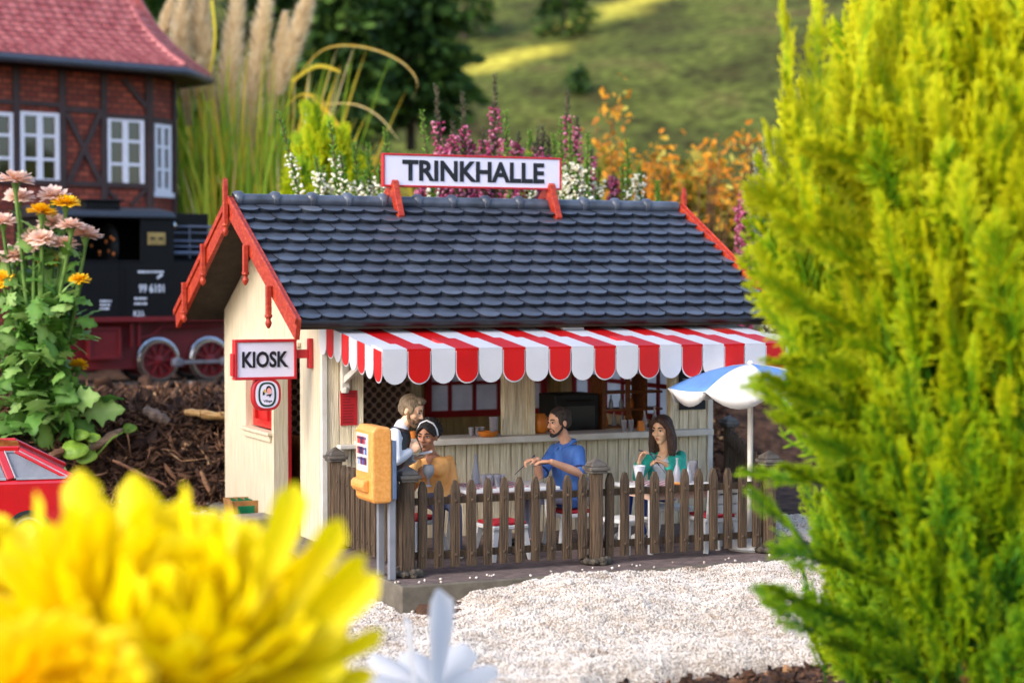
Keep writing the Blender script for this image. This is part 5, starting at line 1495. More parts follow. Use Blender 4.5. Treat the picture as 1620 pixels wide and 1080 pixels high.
lk = M('loco_black', srgb(9, 9, 12), rough=.5, var=.15, spec=.22); lred = M('loco_red', srgb(96, 6, 16), rough=.45, var=.12)
lwhite = M('loco_white', srgb(196, 204, 220), rough=.5); steel = M('bright_steel', srgb(176, 178, 186), rough=.16, metal=1.0, var=.1); brass = M('brass_plate', srgb(150, 128, 78), rough=.4, metal=.4)
inside = M('loco_inside', srgb(10, 10, 10), rough=.8)
L = thing('locomotive', 'black narrow gauge steam locomotive with red frame and wheels, number 99 6101', 'locomotive', LP.p, LY)
def lu(px, py): return LP.uv(px, py)
u0, u1 = lu(60, 420)[0], lu(267, 420)[0]
zr, zc, zf = lu(250, 347)[1], lu(250, 500)[1], lu(250, 512)[1]
ulong = lu(560, 450)[0]
dpt = 1.65; y0_ = -.28
# cab with an opening
ow0, oz1 = lu(118, 345); ow1, oz0 = lu(214, 412)
ow0, oz1 = lu(122, 342); 
mb = MB()
mb.box(u0, ow0, y0_, y0_+.05, zc, zr); mb.box(ow1, u1, y0_, y0_+.05, zc, zr); mb.box(ow0, ow1, y0_, y0_+.05, zc, oz0); mb.box(ow0, ow1, y0_, y0_+.05, oz1, zr)
mb.box(u1-.05, u1, y0_+.051, y0_+dpt, zc, zr); mb.box(u0, u0+.05, y0_+.051, y0_+dpt, zc, zr); mb.box(u0, u1-.051, y0_+dpt, y0_+dpt+.05, zc, zr)
for q in np.linspace(u0+.2, u1-.08, 9): mb.lathe([(.012, 0), (.008, .012)], 6, (q, y0_-.001, zr-.05), frame=(Vector((1,0,0)), Vector((0,0,1)), Vector((0,-1,0))))
cab = mb.build('cab', lk, L, bevel=.012)
mb = MB(); prf = [(y0_-.10, zr-.0), (y0_-.10, zr+.05), (y0_+.05, zr+.14), (y0_+dpt/2, zr+.24), (y0_+dpt-.05, zr+.14), (y0_+dpt+.1, zr+.05), (y0_+dpt+.1, zr)]
mb.prism(prf, 'x', u0-.1, u1+.02); mb.build('cab_roof', M('loco_roof', srgb(22, 25, 32), rough=.4), L, bevel=.02)
mb = MB(); ra, rb_ = lu(140, 320)[0], lu(196, 320)[0]; mb.box(ra, rb_, .2, .9, zr+.2, zr+.34); mb.box(ra-.06, rb_+.06, .12, .98, zr+.341, zr+.38); mb.build('roof_vent', lk, L, bevel=.01)
mb = MB(); rimw = .035
mb.box(ow0-rimw, ow0, y0_-.015, y0_+.02, oz0-rimw, oz1+rimw); mb.box(ow1, ow1+rimw, y0_-.015, y0_+.02, oz0-rimw, oz1+rimw); mb.box(ow0, ow1, y0_-.015, y0_+.02, oz0-rimw, oz0); mb.box(ow0, ow1, y0_-.015, y0_+.02, oz1, oz1+rimw)
mb.build('cab_window_rim', lk, L, bevel=.01)
mb = MB(); mb.lathe([(.48, 0), (.48, .12), (.40, .16)], 20, (lu(178, 420)[0], .45, (oz0+oz1)/2-.15), frame=(Vector((0,1,0)), Vector((0,0,1)), Vector((1,0,0))))
mb.m = 1
rnd = random.Random(5)
for k in range(9):
    a, b = lu(rnd.uniform(150, 195), rnd.uniform(375, 405)); mb.ell((a, -.05+rnd.uniform(0, .3), b), (.035, .035, .045), n=8, m=6)
mb.build('backhead_fittings', [inside, M('copper', srgb(176, 100, 46), rough=.35, metal=.6)], L, smooth=50)
# tank, boiler, bunker to the right, running plate
tz = lu(300, 415)[1]
mb = MB(); mb.box(u1+.002, ulong, y0_, y0_+.55, zc, tz); mb.build('side_tank', lk, L, bevel=.012)
mb = MB(); bc = (zc+tz)/2+.35; mb.tube([(u1+.01, y0_+dpt/2, bc), (ulong-.3, y0_+dpt/2, bc)], .52, 24); mb.build('boiler', lk, L, smooth=40)
b0u, b0z = lu(272, 337); b1u, b1z = lu(333, 362)
mb = MB(); mb.box(b0u, b1u, .1, 1.0, tz+.3, b0z); mb.build('coal_box', lk, L, bevel=.012)
mb = MB()
for py, r in ((358, .022), (368, .016), (381, .026), (390, .022), (400, .045)):
    a, z = lu(270, py); b, _ = lu(345, py); mb.tube([(a, .0, z), (b+1.4, .0, z)], r, 8)
for px in (274, 300, 330):
    a, z = lu(px, 408); mb.tube([(a, .0, z), (a, .0, lu(px, 356)[1])], .018, 6)
mb.build('handrails', M('rail_blue_steel', srgb(96, 104, 124), rough=.35, metal=.4), L, smooth=40)
mb = MB(); a, z = lu(267, 357); mb.lathe([(.07, 0), (.075, .1), (.05, .12)], 12, (a+.02, -.1, z), frame=(Vector((0,0,1)), Vector((1,0,0)), Vector((0,-1,0)))); mb.build('lamp', steel, L, smooth=40)
mb = MB(); mb.box(u0-.1, ulong+.2, y0_-.04, y0_+dpt+.1, zc-.10, zc-.001); mb.build('running_plate', lred, L, bevel=.008)
zfr0 = .26
mb = MB(); mb.box(u0, ulong, .10, .16, zfr0, zc-.101); mb.box(u0, ulong, GA-.1, GA-.04, zfr0, zc-.101); mb.box(u0, ulong, .161, GA-.101, zfr0+.1, zfr0+.3)
mb.build('frame', lred, L)
mb = MB()
a0, z0 = lu(137, 520); a1, z1 = lu(185, 565)
mb.box(a0, a1, -.14, .09, z1, z0); mb.box(a0-.02, a1+.02, -.18, -.14, z0-.03, z0+.03); mb.box(a0-.02, a1+.02, -.18, -.14, z1-.03, z1+.03); mb.box(a0-.03, a0+.03, -.18, -.14, z1+.031, z0-.031); mb.box(a1-.03, a1+.03, -.18, -.14, z1+.031, z0-.031)
mb.build('firebox_frame', lred, L, bevel=.006)
mb = MB()
p = [lu(*q) for q in ((150, 512), (203, 512), (206, 540), (218, 534), (238, 530), (252, 517), (345, 515))]
mb.tube([(a, -.12, b) for a, b in p], .022, 8)
for px in (204, 216): a, b = lu(px, 530); mb.box(a-.03, a+.03, -.16, -.06, b-.22, b+.24)
mb.build('brake_rigging', lred, L, smooth=40)
for px in (251, 332, 413):
    cu, cz2 = lu(px, 569); R_ = .425
    w_ = empty('wheel', (cu, 0, R_)); w_.parent = L
    fw = (Vector((1, 0, 0)), Vector((0, 0, 1)), Vector((0, -1, 0)))
    for nm, y in (('wheel', 0), ('wheel', GA)):
        pass
    for y, sg in ((0, 1), (GA, -1)):
        ff = (Vector((1, 0, 0)), Vector((0, 0, sg)), Vector((0, -sg, 0)))
        mb = MB(); n = 40
        pr_ = [(R_-.07, -.06), (R_-.01, -.06), (R_+.03, -.05), (R_+.03, -.03), (R_-.005, -.02), (R_-.015, .06), (R_-.07, .06)]
        for i in range(len(pr_)): pass
        vs = []; fs = []
        for r, h in pr_:
            for k in range(n):
                t = 2*PI*k/n; vs.append(Vector((0, y, 0))+ff[0]*(r*math.cos(t))+ff[1]*(r*math.sin(t))+ff[2]*h)
        m_ = len(pr_)
        for i in range(m_):
            for k in range(n): fs.append((i*n+k, i*n+(k+1) % n, ((i+1) % m_)*n+(k+1) % n, ((i+1) % m_)*n+k))
        mb.add(vs, fs); mb.build('tyre', steel, w_, smooth=40)
        mb = MB()
        mb.lathe([(R_-.071, -.04), (R_-.071, .045), (R_-.10, .05), (R_-.11, .0), (R_-.11, -.03)], 32, (0, y, 0), ff)
        for k in range(9):
            t = 2*PI*k/9; c, s_ = math.cos(t), math.sin(t)
            mb.beam(Vector((0, y, 0))+ff[0]*.06*c+ff[1]*.06*s_+ff[2]*.02, Vector((0, y, 0))+ff[0]*(R_-.09)*c+ff[1]*(R_-.09)*s_+ff[2]*.02, .06, .03, up=ff[2], w1=.04)
        mb.lathe([(.09, -.03), (.09, .05), (.05, .065)], 16, (0, y, 0), ff)
        mb.build('spokes', lred, w_, smooth=40)
mb = MB(); a, z = lu(275, 574); b, _ = lu(440, 574); z = .38
mb.box(a, b, -.19, -.15, z-.035, z+.035)
for px in (275, 352, 430):
    q, _ = lu(px, 572); mb.lathe([(.10, 0), (.10, .07), (.06, .09)], 14, (q, -.13, z), frame=(Vector((1,0,0)), Vector((0,0,1)), Vector((0,-1,0)))); mb.box(q-.12, q+.12, -.20, -.149, z-.075, z+.075)
mb.build('coupling_rod', M('grey_rod', srgb(112, 112, 122), rough=.35, metal=.3), L, bevel=.008)
# plate and lettering
a0, z1 = lu(225, 368); a1, z0 = lu(253, 388)
mb = MB(); mb.box(a0, a1, y0_-.02, y0_-.001, z0, z1); plt = mb.build('maker_plate', brass, L, bevel=.006)
mb = MB()
for q in (-.5, .5): mb.box((a0+a1)/2+q*.17-.05, (a0+a1)/2+q*.17+.05, y0_-.024, y0_-.0205, (z0+z1)/2-.02, (z0+z1)/2+.025)
mb.build('plate_marks', inside, plt)
def ltext(body, px0, px1, py0, py1, name='lettering', bold=.01):
    a, z = lu(px0, py1); b, z2 = lu(px1, py0)
    text_mesh(body, b-a, z2-z, lwhite, name, L, ((a+b)/2, y0_-.003, (z+z2)/2), bold=bold)
ltext('99 6101', 211, 251, 449, 463, bold=.025)
def tex_lines(rows):
    mb = MB(); rr = random.Random(12)
    for px0, px1, py, h in rows:
        a, z = lu(px0, py); b, _ = lu(px1, py); x = a
        while x < b:
            w = rr.uniform(.03, .09); mb.box(x, min(b, x+w), y0_-.008, y0_-.003, z-h, z+h); x += w+.018
    mb.build('small_print', lwhite, L)
tex_lines([(210, 250, 430, .022), (204, 224, 472, .022), (204, 224, 480, .022), (150, 168, 476, .018), (150, 166, 482, .018), (150, 164, 488, .018), (270, 277, 488, .03), (270, 277, 500, .03)])
ltext('K33.', 203, 221, 491, 500, bold=.02)
mb = MB(); a, z = lu(240, 440); b, z2 = lu(248, 434); mb.beam((a, y0_-.006, z), (b, y0_-.006, z2), .01, .05, up=(0, 0, 1)); mb.build('white_mark', lwhite, L)
mb = MB(); a, _ = lu(189, 460); mb.box(a-.008, a+.008, y0_-.012, y0_-.001, zc+.02, lu(189, 425)[1]); a, _ = lu(181, 460); mb.box(a-.006, a+.006, y0_-.010, y0_-.001, zc+.02, lu(189, 415)[1])
mb.build('door_seam', lk, L)

# ------------------------------------------------------------------ half-timbered house
HY = math.radians(17)
HP = Plane(237, 300, 44.0, HY)
HB = thing('half_timbered_house', 'brick half timbered house with dark beams, white windows and pinkish red tiled roof', 'house', (HP.p.x, HP.p.y, 1.3), HY)
zoff = HP.p.z-1.3
def hu(px, py):
    a, b = HP.uv(px, py); return a, b+zoff
def brick_mat():
    m = bpy.data.materials.new('house_brick'); m.use_nodes = True
    n, l = m.node_tree.nodes, m.node_tree.links; b = n['Principled BSDF']
    tc = n.new('ShaderNodeTexCoord'); mp = n.new('ShaderNodeMapping'); mp.inputs['Rotation'].default_value = (PI/2, 0, 0)
    br = n.new('ShaderNodeTexBrick'); br.inputs['Scale'].default_value = 3.2; br.inputs['Mortar Size'].default_value = .05; br.inputs['Brick Width'].default_value = .9; br.inputs['Row Height'].default_value = .42
    br.inputs['Color1'].default_value = (*srgb(112, 40, 28), 1); br.inputs['Color2'].default_value = (*srgb(158, 74, 52), 1); br.inputs['Mortar'].default_value = (*srgb(66, 36, 30), 1)
    l.new(tc.outputs['Object'], mp.inputs[0]); l.new(mp.outputs[0], br.inputs['Vector'])
    nz = n.new('ShaderNodeTexNoise'); nz.inputs['Scale'].default_value = 3
    l.new(tc.outputs['Object'], nz.inputs['Vector']); cr = n.new('ShaderNodeValToRGB'); cr.color_ramp.elements[0].color = (.7, .7, .7, 1); cr.color_ramp.elements[1].color = (1.25, 1.2, 1.2, 1)
    l.new(nz.outputs['Fac'], cr.inputs[0]); mu = n.new('ShaderNodeMixRGB'); mu.blend_type = 'MULTIPLY'; mu.inputs[0].default_value = 1
    l.new(br.outputs['Color'], mu.inputs[1]); l.new(cr.outputs[0], mu.inputs[2]); l.new(mu.outputs[0], b.inputs['Base Color']); b.inputs['Roughness'].default_value = .8
    return m
brick = brick_mat(); beam_m = M('timber_dark', srgb(58, 40, 40), rough=.7, var=.2); wwin = M('window_white', srgb(222, 220, 232), rough=.45, var=.03)
pane_d = M('house_pane', srgb(34, 30, 24), rough=.08, spec=.8, var=.5, scale=.8)
htop = hu(200, 118)[1]; hbase = 0.0
fa = 1.0   # facet length
A = (0.0, 0.0); ang = math.radians(27); Bq = (fa*math.cos(ang), fa*math.sin(ang)); Cq = (Bq[0], Bq[1]+3.2)
foot = [(-9.0, 0.0), A, Bq, Cq, (-9.0, Cq[1])]
mb = MB(); mb.prism(foot, 'z', 0, htop); mb.build('wall', brick, HB)
def timb(p, q, w=.17, name='beam', yoff=-.03):
    mb = MB(); a, b = Vector((p[0], yoff, p[1])), Vector((q[0], yoff, q[1])); mb.beam(a, b, .08, w, up=(0, 0, 1) if abs(p[0]-q[0]) > .01 else (1, 0, 0)); return mb.build(name, beam_m, HB)
def hz(py): return hu(160, py)[1]
for px in (24, 97, 163, 234):
    u, _ = hu(px, 200); timb((u, hz(352)), (u, htop), .15)
for i, (pa, pb_) in enumerate(((24, 97), (97, 163), (163, 234))):
    ua, ub = hu(pa, 200)[0]+.08, hu(pb_, 200)[0]-.08
    timb((ua, hz(171+i*6)), (ub, hz(171+i*6)), .11); timb((ua, hz(292)), (ub, hz(292)), .11)
def U(px, py): return hu(px, py)
timb(U(104, 180), U(157, 288), .12, yoff=-.035); timb(U(157, 178), U(106, 290), .12, yoff=-.046)
timb(U(193, 125), U(232, 172), .1); timb(U(170, 302), U(186, 318), .08); timb(U(228, 300), U(206, 325), .08)
timb((hu(-560, 200)[0], hz(171)), (hu(18, 200)[0], hz(171)), .11); timb((hu(-560, 200)[0], hz(292)), (hu(18, 200)[0], hz(292)), .11)
for px in (-48, -121, -194, -267, -340, -413, -486, -555):
    u, _ = hu(px, 200); timb((u, hz(352)), (u, htop), .15)
for px in (-121, -267, -413): timb(U(px+6, 180), U(px+66, 288), .12, yoff=-.035); timb(U(px+66, 178), U(px+6, 290), .12, yoff=-.046)
def house_window(u0, u1, z0, z1, par, tf=None):
    fwid = .13*(u1-u0)/1.0
    mb = MB(); fw_ = .10; mw = .07; y0, y1 = -.06, -.002
    mb.box(u0, u0+fw_, y0, y1, z0, z1); mb.box(u1-fw_, u1, y0, y1, z0, z1); mb.box(u0+fw_, u1-fw_, y0, y1, z0, z0+fw_*.9); mb.box(u0+fw_, u1-fw_, y0, y1, z1-fw_*.9, z1)
    c = (u0+u1)/2; mb.box(c-mw, c+mw, y0+.006, y1, z0+fw_*.9, z1-fw_*.9)
    for k in (1, 2):
        z = z0+(z1-z0)*k/3
        mb.box(u0+fw_, c-mw-.001, y0+.01, y1, z-.032, z+.032); mb.box(c+mw+.001, u1-fw_, y0+.01, y1, z-.032, z+.032)
    pb2 = MB(); pb2.box(u0+.05, u1-.05, -.012, -.0025, z0+.05, z1-.05)
    if tf:
        for b in (mb, pb2): b.v = [tf(*v) for v in b.v]
    f = mb.build('window', wwin, par); pb2.build('pane', pane_d, f)
for px0, px1, py0, py1 in ((-186, -128, 172, 282), (-332, -274, 170, 280), (-40, 20, 175, 286), (30, 92, 176, 289), (167, 226, 185, 297)):
    a, z1 = hu(px0, py0); b, _ = hu(px1, py0); _, z0 = hu((px0+px1)/2, py1); house_window(a, b, z0, z1, HB)
ca, sa = math.cos(ang), math.sin(ang)
tf = lambda x, y, z: (A[0]+x*ca-y*sa, A[1]+x*sa+y*ca, z)
z0, z1 = hz(300), hz(190)
house_window(.16, fa-.16, z0, z1, HB, tf)
mb = MB(); mb.box(-.06, .06, -.08, .02, hz(352), htop); mb.box(fa-.06, fa+.06, -.08, .02, hz(352), htop); mb.v = [tf(*v) for v in mb.v]; mb.build('beam', beam_m, HB)
mb = MB(); mb.box(.05, fa-.05, -.07, -.002, z0-.12, z0-.001); mb.v = [tf(*v) for v in mb.v]; mb.build('sill', wwin, HB)
mb = MB(); mb.box(.061, fa-.061, -.05, -.002, z1+.002, z1+.14); mb.v = [tf(*v) for v in mb.v]; mb.build('beam', beam_m, HB)
# bell-cast roof: rings offset inwards while rising
ez = hu(120, 103)[1]
rings = [(.80, 0), (.42, .27), (.02, .62), (-.32, 1.02), (-.60, 1.50), (-.82, 2.05), (-1.0, 2.7)]
def ring_poly(o):
    # right end of the roof: front line y=-o, chamfer, side line
    bx = .33
    return [(-9.5, -o), (bx*0+.10+o*.45, -o), (Bq[0]+o*1.3, Bq[1]+.1), (Bq[0]+o*1.3, Cq[1]+o), (-9.5, Cq[1]+o)]
rtile = M('house_tile_red', srgb(164, 78, 78), col2=srgb(196, 112, 108), rough=.5, scale=3.5, bump=.2, bscale=30)
V, F = [], []
def lerp2(a, b, t): return (a[0]+(b[0]-a[0])*t, a[1]+(b[1]-a[1])*t)
def prof(t):
    x = t*(len(rings)-1); i = min(len(rings)-2, int(x)); f = x-i
    return (rings[i][0]+(rings[i+1][0]-rings[i][0])*f, rings[i][1]+(rings[i+1][1]-rings[i][1])*f)
rows = 17
for side_i in (0, 1, 2):
    for r in range(rows):
        oa, za = prof(r/rows); ob, zb2 = prof(min(1, (r+1.25)/rows))
        pa, pb3 = ring_poly(oa), ring_poly(ob)
        a0, a1 = pa[side_i], pa[side_i+1]; b0_, b1_ = pb3[side_i], pb3[side_i+1]
        ln = math.hypot(a1[0]-a0[0], a1[1]-a0[1]); nt = max(1, round(ln/.27)); sub = 4
        nrm = Vector((a1[1]-a0[1], -(a1[0]-a0[0]), 0)).normalized()
        o = len(V); cols = nt*sub
        for j, (s0, s1, zz, lift) in enumerate(((a0, a1, za, -.01), (a0, a1, za, .13), (b0_, b1_, zb2, .01))):
            for c in range(cols+1):
                t = c/cols
                if side_i == 0: t = 1-(1-t)
                p = lerp2(s0, s1, t); ph = (c % sub)/sub; hmp = .05*math.sin(PI*ph) if j else 0
                V.append((p[0]+nrm.x*(lift+hmp)*.5, p[1]+nrm.y*(lift+hmp)*.5, ez+zz+(lift+hmp)*.8-(.04*math.sin(PI*ph) if j == 1 else 0)))
        for j in range(2):
            for c in range(cols): F.append((o+j*(cols+1)+c, o+j*(cols+1)+c+1, o+(j+1)*(cols+1)+c+1, o+(j+1)*(cols+1)+c))
np_mesh('roof', V, F, rtile, HB)
mb = MB()
for k in (1, 2):
    pts_ = []
    for i in range(24):
        o_, z_ = prof(i/23); q = ring_poly(o_)[k]; pts_.append((q[0], q[1], ez+z_+.06))
    mb.tube(pts_, [.10]*24, 8)
mb.build('hip_caps', rtile, HB, smooth=40)
gut = M('house_gutter', srgb(66, 70, 84), rough=.45, var=.1)
pg = ring_poly(.84); mb = MB(); mb.tube([(q[0], q[1], ez-.05) for q in pg[:4]], [.10]*4, 10); mb.build('gutter', gut, HB, smooth=40)
mb = MB(); mb.prism(ring_poly(.78), 'z', ez-.10, ez-.06); mb.build('eaves_board', beam_m, HB)
mb = MB(); mb.prism(ring_poly(-1.0), 'z', ez+2.6, ez+2.7); mb.build('roof_top', rtile, HB)

# ------------------------------------------------------------------ red car
CP = at(-28, 870, d=24.3)
CYAW = math.radians(-7)
CAR = thing('parked_car', 'red estate car cropped at the left edge behind the yellow flower', 'car', (CP.x, CP.y, -.13), CYAW)
cr_ = M('car_red', srgb(188, 14, 22), rough=.22, var=.06, coat=.6); cgl = M('car_glass', srgb(190, 190, 198), rough=.08, var=.12, trans=.65, spec=.6); ctrim = M('car_trim', srgb(168, 172, 184), rough=.3, metal=.4)
cb = M('car_black', srgb(18, 18, 20), rough=.6)
HW = .78
def car_section(mb, prof_, ys):   # prof (x,z)
    pass
# rear end towards +X (local), right side towards -Y (camera)
CX = {'rear': 1.12, 'front': -3.5}
low = [(-3.5, .30), (-3.5, .75), (-3.2, .86), (-2.2, .95), (1.05, .96), (1.14, .90), (1.18, .55), (1.12, .28)]
mb = MB(); mb.prism(low, 'y', -HW, HW); mb.build('body', cr_, CAR, bevel=.05, seg=3)
# cabin: pillars and roof between belt z=.96 and roof z=1.62
def cab_pt(x, z, s_): 
    k = (z-.96)/.66; z = .96+(z-.96)*.62
    return (x, s_*(HW-.03-.14*k), z)
rear_b, rear_t = (1.08, .97), (.40, 1.56); fr_b, fr_t = (-2.3, .97), (-1.5, 1.56)
for s_ in (-1, 1):
    mb = MB()
    for p, q in ((rear_b, rear_t), (fr_b, fr_t), ((.34, .97), (.20, 1.57)), ((-1.1, .97), (-1.1, 1.57))):
        mb.beam(cab_pt(*p, s_), cab_pt(*q, s_), .05, .10, up=(1, 0, 0))
    mb.beam(cab_pt(fr_t[0]-.05, 1.57, s_), cab_pt(rear_t[0]+.05, 1.57, s_), .07, .07)
    mb.build('pillars', cr_, CAR, bevel=.015)
mb = MB()
for s_ in (-1, 1):
    for a, b, c_, d_ in (((.40, .98), (.27, 1.55), (.42, 1.55), (1.0, .98)), ((-1.05, .98), (-1.05, 1.55), (.14, 1.55), (.28, .98)), ((-2.2, .98), (-1.5, 1.55), (-1.15, 1.55), (-1.15, .98))):
        P4 = [cab_pt(*q, s_) for q in (a, b, c_, d_)]; P5 = [(x, y-.01*s_, z) for x, y, z in P4]; mb.add(P4+P5, [(0,1,2,3),(7,6,5,4),(0,4,5,1),(1,5,6,2),(2,6,7,3),(3,7,4,0)])
for (xb, zb_), (xt, zt2) in ((rear_b, rear_t), (fr_b, fr_t)):
    P4 = [cab_pt(xb, zb_, -1), cab_pt(xt, zt2, -1), cab_pt(xt, zt2, 1), cab_pt(xb, zb_, 1)]; P4 = [(x, y*.96, z) for x, y, z in P4]; P5 = [(x-.012, y, z-.006) for x, y, z in P4]; mb.add(P4+P5, [(0,1,2,3),(7,6,5,4),(0,4,5,1),(1,5,6,2),(2,6,7,3),(3,7,4,0)])
mb.build('windows', cgl, CAR)
mb = MB(); mb.loft([((fr_t[0]-.05, 0, 1.345), .60, .02), ((-1.0, 0, 1.37), .63, .035), ((-.2, 0, 1.375), .63, .035), ((rear_t[0]+.06, 0, 1.335), .60, .02)], (0, 1, 0), n=24, p=4); mb.build('roof', cr_, CAR, smooth=50)
for s_ in (-1, 1):
    mb = MB()
    for p, q in (((.40, .985), (1.02, .985)), ((-2.2, .985), (.28, .985)), ((.44, 1.52), (1.02, 1.0)), ((.27, 1.53), (.42, 1.53)), ((-1.1, 1.53), (.14, 1.53)), ((.39, 1.0), (.265, 1.53))):
        a, b = Vector(cab_pt(*p, s_)), Vector(cab_pt(*q, s_)); o_ = Vector((0, s_*.018, 0)); mb.beam(a+o_, b+o_, .015, .03)
    mb.build('window_trim', ctrim, CAR)
mb = MB(); mb.box(-.2, .95, -.5, .5, .6, .9); mb.box(-.75, -.6, -.55, -.1, .7, 1.2); mb.box(-1.5, -1.3, -.55, -.1, .7, 1.2); mb.box(-1.5, -1.3, .1, .55, .7, 1.2); mb.build('seats', cb, CAR, bevel=.05)
mb = MB(); mb.tube([(-.15+.14*math.sin(2*PI*k/20)*.4, -.33+.16*math.cos(2*PI*k/20), 1.02+.16*math.sin(2*PI*k/20)) for k in range(21)], .016, 6); mb.build('steering_wheel', cb, CAR, smooth=50)
mb = MB()
for s_ in (-1, 1):
    mb.box(-.21, -.195, s_*HW-.004 if s_ > 0 else -HW-.003, s_*HW+.003 if s_ > 0 else -HW+.004, .4, .95)
mb.build('door_gap', cb, CAR)
mb = MB(); mb.box(1.10, 1.2, -.7, .7, .32, .46); mb.build('bumper', cb, CAR, bevel=.03)
for s_ in (-1, 1):
    mb = MB(); mb.box(1.15, 1.195, s_*.62-.1, s_*.62+.1, .62, .82); mb.build('tail_light', M('tail_red', srgb(150, 10, 14), rough=.2), CAR, bevel=.01)
    for x in (.55, -2.7):
        ff = (Vector((1, 0, 0)), Vector((0, 0, 1)), Vector((0, float(s_), 0)))
        w_ = empty('wheel', (x, s_*(HW-.1), .30)); w_.parent = CAR
        mb = MB(); mb.lathe([(.2, -.08), (.29, -.08), (.30, -.05), (.30, .07), (.28, .10), (.2, .105)], 28, (0, 0, 0), ff); mb.build('tyre', cb, w_, smooth=40)
        mb = MB(); mb.lathe([(.2, .08), (.19, .115), (.12, .09), (.05, .12)], 20, (0, 0, 0), ff); mb.build('rim', ctrim, w_, smooth=40)
# ------------------------------------------------------------------ plants
R = np.random.default_rng(11)
def norm(v): return v/np.maximum(1e-9, np.linalg.norm(v, axis=-1, keepdims=True))
def frames(d, roll):
    """orthonormal frames (n,3,3) columns x,y,z with z along d"""
    d = norm(d); h = np.where(np.abs(d[:, 2:3]) < .95, np.array([[0, 0, 1.0]]), np.array([[1.0, 0, 0]]))
    x = norm(np.cross(h, d)); y = np.cross(d, x); c, s = np.cos(roll)[:, None], np.sin(roll)[:, None]
    return np.stack([x*c+y*s, y*c-x*s, d], -1)
def instance(TV, TF, TT, P, FRM, S, toff):
    n, k = len(P), len(TV)
    V = np.einsum('nij,kj->nki', FRM, TV)*np.asarray(S).reshape(n, -1)[:, None, :1]+P[:, None, :]
    F = (TF[None]+(np.arange(n)*k)[:, None, None]).reshape(-1, TF.shape[1])
    T = (TT[None]+np.asarray(toff)[:, None]).reshape(-1)
    return V.reshape(-1, 3), F, T
def tubes_template(lines, n=4):
    """lines: (points, radii, tones)"""
    V, F, T = [], [], []
    for pts, rr, tt in lines:
        pts = [Vector(p) for p in pts]; o = len(V); prev = None
        for i, p in enumerate(pts):
            d = (pts[min(i+1, len(pts)-1)]-pts[max(0, i-1)]).normalized()
            a = prev if prev else d.orthogonal(); a = (a-d*a.dot(d)).normalized(); prev = a; b = d.cross(a)
            for k in range(n):
                t = 2*PI*k/n; V.append((p+(a*math.cos(t)+b*math.sin(t))*rr[i])[:]); T.append(tt[i])
        for i in range(len(pts)-1):
            for k in range(n): F.append((o+i*n+k, o+i*n+(k+1) % n, o+(i+1)*n+(k+1) % n, o+(i+1)*n+k))
    return np.array(V), np.array(F), np.array(T)

# --- golden conifer in the right foreground
rf = random.Random(3)
def frond(seed):
    rf = random.Random(seed); lines = []
    lines.append(([(0, 0, 0), (.02, .02, .35), (0, .0, .7), (.01, -.03, 1.0)], [.020, .018, .016, .007], [0, .1, .25, .45]))
    k = 0; z = .10
    while z < .95:
        s = 1 if k % 2 else -1; ln = (.42*(1-z)**.7+.07)*rf.uniform(.75, 1.2); an = rf.uniform(.45, .75); y = rf.uniform(-.10, .10)
        d = Vector((s*math.sin(an), y*2, math.cos(an))); b = Vector((0, 0, z)); curl = Vector((-s*.12, 0, .12))
        pts = [b+d*ln*t+curl*ln*t*t for t in (0, .35, .7, 1)]
        lines.append((pts, [.013, .018, .016, .007], [.1, .25, .42, .62]))
        for t in (.2, .36, .52, .68, .84):
            q = b+d*ln*t+curl*ln*t*t; s2 = rf.choice((-1, 1)); a2 = an+s2*rf.uniform(.5, .8)
            d2 = Vector((s*math.sin(a2), y*3+rf.uniform(-.3, .3), math.cos(a2))); l2 = ln*rf.uniform(.25, .42)*(1.1-t*.6)
            lines.append(([q, q+d2*l2*.5, q+d2*l2], [.011, .016, .007], [.25, .45, .68]))
        z += rf.uniform(.036, .06); k += 1
    return tubes_template(lines, 4)
FR = [frond(s) for s in (1, 2, 3)]
TB = np.array(at(1640, 700, d=15.6)); TB[2] = -.42
con = thing('golden_conifer', 'large yellow green conifer filling the right foreground', 'conifer', tuple(TB))
def con_radius(z):   # z above its foot
    return 2.05*np.interp(z, [0, 1.2, 2.4, 3.6, 4.3, 4.9, 5.6, 7.2], [.70, .75, .86, .94, .89, .78, .66, .55])
Vs, Fs, Ts = [], [], []; off = 0
camdir = math.atan2(CAM[1]-TB[1], CAM[0]-TB[0])
def add_fronds(P, D, S, toff, roll=None):
    global off
    n = len(P); roll = R.uniform(0, 2*PI, n) if roll is None else roll
    fm = frames(D, roll); which = R.integers(0, len(FR), n)
    for w in range(len(FR)):
        m = which == w
        if not m.any(): continue
        tv, tf_, tt = FR[w]; v, f, t = instance(tv, tf_, tt, P[m], fm[m], S[m], toff[m])
        Vs.append(v); Fs.append(f+off); Ts.append(t); off += len(v)
def crown_batch(n, f0, f1, tone, s0, s1):
    z = R.uniform(.3, 7.2, n); a = camdir+R.normal(0, 1.25, n); r = con_radius(z)*R.uniform(f0, f1, n)*(1+.10*np.sin(a*5+z*2))
    P = np.stack([r*np.cos(a), r*np.sin(a), z], -1)
    out = np.stack([np.cos(a+R.normal(0, .35, n)), np.sin(a+R.normal(0, .35, n)), np.zeros(n)], -1)
    D = out*R.uniform(.12, .52, n)[:, None]+np.array([0, 0, 1.0])*R.uniform(.6, 1.0, n)[:, None]
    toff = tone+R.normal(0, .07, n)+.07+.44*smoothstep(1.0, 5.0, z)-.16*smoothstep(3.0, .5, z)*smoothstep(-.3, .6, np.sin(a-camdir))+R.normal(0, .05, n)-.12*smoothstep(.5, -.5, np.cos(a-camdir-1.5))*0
    add_fronds(P, D, R.uniform(s0, s1, n), toff)
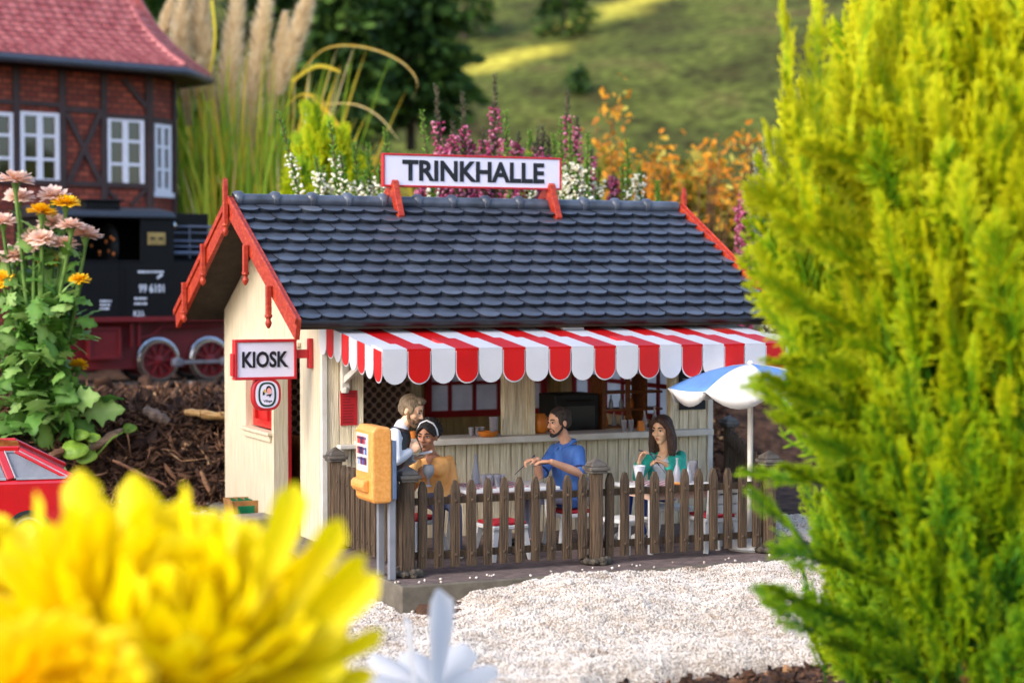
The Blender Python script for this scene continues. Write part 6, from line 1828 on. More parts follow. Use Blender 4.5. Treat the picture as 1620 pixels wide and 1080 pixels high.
crown_batch(700, .45, .78, -.22, .8, 1.15)
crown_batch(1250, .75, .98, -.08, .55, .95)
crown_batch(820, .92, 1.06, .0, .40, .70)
SPRIG = []
# tall leader shoots seen against the hill
for px0, py0, px1, py1, d in ((1262, 330, 1232, -20, 14.3), (1300, 260, 1292, -10, 14.4), (1345, 250, 1380, -30, 14.2), (1385, 300, 1372, 20, 14.5), (1290, 380, 1250, 120, 14.2), (1240, 330, 1205, 190, 14.2),
                              (1450, 250, 1470, -60, 14.2), (1530, 260, 1545, -80, 14.3), (1600, 250, 1610, -80, 14.0), (1260, 480, 1195, 385, 14.2), (1270, 620, 1180, 610, 14.2), (1290, 760, 1168, 745, 14.0), (1290, 880, 1180, 770, 14.1),
                              (1280, 960, 1200, 930, 14.0), (1310, 1010, 1205, 950, 14.0), (1265, 560, 1200, 470, 14.2), (1285, 690, 1195, 600, 14.1), (1420, 200, 1425, -60, 14.4), (1570, 220, 1580, -90, 14.3), (1500, 220, 1500, -70, 14.5)):
    a, b = np.array(at(px0, py0, d=d))-TB, np.array(at(px1, py1, d=d))-TB; ln = np.linalg.norm(b-a)
    a2 = np.array([a[0]*.6, a[1]*.6, a[2]-.40])
    for q_ in (0, .3, .6, .85):
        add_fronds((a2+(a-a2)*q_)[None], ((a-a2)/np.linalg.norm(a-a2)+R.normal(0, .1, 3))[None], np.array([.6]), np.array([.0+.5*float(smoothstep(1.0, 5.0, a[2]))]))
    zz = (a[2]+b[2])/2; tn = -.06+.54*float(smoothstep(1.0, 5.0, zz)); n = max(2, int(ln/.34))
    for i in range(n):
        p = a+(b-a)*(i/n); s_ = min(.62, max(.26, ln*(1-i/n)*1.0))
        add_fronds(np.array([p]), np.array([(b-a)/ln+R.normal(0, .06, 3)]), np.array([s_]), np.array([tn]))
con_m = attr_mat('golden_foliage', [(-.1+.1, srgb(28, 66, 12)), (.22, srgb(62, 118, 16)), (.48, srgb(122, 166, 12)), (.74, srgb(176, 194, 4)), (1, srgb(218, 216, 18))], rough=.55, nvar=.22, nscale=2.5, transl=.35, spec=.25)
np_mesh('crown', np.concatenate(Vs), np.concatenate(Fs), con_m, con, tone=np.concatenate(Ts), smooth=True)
Vs, Fs, Ts, off = [], [], [], 0
crown_batch(170, .60, .93, .0, .35, .7)
np_mesh('dead_sprays', np.concatenate(Vs), np.concatenate(Fs), M('dead_foliage', srgb(98, 66, 30), col2=srgb(150, 110, 48), rough=.8, scale=4), con, smooth=True)
mb = MB(); mb.tube([(0, 0, -.1), (.03, .02, 2), (0, 0, 5), (0, 0, 7.4)], [.16, .13, .08, .03], 10)
rt = random.Random(2)
for k in range(40):
    z = rt.uniform(.3, 5.5); a = camdir+rt.gauss(0, 1.2); r = float(con_radius(z))*.75
    mb.tube([(0, 0, z), (r*.5*math.cos(a), r*.5*math.sin(a), z+.35), (r*math.cos(a), r*math.sin(a), z+1.1)], [.045, .03, .012], 6)
mb.build('trunk', M('conifer_bark', srgb(84, 44, 28), rough=.85, var=.3, scale=8), con, smooth=60)

# --- chrysanthemum flower heads
def petal_template(n=7, width=.16, cup=.25, curve=.35, tipw=.9, m=3):
    """blade along +z, bending towards +x; root at origin"""
    V, F, T = [], [], []
    for i in range(n):
        t = i/(n-1); w = width*(.35+.65*math.sin(min(1, t*1.25)*PI/2))*(1 if t < .8 else math.sqrt(max(.02, 1-((t-.8)/.2)**2*.98))*1.0)*tipw
        x = curve*t*t; z = t-.12*curve*t*t
        for j in range(m):
            q = -1+2*j/(m-1); V.append((x+cup*w*q*q, w*q, z)); T.append(t)
    for i in range(n-1):
        for j in range(m-1): F.append((i*m+j, i*m+j+1, (i+1)*m+j+1, (i+1)*m+j))
    return np.array(V), np.array(F), np.array(T)
def bloom(name, parent, centre, axis, layers, mat_, rng, tone_rng=(-.1, .1)):
    """layers: (count, elevation of the petals above the rim plane in rad, length, width, root radius, curve)"""
    Vs, Fs, Ts, off = [], [], [], 0
    ax = norm(np.array([axis], float))[0]; fm0 = frames(np.array([ax]), np.array([0.0]))[0]
    for cnt, el, ln, wd, rr, cv in layers:
        tv, tf_, tt = petal_template(9, wd/ln/2, .35, cv, m=5)
        az = (np.arange(cnt)+rng.uniform(-.3, .3, cnt))*2*PI/cnt+rng.uniform(0, 6); e = el+rng.normal(0, .10, cnt)
        D = np.stack([np.cos(e)*np.cos(az), np.cos(e)*np.sin(az), np.sin(e)], -1)
        side = np.stack([-np.sin(az), np.cos(az), np.zeros(cnt)], -1)
        up = np.cross(D, side); FRM = np.stack([-up, side, D], -1)        # bend x -> towards below/outside
        FRM[..., 0] *= 1
        Pt = np.stack([np.cos(az)*rr*np.cos(e), np.sin(az)*rr*np.cos(e), rr*np.sin(e)], -1)
        FRM = np.einsum('ij,njk->nik', fm0, FRM); Pt = Pt@fm0.T
        v, f, t = instance(tv, tf_, tt*.5, Pt, FRM, ln*rng.uniform(.88, 1.1, cnt), rng.uniform(*tone_rng, cnt)+.25)
        Vs.append(v+np.array(centre)); Fs.append(f+off); Ts.append(t); off += len(v)
    return np_mesh(name, np.concatenate(Vs), np.concatenate(Fs), mat_, parent, tone=np.concatenate(Ts), smooth=True)
yel_m = attr_mat('yellow_petal', [(0, srgb(232, 204, 0)), (.35, srgb(242, 219, 0)), (.7, srgb(248, 228, 4)), (1, srgb(251, 237, 56))], rough=.5, nvar=.12, nscale=3, transl=.45, spec=.3)
ora_m = attr_mat('amber_petal', [(0, srgb(238, 140, 0)), (.3, srgb(250, 190, 0)), (.6, srgb(252, 220, 4)), (1, srgb(253, 226, 20))], rough=.5, nvar=.12, nscale=3, transl=.4, spec=.3)
wht_m = attr_mat('white_petal', [(0, srgb(188, 190, 196)), (1, srgb(222, 222, 226))], rough=.5, nvar=.1, nscale=3, transl=.4, spec=.3)
grn_m = M('stem_green', srgb(70, 104, 36), col2=srgb(104, 138, 56), rough=.6, scale=6, transl=.15)
def flower_thing(name, label, cat, c, axis, layers, mat_, zfoot, tr=(-.15, .15)):
    c = np.array(c); t = thing(name, label, cat, (c[0]+.25, c[1]+.15, zfoot))
    b = np.array(t.location); rng = np.random.default_rng(int(abs(c[0]*100))+7)
    pt_ = bloom('petals', t, c-b, axis, layers, mat_, rng, tr)
    core = max(l[4] for l in layers)
    if core > .2:
        mb = MB(); mb.ell(c-b, (core*1.02,)*3, n=24, m=16); me_ = mb.mesh('core'); a_ = me_.attributes.new('tone', 'FLOAT', 'POINT'); a_.data.foreach_set('value', [.3]*len(me_.vertices)); me_.shade_smooth(); link_mesh('flower_centre', me_, mat_, t)
    mb = MB(); ax = Vector(axis).normalized(); h = Vector(c-b)
    mb.tube([Vector((0, 0, 0)), h*.5+Vector((.05, 0, 0)), h-ax*.25, h], [.06, .055, .06, .16], 10); mb.build('stem', grn_m, t, smooth=60)
    mb = MB()
    for k in range(4):
        z = h.z*(.08+.10*k); a = k*2.1; p = Vector((0, 0, z)); d = Vector((math.cos(a), math.sin(a), .35)).normalized()
        leaf_blob(mb, p+d*.38, d, Vector((-math.sin(a), math.cos(a), 0)), .38, .20, .2, 5)
    mb.build('leaves', grn_m, t, smooth=60)
    return t
big = [(40, -.95, .52, .17, .52, .15), (50, -.66, .58, .17, .60, .12), (58, -.36, .62, .17, .62, .10), (60, -.10, .64, .17, .61, .05), (60, .14, .62, .17, .60, .0), (54, .38, .60, .17, .60, -.05), (48, .60, .56, .16, .58, -.15), (40, .82, .52, .16, .56, -.25), (30, 1.04, .46, .15, .52, -.35), (20, 1.25, .42, .14, .48, -.4), (10, 1.42, .38, .13, .44, -.45)]
yc = at(240, 1085, d=9.3)
big0 = big
big = [(n_, e_, l_*.83, w_*1.12, r_*.83, c_) for n_, e_, l_, w_, r_, c_ in big]
BIG = flower_thing('yellow_chrysanthemum', 'huge blurred bright yellow chrysanthemum bloom in the lower left foreground', 'flower', yc, (.05, -.5, .8), big, yel_m, -.45)
tv, tf_, tt = petal_template(9, .16, .4, .12, m=5); pv_, pf_, pt2_, off2 = [], [], [], 0
for rx, ry, tx, ty, ln_ in ((410, 960, 462, 762, 0), (440, 990, 530, 815, 0), (450, 1010, 566, 868, 0), (460, 1040, 596, 905, 0), (380, 980, 505, 850, 0), (470, 1070, 600, 985, 0), (150, 960, 128, 735, 0), (230, 950, 212, 742, 0), (70, 980, 30, 780, 0), (360, 930, 345, 800, 0), (300, 930, 268, 765, 0), (460, 1090, 590, 1060, 0)):
    a_, b_ = np.array(at(rx, ry, d=9.15)), np.array(at(tx, ty, d=9.28)); dd = b_-a_; ll = np.linalg.norm(dd); fm = frames(dd[None], R.uniform(-.5, .5, 1)+PI)
    v, f, t = instance(tv, tf_, tt*.5, (a_-np.array(BIG.location))[None], fm, np.array([ll]), R.uniform(.1, .35, 1)); pv_.append(v); pf_.append(f+off2); pt2_.append(t); off2 += len(v)
np_mesh('outer_petals', np.concatenate(pv_), np.concatenate(pf_), yel_m, BIG, tone=np.concatenate(pt2_), smooth=True)
flower_thing('yellow_chrysanthemum', 'yellow bloom cut by the left edge beside the big yellow chrysanthemum', 'flower', at(-75, 965, d=10.0), (-.1, -.3, .9), [(n, e, l*.62, w*.8, r*.62, c) for n, e, l, w, r, c in big], yel_m, -.45)
flower_thing('amber_chrysanthemum', 'blurred orange yellow bloom in the bottom left corner', 'flower', at(80, 1150, d=8.3), (.1, -.75, .6), [(n, e, l*.5, w*.62, r*.5, c) for n, e, l, w, r, c in big], ora_m, -.45)
flower_thing('white_daisy', 'blurred white flower with one upright petal at the bottom centre', 'flower', at(690, 1095, d=13.0), (.05, -.25, 1), [(11, -.02, .54, .27, .10, .25), (9, .30, .46, .26, .08, .12)], wht_m, -.5, (-.1, .3))
t_ = [o for o in bpy.data.objects if o.name.startswith('white_daisy')][-1]
tv, tf_, tt = petal_template(9, .20, .5, .06, m=5)
fm = frames(np.array([[.02, .1, 1.0]]), np.array([0.4])); FM = fm.copy()
pc = np.array(at(688, 1085, d=12.8))-np.array(t_.location)
v, f, t = instance(tv, tf_, tt*.3, pc[None], FM, np.array([.66]), np.array([.5])); np_mesh('upright_petal', v, f, wht_m, t_, tone=t, smooth=True)
pc = np.array(at(655, 1085, d=12.9))-np.array(t_.location); fm = frames(np.array([[-.22, .0, 1.0]]), np.array([1.2]))
v, f, t = instance(tv, tf_, tt*.3, pc[None], fm, np.array([.50]), np.array([.4])); np_mesh('upright_petal', v, f, wht_m, t_, tone=t, smooth=True)

# --- pink and yellow garden chrysanthemum at the left
pb0 = at(62, 668, d=28.6); pb0.z = soil_z(pb0.x, pb0.y)
mum = thing('chrysanthemum_plant', 'leafy chrysanthemum plant with pale pink and yellow flower heads before the locomotive', 'flowering plant', pb0)
pink_m = attr_mat('pink_petal', [(0, srgb(226, 170, 92)), (.3, srgb(230, 182, 148)), (.7, srgb(236, 206, 190)), (1, srgb(242, 222, 212))], rough=.55, nvar=.2, nscale=9, transl=.3)
gold_m = attr_mat('gold_petal', [(0, srgb(196, 120, 10)), (.5, srgb(240, 184, 10)), (1, srgb(250, 208, 40))], rough=.55, nvar=.2, nscale=9, transl=.3)
leafg = attr_mat('mum_leaf', [(0, srgb(44, 80, 26)), (.4, srgb(90, 136, 52)), (.75, srgb(134, 168, 86)), (1, srgb(170, 194, 124))], rough=.55, nvar=.35, nscale=5, transl=.3)
heads = [(30, 306, 24, 'p', .4), (66, 372, 22, 'p', .6), (112, 352, 23, 'p', .1), (22, 398, 23, 'p', .5), (78, 408, 20, 'g', .4), (25, 280, 30, 'p', 0), (84, 304, 26, 'p', .3), (104, 316, 24, 'g', .2), (66, 330, 24, 'g', -.1), (54, 372, 25, 'p', 1), (84, 347, 24, 'p', .4), (135, 366, 26, 'p', -.1), (101, 381, 24, 'p', .2), (6, 436, 18, 'a', 1), (126, 437, 17, 'a', .3), (124, 572, 16, 'a', -.5), (5, 345, 22, 'p', .3)]
stems = MB(); LP_, LD_, LS_ = [], [], []
rg = np.random.default_rng(4)
for px, py, r, c, face in heads:
    d = 28.6+rg.uniform(-.35, .35); c3 = np.array(at(px, py+6, d=d))-np.array(pb0); rr = r*1.12/F_PX*d
    m_ = {'p': pink_m, 'g': gold_m, 'a': gold_m}[c]; ax = np.array([.05, 0, 1])+face*np.array(TC)
    bloom('flower_head', mum, c3, ax, [(26, .12, rr*.82, rr*.26, rr*.15, .10), (24, .42, rr*.70, rr*.25, rr*.14, .05), (18, .75, rr*.52, rr*.22, rr*.12, -.1), (10, 1.15, rr*.36, rr*.2, rr*.08, -.2)], m_, rg)
    b = Vector((rg.uniform(-.12, .2), rg.uniform(-.15, .15), 0)); e = Vector(c3)-Vector(ax/np.linalg.norm(ax))*rr*.1; mid = b.lerp(e, .55)+Vector((rg.uniform(-.08, .08), rg.uniform(-.1, .1), 0))
    stems.tube([b, mid, e-Vector((0, 0, rr*.55)), e], [.045, .036, .028, .07], 7)
    for k in range(14):
        t = rg.uniform(.12, .93); p = b.lerp(mid, t/.55) if t < .55 else mid.lerp(e, (t-.55)/.45)
        LP_.append(p[:]); a = rg.uniform(0, 2*PI); LD_.append((math.cos(a), math.sin(a), rg.uniform(-.5, 1.2))); LS_.append(rg.uniform(.36, .68)*(1.2-.72*t))
for k in range(170):
    a = rg.uniform(0, 2*PI); z = rg.uniform(0.1, 2.3); r = rg.uniform(0, .75)*(1-.12*z); LP_.append((r*math.cos(a)+.05*z*0, r*math.sin(a), z)); LD_.append((math.cos(a), math.sin(a), rg.uniform(-.8, 1.1))); LS_.append(rg.uniform(.34, .68)*(1.05-.12*z))
stems.build('stems', grn_m, mum, smooth=60)
def lobed_leaf():
    V, T = [], []; prof_ = [(0, .03), (.12, .05), (.2, .26), (.3, .16), (.38, .20), (.52, .40), (.58, .24), (.66, .22), (.78, .30), (.84, .16), (.93, .12), (1.0, .0)]
    for z, w in prof_:
        for q in (-1, -.5, 0, .5, 1): V.append((.10*abs(q)*w+.28*z*z+.03*math.sin(z*14)*abs(q), w*q, z-(.10*w if abs(q) == 1 else 0))); T.append(.15*(1-abs(q)))
    m = 5; F = [(i*m+j, i*m+j+1, (i+1)*m+j+1, (i+1)*m+j) for i in range(len(prof_)-1) for j in range(m-1)]
    return np.array(V), np.array(F), np.array(T)
lv, lf, lt = lobed_leaf(); n = len(LP_)
D = np.array(LD_); fm = frames(D, rg.normal(0, .7, n)); fm = np.stack([-fm[..., 1]*1, fm[..., 0], fm[..., 2]], -1)
v, f, t = instance(lv, lf, lt, np.array(LP_), fm, np.array(LS_), rg.uniform(.15, .75, n)); np_mesh('leaves', v, f, leafg, mum, tone=t, smooth=True)

# --- heathers behind the kiosk
def heather(label, sprigs, cols, y0, group):
    """sprigs: (px,py) tips with base px; cols: blossom material, foliage material"""
    base = np.array(at(np.mean([s[2] for s in sprigs]), 420, Y=y0)); base[2] = soil_z(base[0], base[1])-.02
    t = thing('heather_plant', label, 'heather', tuple(base), group=group)
    rg = np.random.default_rng(int(sprigs[0][0])); BV, NV = [], []; stm = MB(); NP_, ND_, NS_, NT_ = [], [], [], []; BP_, BS_, BT_ = [], [], []
    for px, py, bx, frac in sprigs:
        py -= 12
        yy = y0+rg.uniform(-.35, .35); tip = np.array(at(px, py, Y=yy))-base; low = np.array(at(bx, 420, Y=yy))-base
        root = np.array([low[0]*.5, low[1]*.5, 0]); cpt = [root, root*.4+low*.6+np.array([0, 0, -.3]), low*.35+tip*.65, tip]
        N = 60; P = []
        for i in range(N+1):
            q = i/N; P.append((1-q)**3*cpt[0]+3*(1-q)**2*q*cpt[1]+3*(1-q)*q*q*cpt[2]+q**3*cpt[3])
        P = np.array(P); stm.tube([Vector(p) for p in P[::6]], [.03*(1-.7*i/10) for i in range(len(P[::6]))], 6)
        for i in range(18, N+1):
            q = i/N; p = P[i]; dr = norm((P[min(N, i+1)]-P[i-1])[None])[0]
            for k in range(7):
                a = rg.uniform(0, 2*PI); o = norm(np.cross(dr, rg.normal(size=3))[None])[0]
                NP_.append(p+dr*rg.uniform(-.03, .03)+o*.015); ND_.append(o*.75+dr*.8); NS_.append(rg.uniform(.055, .09)*(1.15-.5*max(0, q-.8)/.2)); NT_.append(rg.uniform(.0, .5)+.4*max(0, q-.55))
            if q < (1-(1-frac)*.95 if cols[0] is hb_w else 1-(1-frac)*.55):
                for k in range(6 if cols[0] is hb_w else 10):
                    o = norm(np.cross(dr, rg.normal(size=3))[None])[0]; BP_.append(p+o*rg.uniform(.05, .115)+dr*rg.uniform(-.04, .04)); BS_.append(rg.uniform(.019, .034)); BT_.append(rg.random())
    stm.build('stems', M('heather_stem', srgb(84, 58, 40), rough=.8), t, smooth=60)
    tv, tf_, tt = tubes_template([([(0, 0, 0), (0, 0, .5), (0, 0, 1)], [.10, .17, .05], [0, .1, .2])], 4); n = len(NP_)
    v, f, tn = instance(tv, tf_, tt, np.array(NP_), frames(np.array(ND_), rg.uniform(0, 6, n)), np.array(NS_), np.array(NT_)); np_mesh('needles', v, f, cols[1], t, tone=tn)
    n = len(BP_)
    if n:
        o = scatter('blossoms', BP_, BS_, cols[0], BT_, rng=rg, jit=.15); o.parent = t
    return t
hg_g = attr_mat('heather_green', [(0, srgb(44, 76, 22)), (.5, srgb(92, 138, 40)), (1, srgb(160, 194, 72))], rough=.6, nvar=.2, transl=.2)
hg_d = attr_mat('heather_dark', [(0, srgb(40, 44, 34)), (.5, srgb(74, 78, 56)), (1, srgb(110, 112, 80))], rough=.7, nvar=.2, transl=.1)
hb_w = attr_mat('heather_white', [(0, srgb(226, 214, 180)), (.5, srgb(240, 234, 214)), (1, srgb(250, 248, 238))], rough=.6, nvar=.1, transl=.25)
hb_p = attr_mat('heather_pink', [(0, srgb(150, 40, 84)), (.5, srgb(190, 74, 120)), (1, srgb(226, 150, 176))], rough=.6, nvar=.2, transl=.25)
hg_s = attr_mat('heather_silver', [(0, srgb(96, 104, 88)), (.5, srgb(144, 152, 132)), (1, srgb(190, 196, 178))], rough=.8, nvar=.2, transl=.1)
grp = 'heather plants behind the kiosk roof'
heather('white heather with long arching sprigs behind the left end of the kiosk ridge', [(440, 190, 520, .82), (522, 206, 560, .83), (560, 240, 585, .8), (582, 240, 600, .8), (527, 262, 548, .82), (540, 256, 560, .7), (610, 215, 622, .74), (500, 262, 530, .9), (575, 285, 590, .9), (545, 290, 556, .95), (600, 275, 606, .9), (512, 278, 530, .9)], (hb_w, hg_g), 5.9, grp)
heather('pink heather with dark spires behind the middle of the roof sign', [(690, 148, 706, .74), (732, 160, 742, .74), (783, 132, 782, .76), (800, 200, 806, .8), (765, 215, 768, .85), (716, 205, 724, .85), (820, 225, 818, .9), (845, 238, 842, .85), (745, 235, 750, .95), (702, 230, 712, .9), (775, 270, 775, 1), (725, 275, 728, 1), (812, 270, 810, 1), (692, 272, 700, 1), (755, 285, 755, 1), (840, 280, 838, 1), (665, 280, 672, 1), (860, 215, 858, .6)], (hb_p, hg_d), 6.2, grp)
heather('white heather with tall green tips behind the right end of the roof sign', [(668, 190, 684, .78), (888, 200, 890, .78), (902, 210, 905, .8), (838, 222, 842, .75), (930, 226, 932, .82), (876, 228, 880, .85), (912, 262, 915, .95), (948, 280, 946, .9), (895, 285, 897, 1), (925, 275, 927, 1), (800, 190, 806, .6)], (hb_w, hg_g), 5.85, grp)
heather('pink heather spire standing right of the roof sign', [(897, 158, 900, .80), (912, 200, 915, .9), (852, 216, 850, .8), (868, 230, 866, .8), (972, 292, 972, 1), (935, 250, 936, .9)], (hb_p, hg_d), 6.4, grp)
heather('white heather sprig near the right end of the kiosk ridge', [(992, 236, 1000, .80), (1012, 280, 1014, .95), (985, 275, 990, .5), (1040, 300, 1040, .3)], (hb_w, hg_g), 5.9, grp)
heather('silvery grey heather behind the left edge of the golden conifer', [(1196, 250, 1200, .2), (1210, 232, 1212, .2), (1222, 240, 1222, .2), (1188, 300, 1196, .2), (1205, 300, 1206, .2), (1230, 270, 1228, .2), (1215, 320, 1215, .3), (1186, 350, 1192, .2)], (hb_w, hg_s), 6.5, grp)
heather('purple stemmed heather left of the silvery heather', [(1178, 290, 1184, .8), (1170, 330, 1178, .9), (1190, 270, 1190, .7)], (hb_p, hg_d), 6.9, grp)

# --- ornamental grass with plumes
gb0 = np.array(at(375, 420, d=47.0)); gb0[2] = soil_z(gb0[0], gb0[1])-.05
og = thing('ornamental_grass', 'tall ornamental grass with beige feathery plumes behind the house corner', 'grass clump', tuple(gb0))
rg = np.random.default_rng(9)
def blades(name, lines, m, parent, w0=.05):
    V, F, T = [], [], []
    for pts, w, tone in lines:
        pts = np.array(pts); o = len(V); n = len(pts)
        sd = norm(np.cross(pts[-1]-pts[0], np.array(TC)+rg.normal(0, .5, 3))[None])[0]
        for i in range(n):
            q = i/(n-1); ww = w*(1-q**3)*.5+.004; V += [pts[i]-sd*ww, pts[i]+sd*ww+np.array([0, .02, 0])]; T += [tone, tone+.15*q]
        F += [(o+2*i, o+2*i+1, o+2*i+3, o+2*i+2) for i in range(n-1)]
    return np_mesh(name, V, F, m, parent, tone=T)
def arc(a, c, b, n=9): return [(1-q)**2*a+2*(1-q)*q*c+q*q*b for q in np.linspace(0, 1, n)]
L_ = []
for _ in range(1100):
    px0 = rg.normal(380, 55); px1 = px0+rg.normal(0, 45)+(px0-380)*.5; py1 = rg.uniform(60, 330) if rg.random() < .45 else rg.uniform(180, 400); d = 47+rg.uniform(-1.5, 2.5)
    px0 = min(max(px0, 285), 500)
    a = np.array(at(px0, 450, d=d))-gb0; b = np.array(at(px1, py1, d=d))-gb0; c = (a+b)/2+np.array([0, 0, rg.uniform(.2, 1.0)]); a[2] = 0
    L_.append((arc(a, c, b), rg.uniform(.04, .11), float(np.clip(rg.beta(1.3, 1.9), 0, 1))))
gmt = attr_mat('grass_blade', [(0, srgb(60, 100, 20)), (.3, srgb(150, 184, 46)), (.6, srgb(200, 204, 62)), (.85, srgb(240, 192, 60)), (1, srgb(240, 220, 170))], rough=.6, nvar=.2, transl=.45)
# named long arching blades
def pxarc(pts, d):
    c = [np.array(at(x, y, d=d))-gb0 for x, y in pts]; c = [2*c[0]-c[1]]+c+[2*c[-1]-c[-2]]; o = []
    for i in range(1, len(c)-2):
        for q in np.linspace(0, 1, 6)[:-1]: o.append(.5*((2*c[i])+(c[i+1]-c[i-1])*q+(2*c[i-1]-5*c[i]+4*c[i+1]-c[i+2])*q*q+(3*c[i]-c[i-1]-3*c[i+1]+c[i+2])*q**3))
    return o+[c[-2]]
L_ += [(pxarc([(455, 150), (480, 110), (510, 80), (545, 72), (590, 78), (630, 95), (655, 118), (660, 140), (648, 160)], 46.5), .045, .85),
       (pxarc([(450, 170), (475, 150), (500, 152), (522, 168)], 46.5), .04, .7), (pxarc([(455, 190), (480, 152), (500, 160), (515, 190), (530, 225)], 46.5), .04, .8), (pxarc([(500, 165), (560, 165), (600, 185), (630, 220)], 46.5), .035, .9),
       (pxarc([(460, 130), (500, 105), (535, 112), (540, 118)], 46.5), .09, .72), (pxarc([(208, 0), (228, 20), (240, 55), (238, 80)], 46.5), .06, .75), (pxarc([(335, 0), (340, 60), (332, 120), (330, 130)], 46.5), .06, .68),
       (pxarc([(440, 140), (425, 90), (424, 30), (428, -20)], 46.5), .07, .5), (pxarc([(500, 160), (520, 180), (540, 210), (545, 260)], 46.3), .1, .78)]
blades('blades', L_, gmt, og)
plm = attr_mat('plume', [(0, srgb(200, 174, 130)), (.5, srgb(238, 220, 182)), (1, srgb(250, 242, 220))], rough=.9, nvar=.2, transl=.55)
for pts, rad in (([(350, 330), (345, 260), (352, 180), (366, 90), (380, -30)], 26), ([(372, 300), (388, 210), (405, 110), (424, -20)], 24), ([(425, 215), (432, 150), (442, 90), (452, 20)], 15), ([(300, 200), (290, 120), (284, 60), (292, -20)], 20), ([(318, 90), (312, 120), (306, 150)], 12), ([(440, 150), (455, 100), (478, 30), (490, -10)], 18), ([(330, 160), (322, 90), (316, 30), (318, -20)], 20), ([(252, 80), (262, 40), (272, 0)], 12), ([(395, 240), (402, 290), (400, 330)], 10), ([(335, 330), (330, 250), (340, 190)], 12)):
    d = 47.3+rg.uniform(-.8, .8); ctrl = [np.array(at(x, y, d=d))-gb0 for x, y in pts]; r0 = rad*1.15/F_PX*d; V, F, T = [], [], []
    seg_ = len(ctrl)-1; n = int(2200+rad*170)
    u = rg.uniform(0, seg_, n); i = np.minimum(u.astype(int), seg_-1); fr_ = (u-i)[:, None]; C0 = np.array(ctrl)[i]; C1 = np.array(ctrl)[i+1]; P = C0*(1-fr_)+C1*fr_; Dd = norm(C1-C0)
    o = norm(np.cross(Dd, rg.normal(size=(n, 3)))); env = np.sin(PI*np.clip(.08+.86*u/seg_, 0, 1))**.6*r0
    P0 = P+o*(env*rg.uniform(0, .55, n))[:, None]; P1 = P0+(o*.6+Dd*.8)*(env*rg.uniform(.45, 1.05, n))[:, None]; sd = norm(np.cross(P1-P0, rg.normal(size=(n, 3))))*.011
    V = np.stack([P0-sd, P0+sd, P1], 1).reshape(-1, 3); F = np.arange(3*n).reshape(-1, 3); T = np.repeat(rg.random(n), 3)
    np_mesh('plume', V, F, plm, og, tone=T)
# --- yellow green dwarf conifer behind the white heather
gb2 = np.array(at(508, 420, d=39.0)); gb2[2] = soil_z(gb2[0], gb2[1])-.05
dc = thing('dwarf_conifer', 'bright yellow green dwarf conifer behind the white heather', 'conifer', tuple(gb2))
Vs, Fs, Ts, off = [], [], [], 0
P, D, S = [], [], []
for _ in range(150):
    px = rg.uniform(455, 560); top = 185+((px-512)/48)**2*90+rg.uniform(0, 40); py = rg.uniform(top+30, 400); p = np.array(at(px, py, d=39+rg.uniform(-.8, .8)))-gb2; P.append(p); D.append((rg.normal(0, .18), rg.normal(0, .18), 1)); S.append(rg.uniform(.7, 1.2))
add_fronds(np.array(P), np.array(D), np.array(S), np.full(len(P), .28)+rg.normal(0, .08, len(P)))
np_mesh('crown', np.concatenate(Vs), np.concatenate(Fs), con_m, dc, tone=np.concatenate(Ts), smooth=True)
mb = MB(); mb.tube([(0, 0, -.1), (0, 0, 2.5)], [.12, .04], 8); mb.build('trunk', MATS['conifer_bark'], dc)

# --- orange autumn shrub
def shrub(name, label, cat, px0, px1, topfn, d, n, m, leaf, foot_px, dens_low=430, stem_col=srgb(92, 60, 40), clus=14):
    b0 = np.array(at(foot_px, 440, d=d)); b0[2] = soil_z(b0[0], b0[1])-.05; t = thing(name, label, cat, tuple(b0)); st = MB(); P, D, S, T = [], [], [], []
    for k in range(n):
        px = rg.uniform(px0, px1); py = topfn(px)+abs(rg.normal(0, 1))*90; dd = d+rg.uniform(-2.5, 2.5)
        if py > dens_low: continue
        c = np.array(at(px, py, d=dd))-b0; q = rg.random()
        st.tube([Vector((c[0]*.35, c[1]*.35, 0)), Vector((c[0]*.8, c[1]*.8, c[2]*.55)), Vector(c)], [.05, .03, .012], 5) if k % 3 == 0 else None
        for _ in range(clus):
            P.append(c+rg.normal(0, 1, 3)*np.array([.22, .22, .2])); D.append(rg.normal(0, 1, 3)); S.append(leaf*rg.uniform(.6, 1.3)); T.append(np.clip(q*.75+rg.uniform(-.12, .3), 0, 1))
    lv2, lf2, lt2 = petal_template(5, .30, .3, .25, m=3); v, f, tn = instance(lv2, lf2, lt2*.1, np.array(P), frames(np.array(D), rg.uniform(0, 6, len(P))), np.array(S), np.array(T)); np_mesh('foliage', v, f, m, t, tone=tn)
    st.build('stems', M(name+'_stem', stem_col, rough=.85), t); return t
aut = attr_mat('autumn_leaf', [(0, srgb(120, 98, 40)), (.35, srgb(190, 120, 34)), (.6, srgb(224, 140, 30)), (.85, srgb(236, 176, 50)), (1, srgb(206, 196, 90))], rough=.6, nvar=.2, transl=.4)
shrub('autumn_shrub', 'orange leaved autumn shrub behind the right part of the kiosk roof', 'shrub', 945, 1215, lambda x: 215+60*abs(math.sin(x*.045))-(75 if 950 < x < 985 else 0)-(60 if 1125 < x < 1150 else 0), 46.0, 190, aut, .20, 1085, clus=6)
mixg = attr_mat('olive_leaf', [(0, srgb(70, 76, 28)), (.4, srgb(120, 118, 40)), (.75, srgb(170, 150, 50)), (1, srgb(210, 180, 70))], rough=.6, nvar=.2, transl=.35)
shrub('low_shrub', 'olive and yellow low shrub mass under the orange shrub', 'shrub', 960, 1240, lambda x: 290+40*math.sin(x*.05), 48.5, 300, mixg, .34, 1110, dens_low=470)
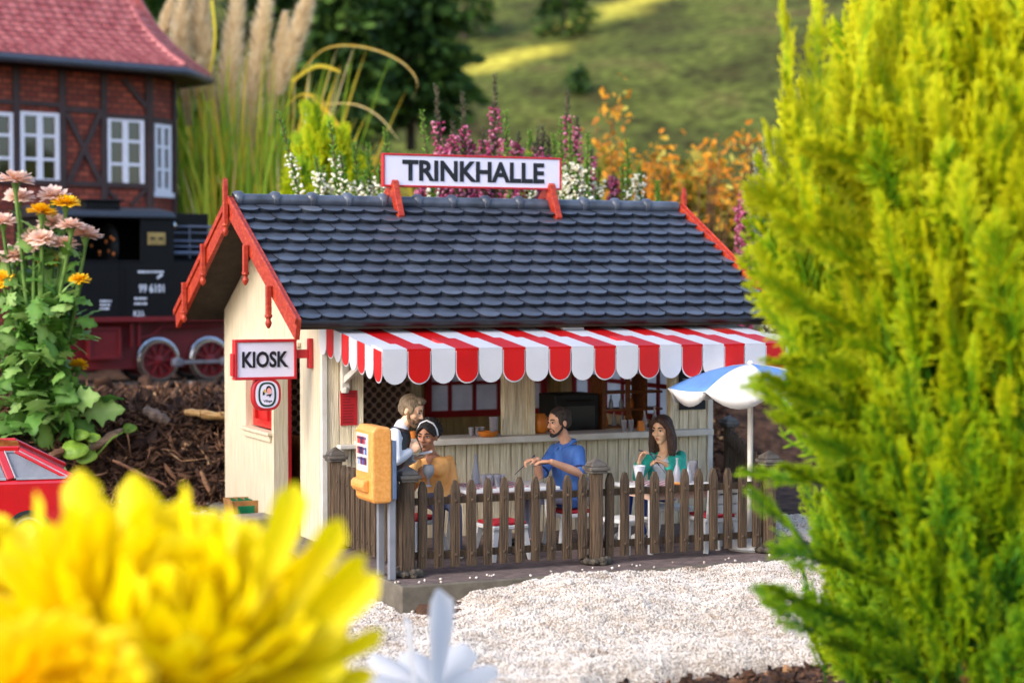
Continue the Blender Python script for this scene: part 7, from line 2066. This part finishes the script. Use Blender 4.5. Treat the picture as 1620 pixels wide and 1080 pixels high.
shrub('low_shrub', 'brown and olive low shrub behind the pink heather', 'shrub', 540, 940, lambda x: 285+25*math.sin(x*.04), 56.0, 150, mixg, .4, 740, dens_low=470)

# --- conifers and bushes on the far slope
cfm = attr_mat('spruce', [(0, srgb(18, 36, 14)), (.4, srgb(36, 64, 22)), (.75, srgb(62, 94, 32)), (1, srgb(96, 122, 44))], rough=.75, nvar=.3, nscale=.6, transl=.15)
def conifer(label, px, base_py, width_px, height, d, n, name='spruce_tree', group='conifers on the far slope'):
    b0 = np.array(at(px, base_py, d=d)); t = thing(name, label, 'tree', tuple(b0), group=group); P, D, S, T = [], [], [], []; w = width_px/F_PX*d/2
    for _ in range(n):
        q = rg.random()**.8; z = height*(.06+.94*q); r = w*(1-q)**.8*rg.uniform(.25, 1.08)*(.8+.2*math.sin(z*3.0)); a = rg.uniform(0, 2*PI); P.append((r*math.cos(a), r*math.sin(a), z)); D.append((math.cos(a), math.sin(a), rg.uniform(-.5, .2))); S.append(rg.uniform(.6, 1.3)*height/14); T.append(rg.uniform(0, .8))
    lv2, lf2, lt2 = petal_template(4, .28, .2, .3, m=3); v, f, tn = instance(lv2, lf2, lt2*.2, np.array(P), frames(np.array(D), rg.uniform(0, 6, n)), np.array(S), np.array(T)); np_mesh('crown', v, f, cfm, t, tone=tn)
    mb = MB(); mb.tube([(0, 0, -.5), (0, 0, height*.95)], [height*.022, height*.004], 8); mb.build('trunk', M('spruce_trunk', srgb(58, 46, 36), rough=.9), t); return t
conifer('broad dark spruce left of centre on the slope above the roof sign', 650, 225, 230, 13.5, 104, 5200)
conifer('dark spruce behind the right plumes of the ornamental grass', 540, 250, 170, 12.5, 98, 3200)
conifer('dark spruce standing between the grass plumes', 415, 260, 190, 13.0, 100, 3000)
conifer('dark spruce behind the house roof corner', 250, 260, 200, 13.0, 96, 3000)
conifer('slim dark spruce with visible trunk high on the slope', 893, 78, 120, 9.5, 150, 1500)
conifer('dark spruce to the right of the broad one, partly cut by the top edge', 735, 60, 120, 9.0, 150, 1500)
def hill_bush(label, px, py, wpx, hpx, n, m):
    h_ = hit_hill(px, py+hpx/2); d = float((h_-CAM)@FWD); t = thing('bush', label, 'bush', tuple(h_), group='bushes on the far slope'); w, h = wpx/F_PX*d/2, hpx/F_PX*d
    q = rg.normal(size=(n, 3)); q = norm(q)*rg.uniform(.3, 1, (n, 1)); P = q*np.array([w, w, h*.55])*(1+.25*np.sin(q[:, :1]*7))+np.array([0, 0, h*.45])
    lv2, lf2, lt2 = petal_template(4, .28, .2, .4, m=3); v, f, tn = instance(lv2, lf2, lt2*.2, P, frames(rg.normal(size=(n, 3)), rg.uniform(0, 6, n)), rg.uniform(.25, .5, n)*h*.5, rg.uniform(0, .8, n)); np_mesh('crown', v, f, m, t, tone=tn)
    mb = MB(); mb.tube([(0, 0, -.3), (0, 0, h*.5)], [h*.05, h*.02], 6); mb.build('trunk', MATS['spruce_trunk'], t)
hill_bush('small dark round bush on the open slope above the roof sign', 915, 128, 40, 46, 500, cfm)
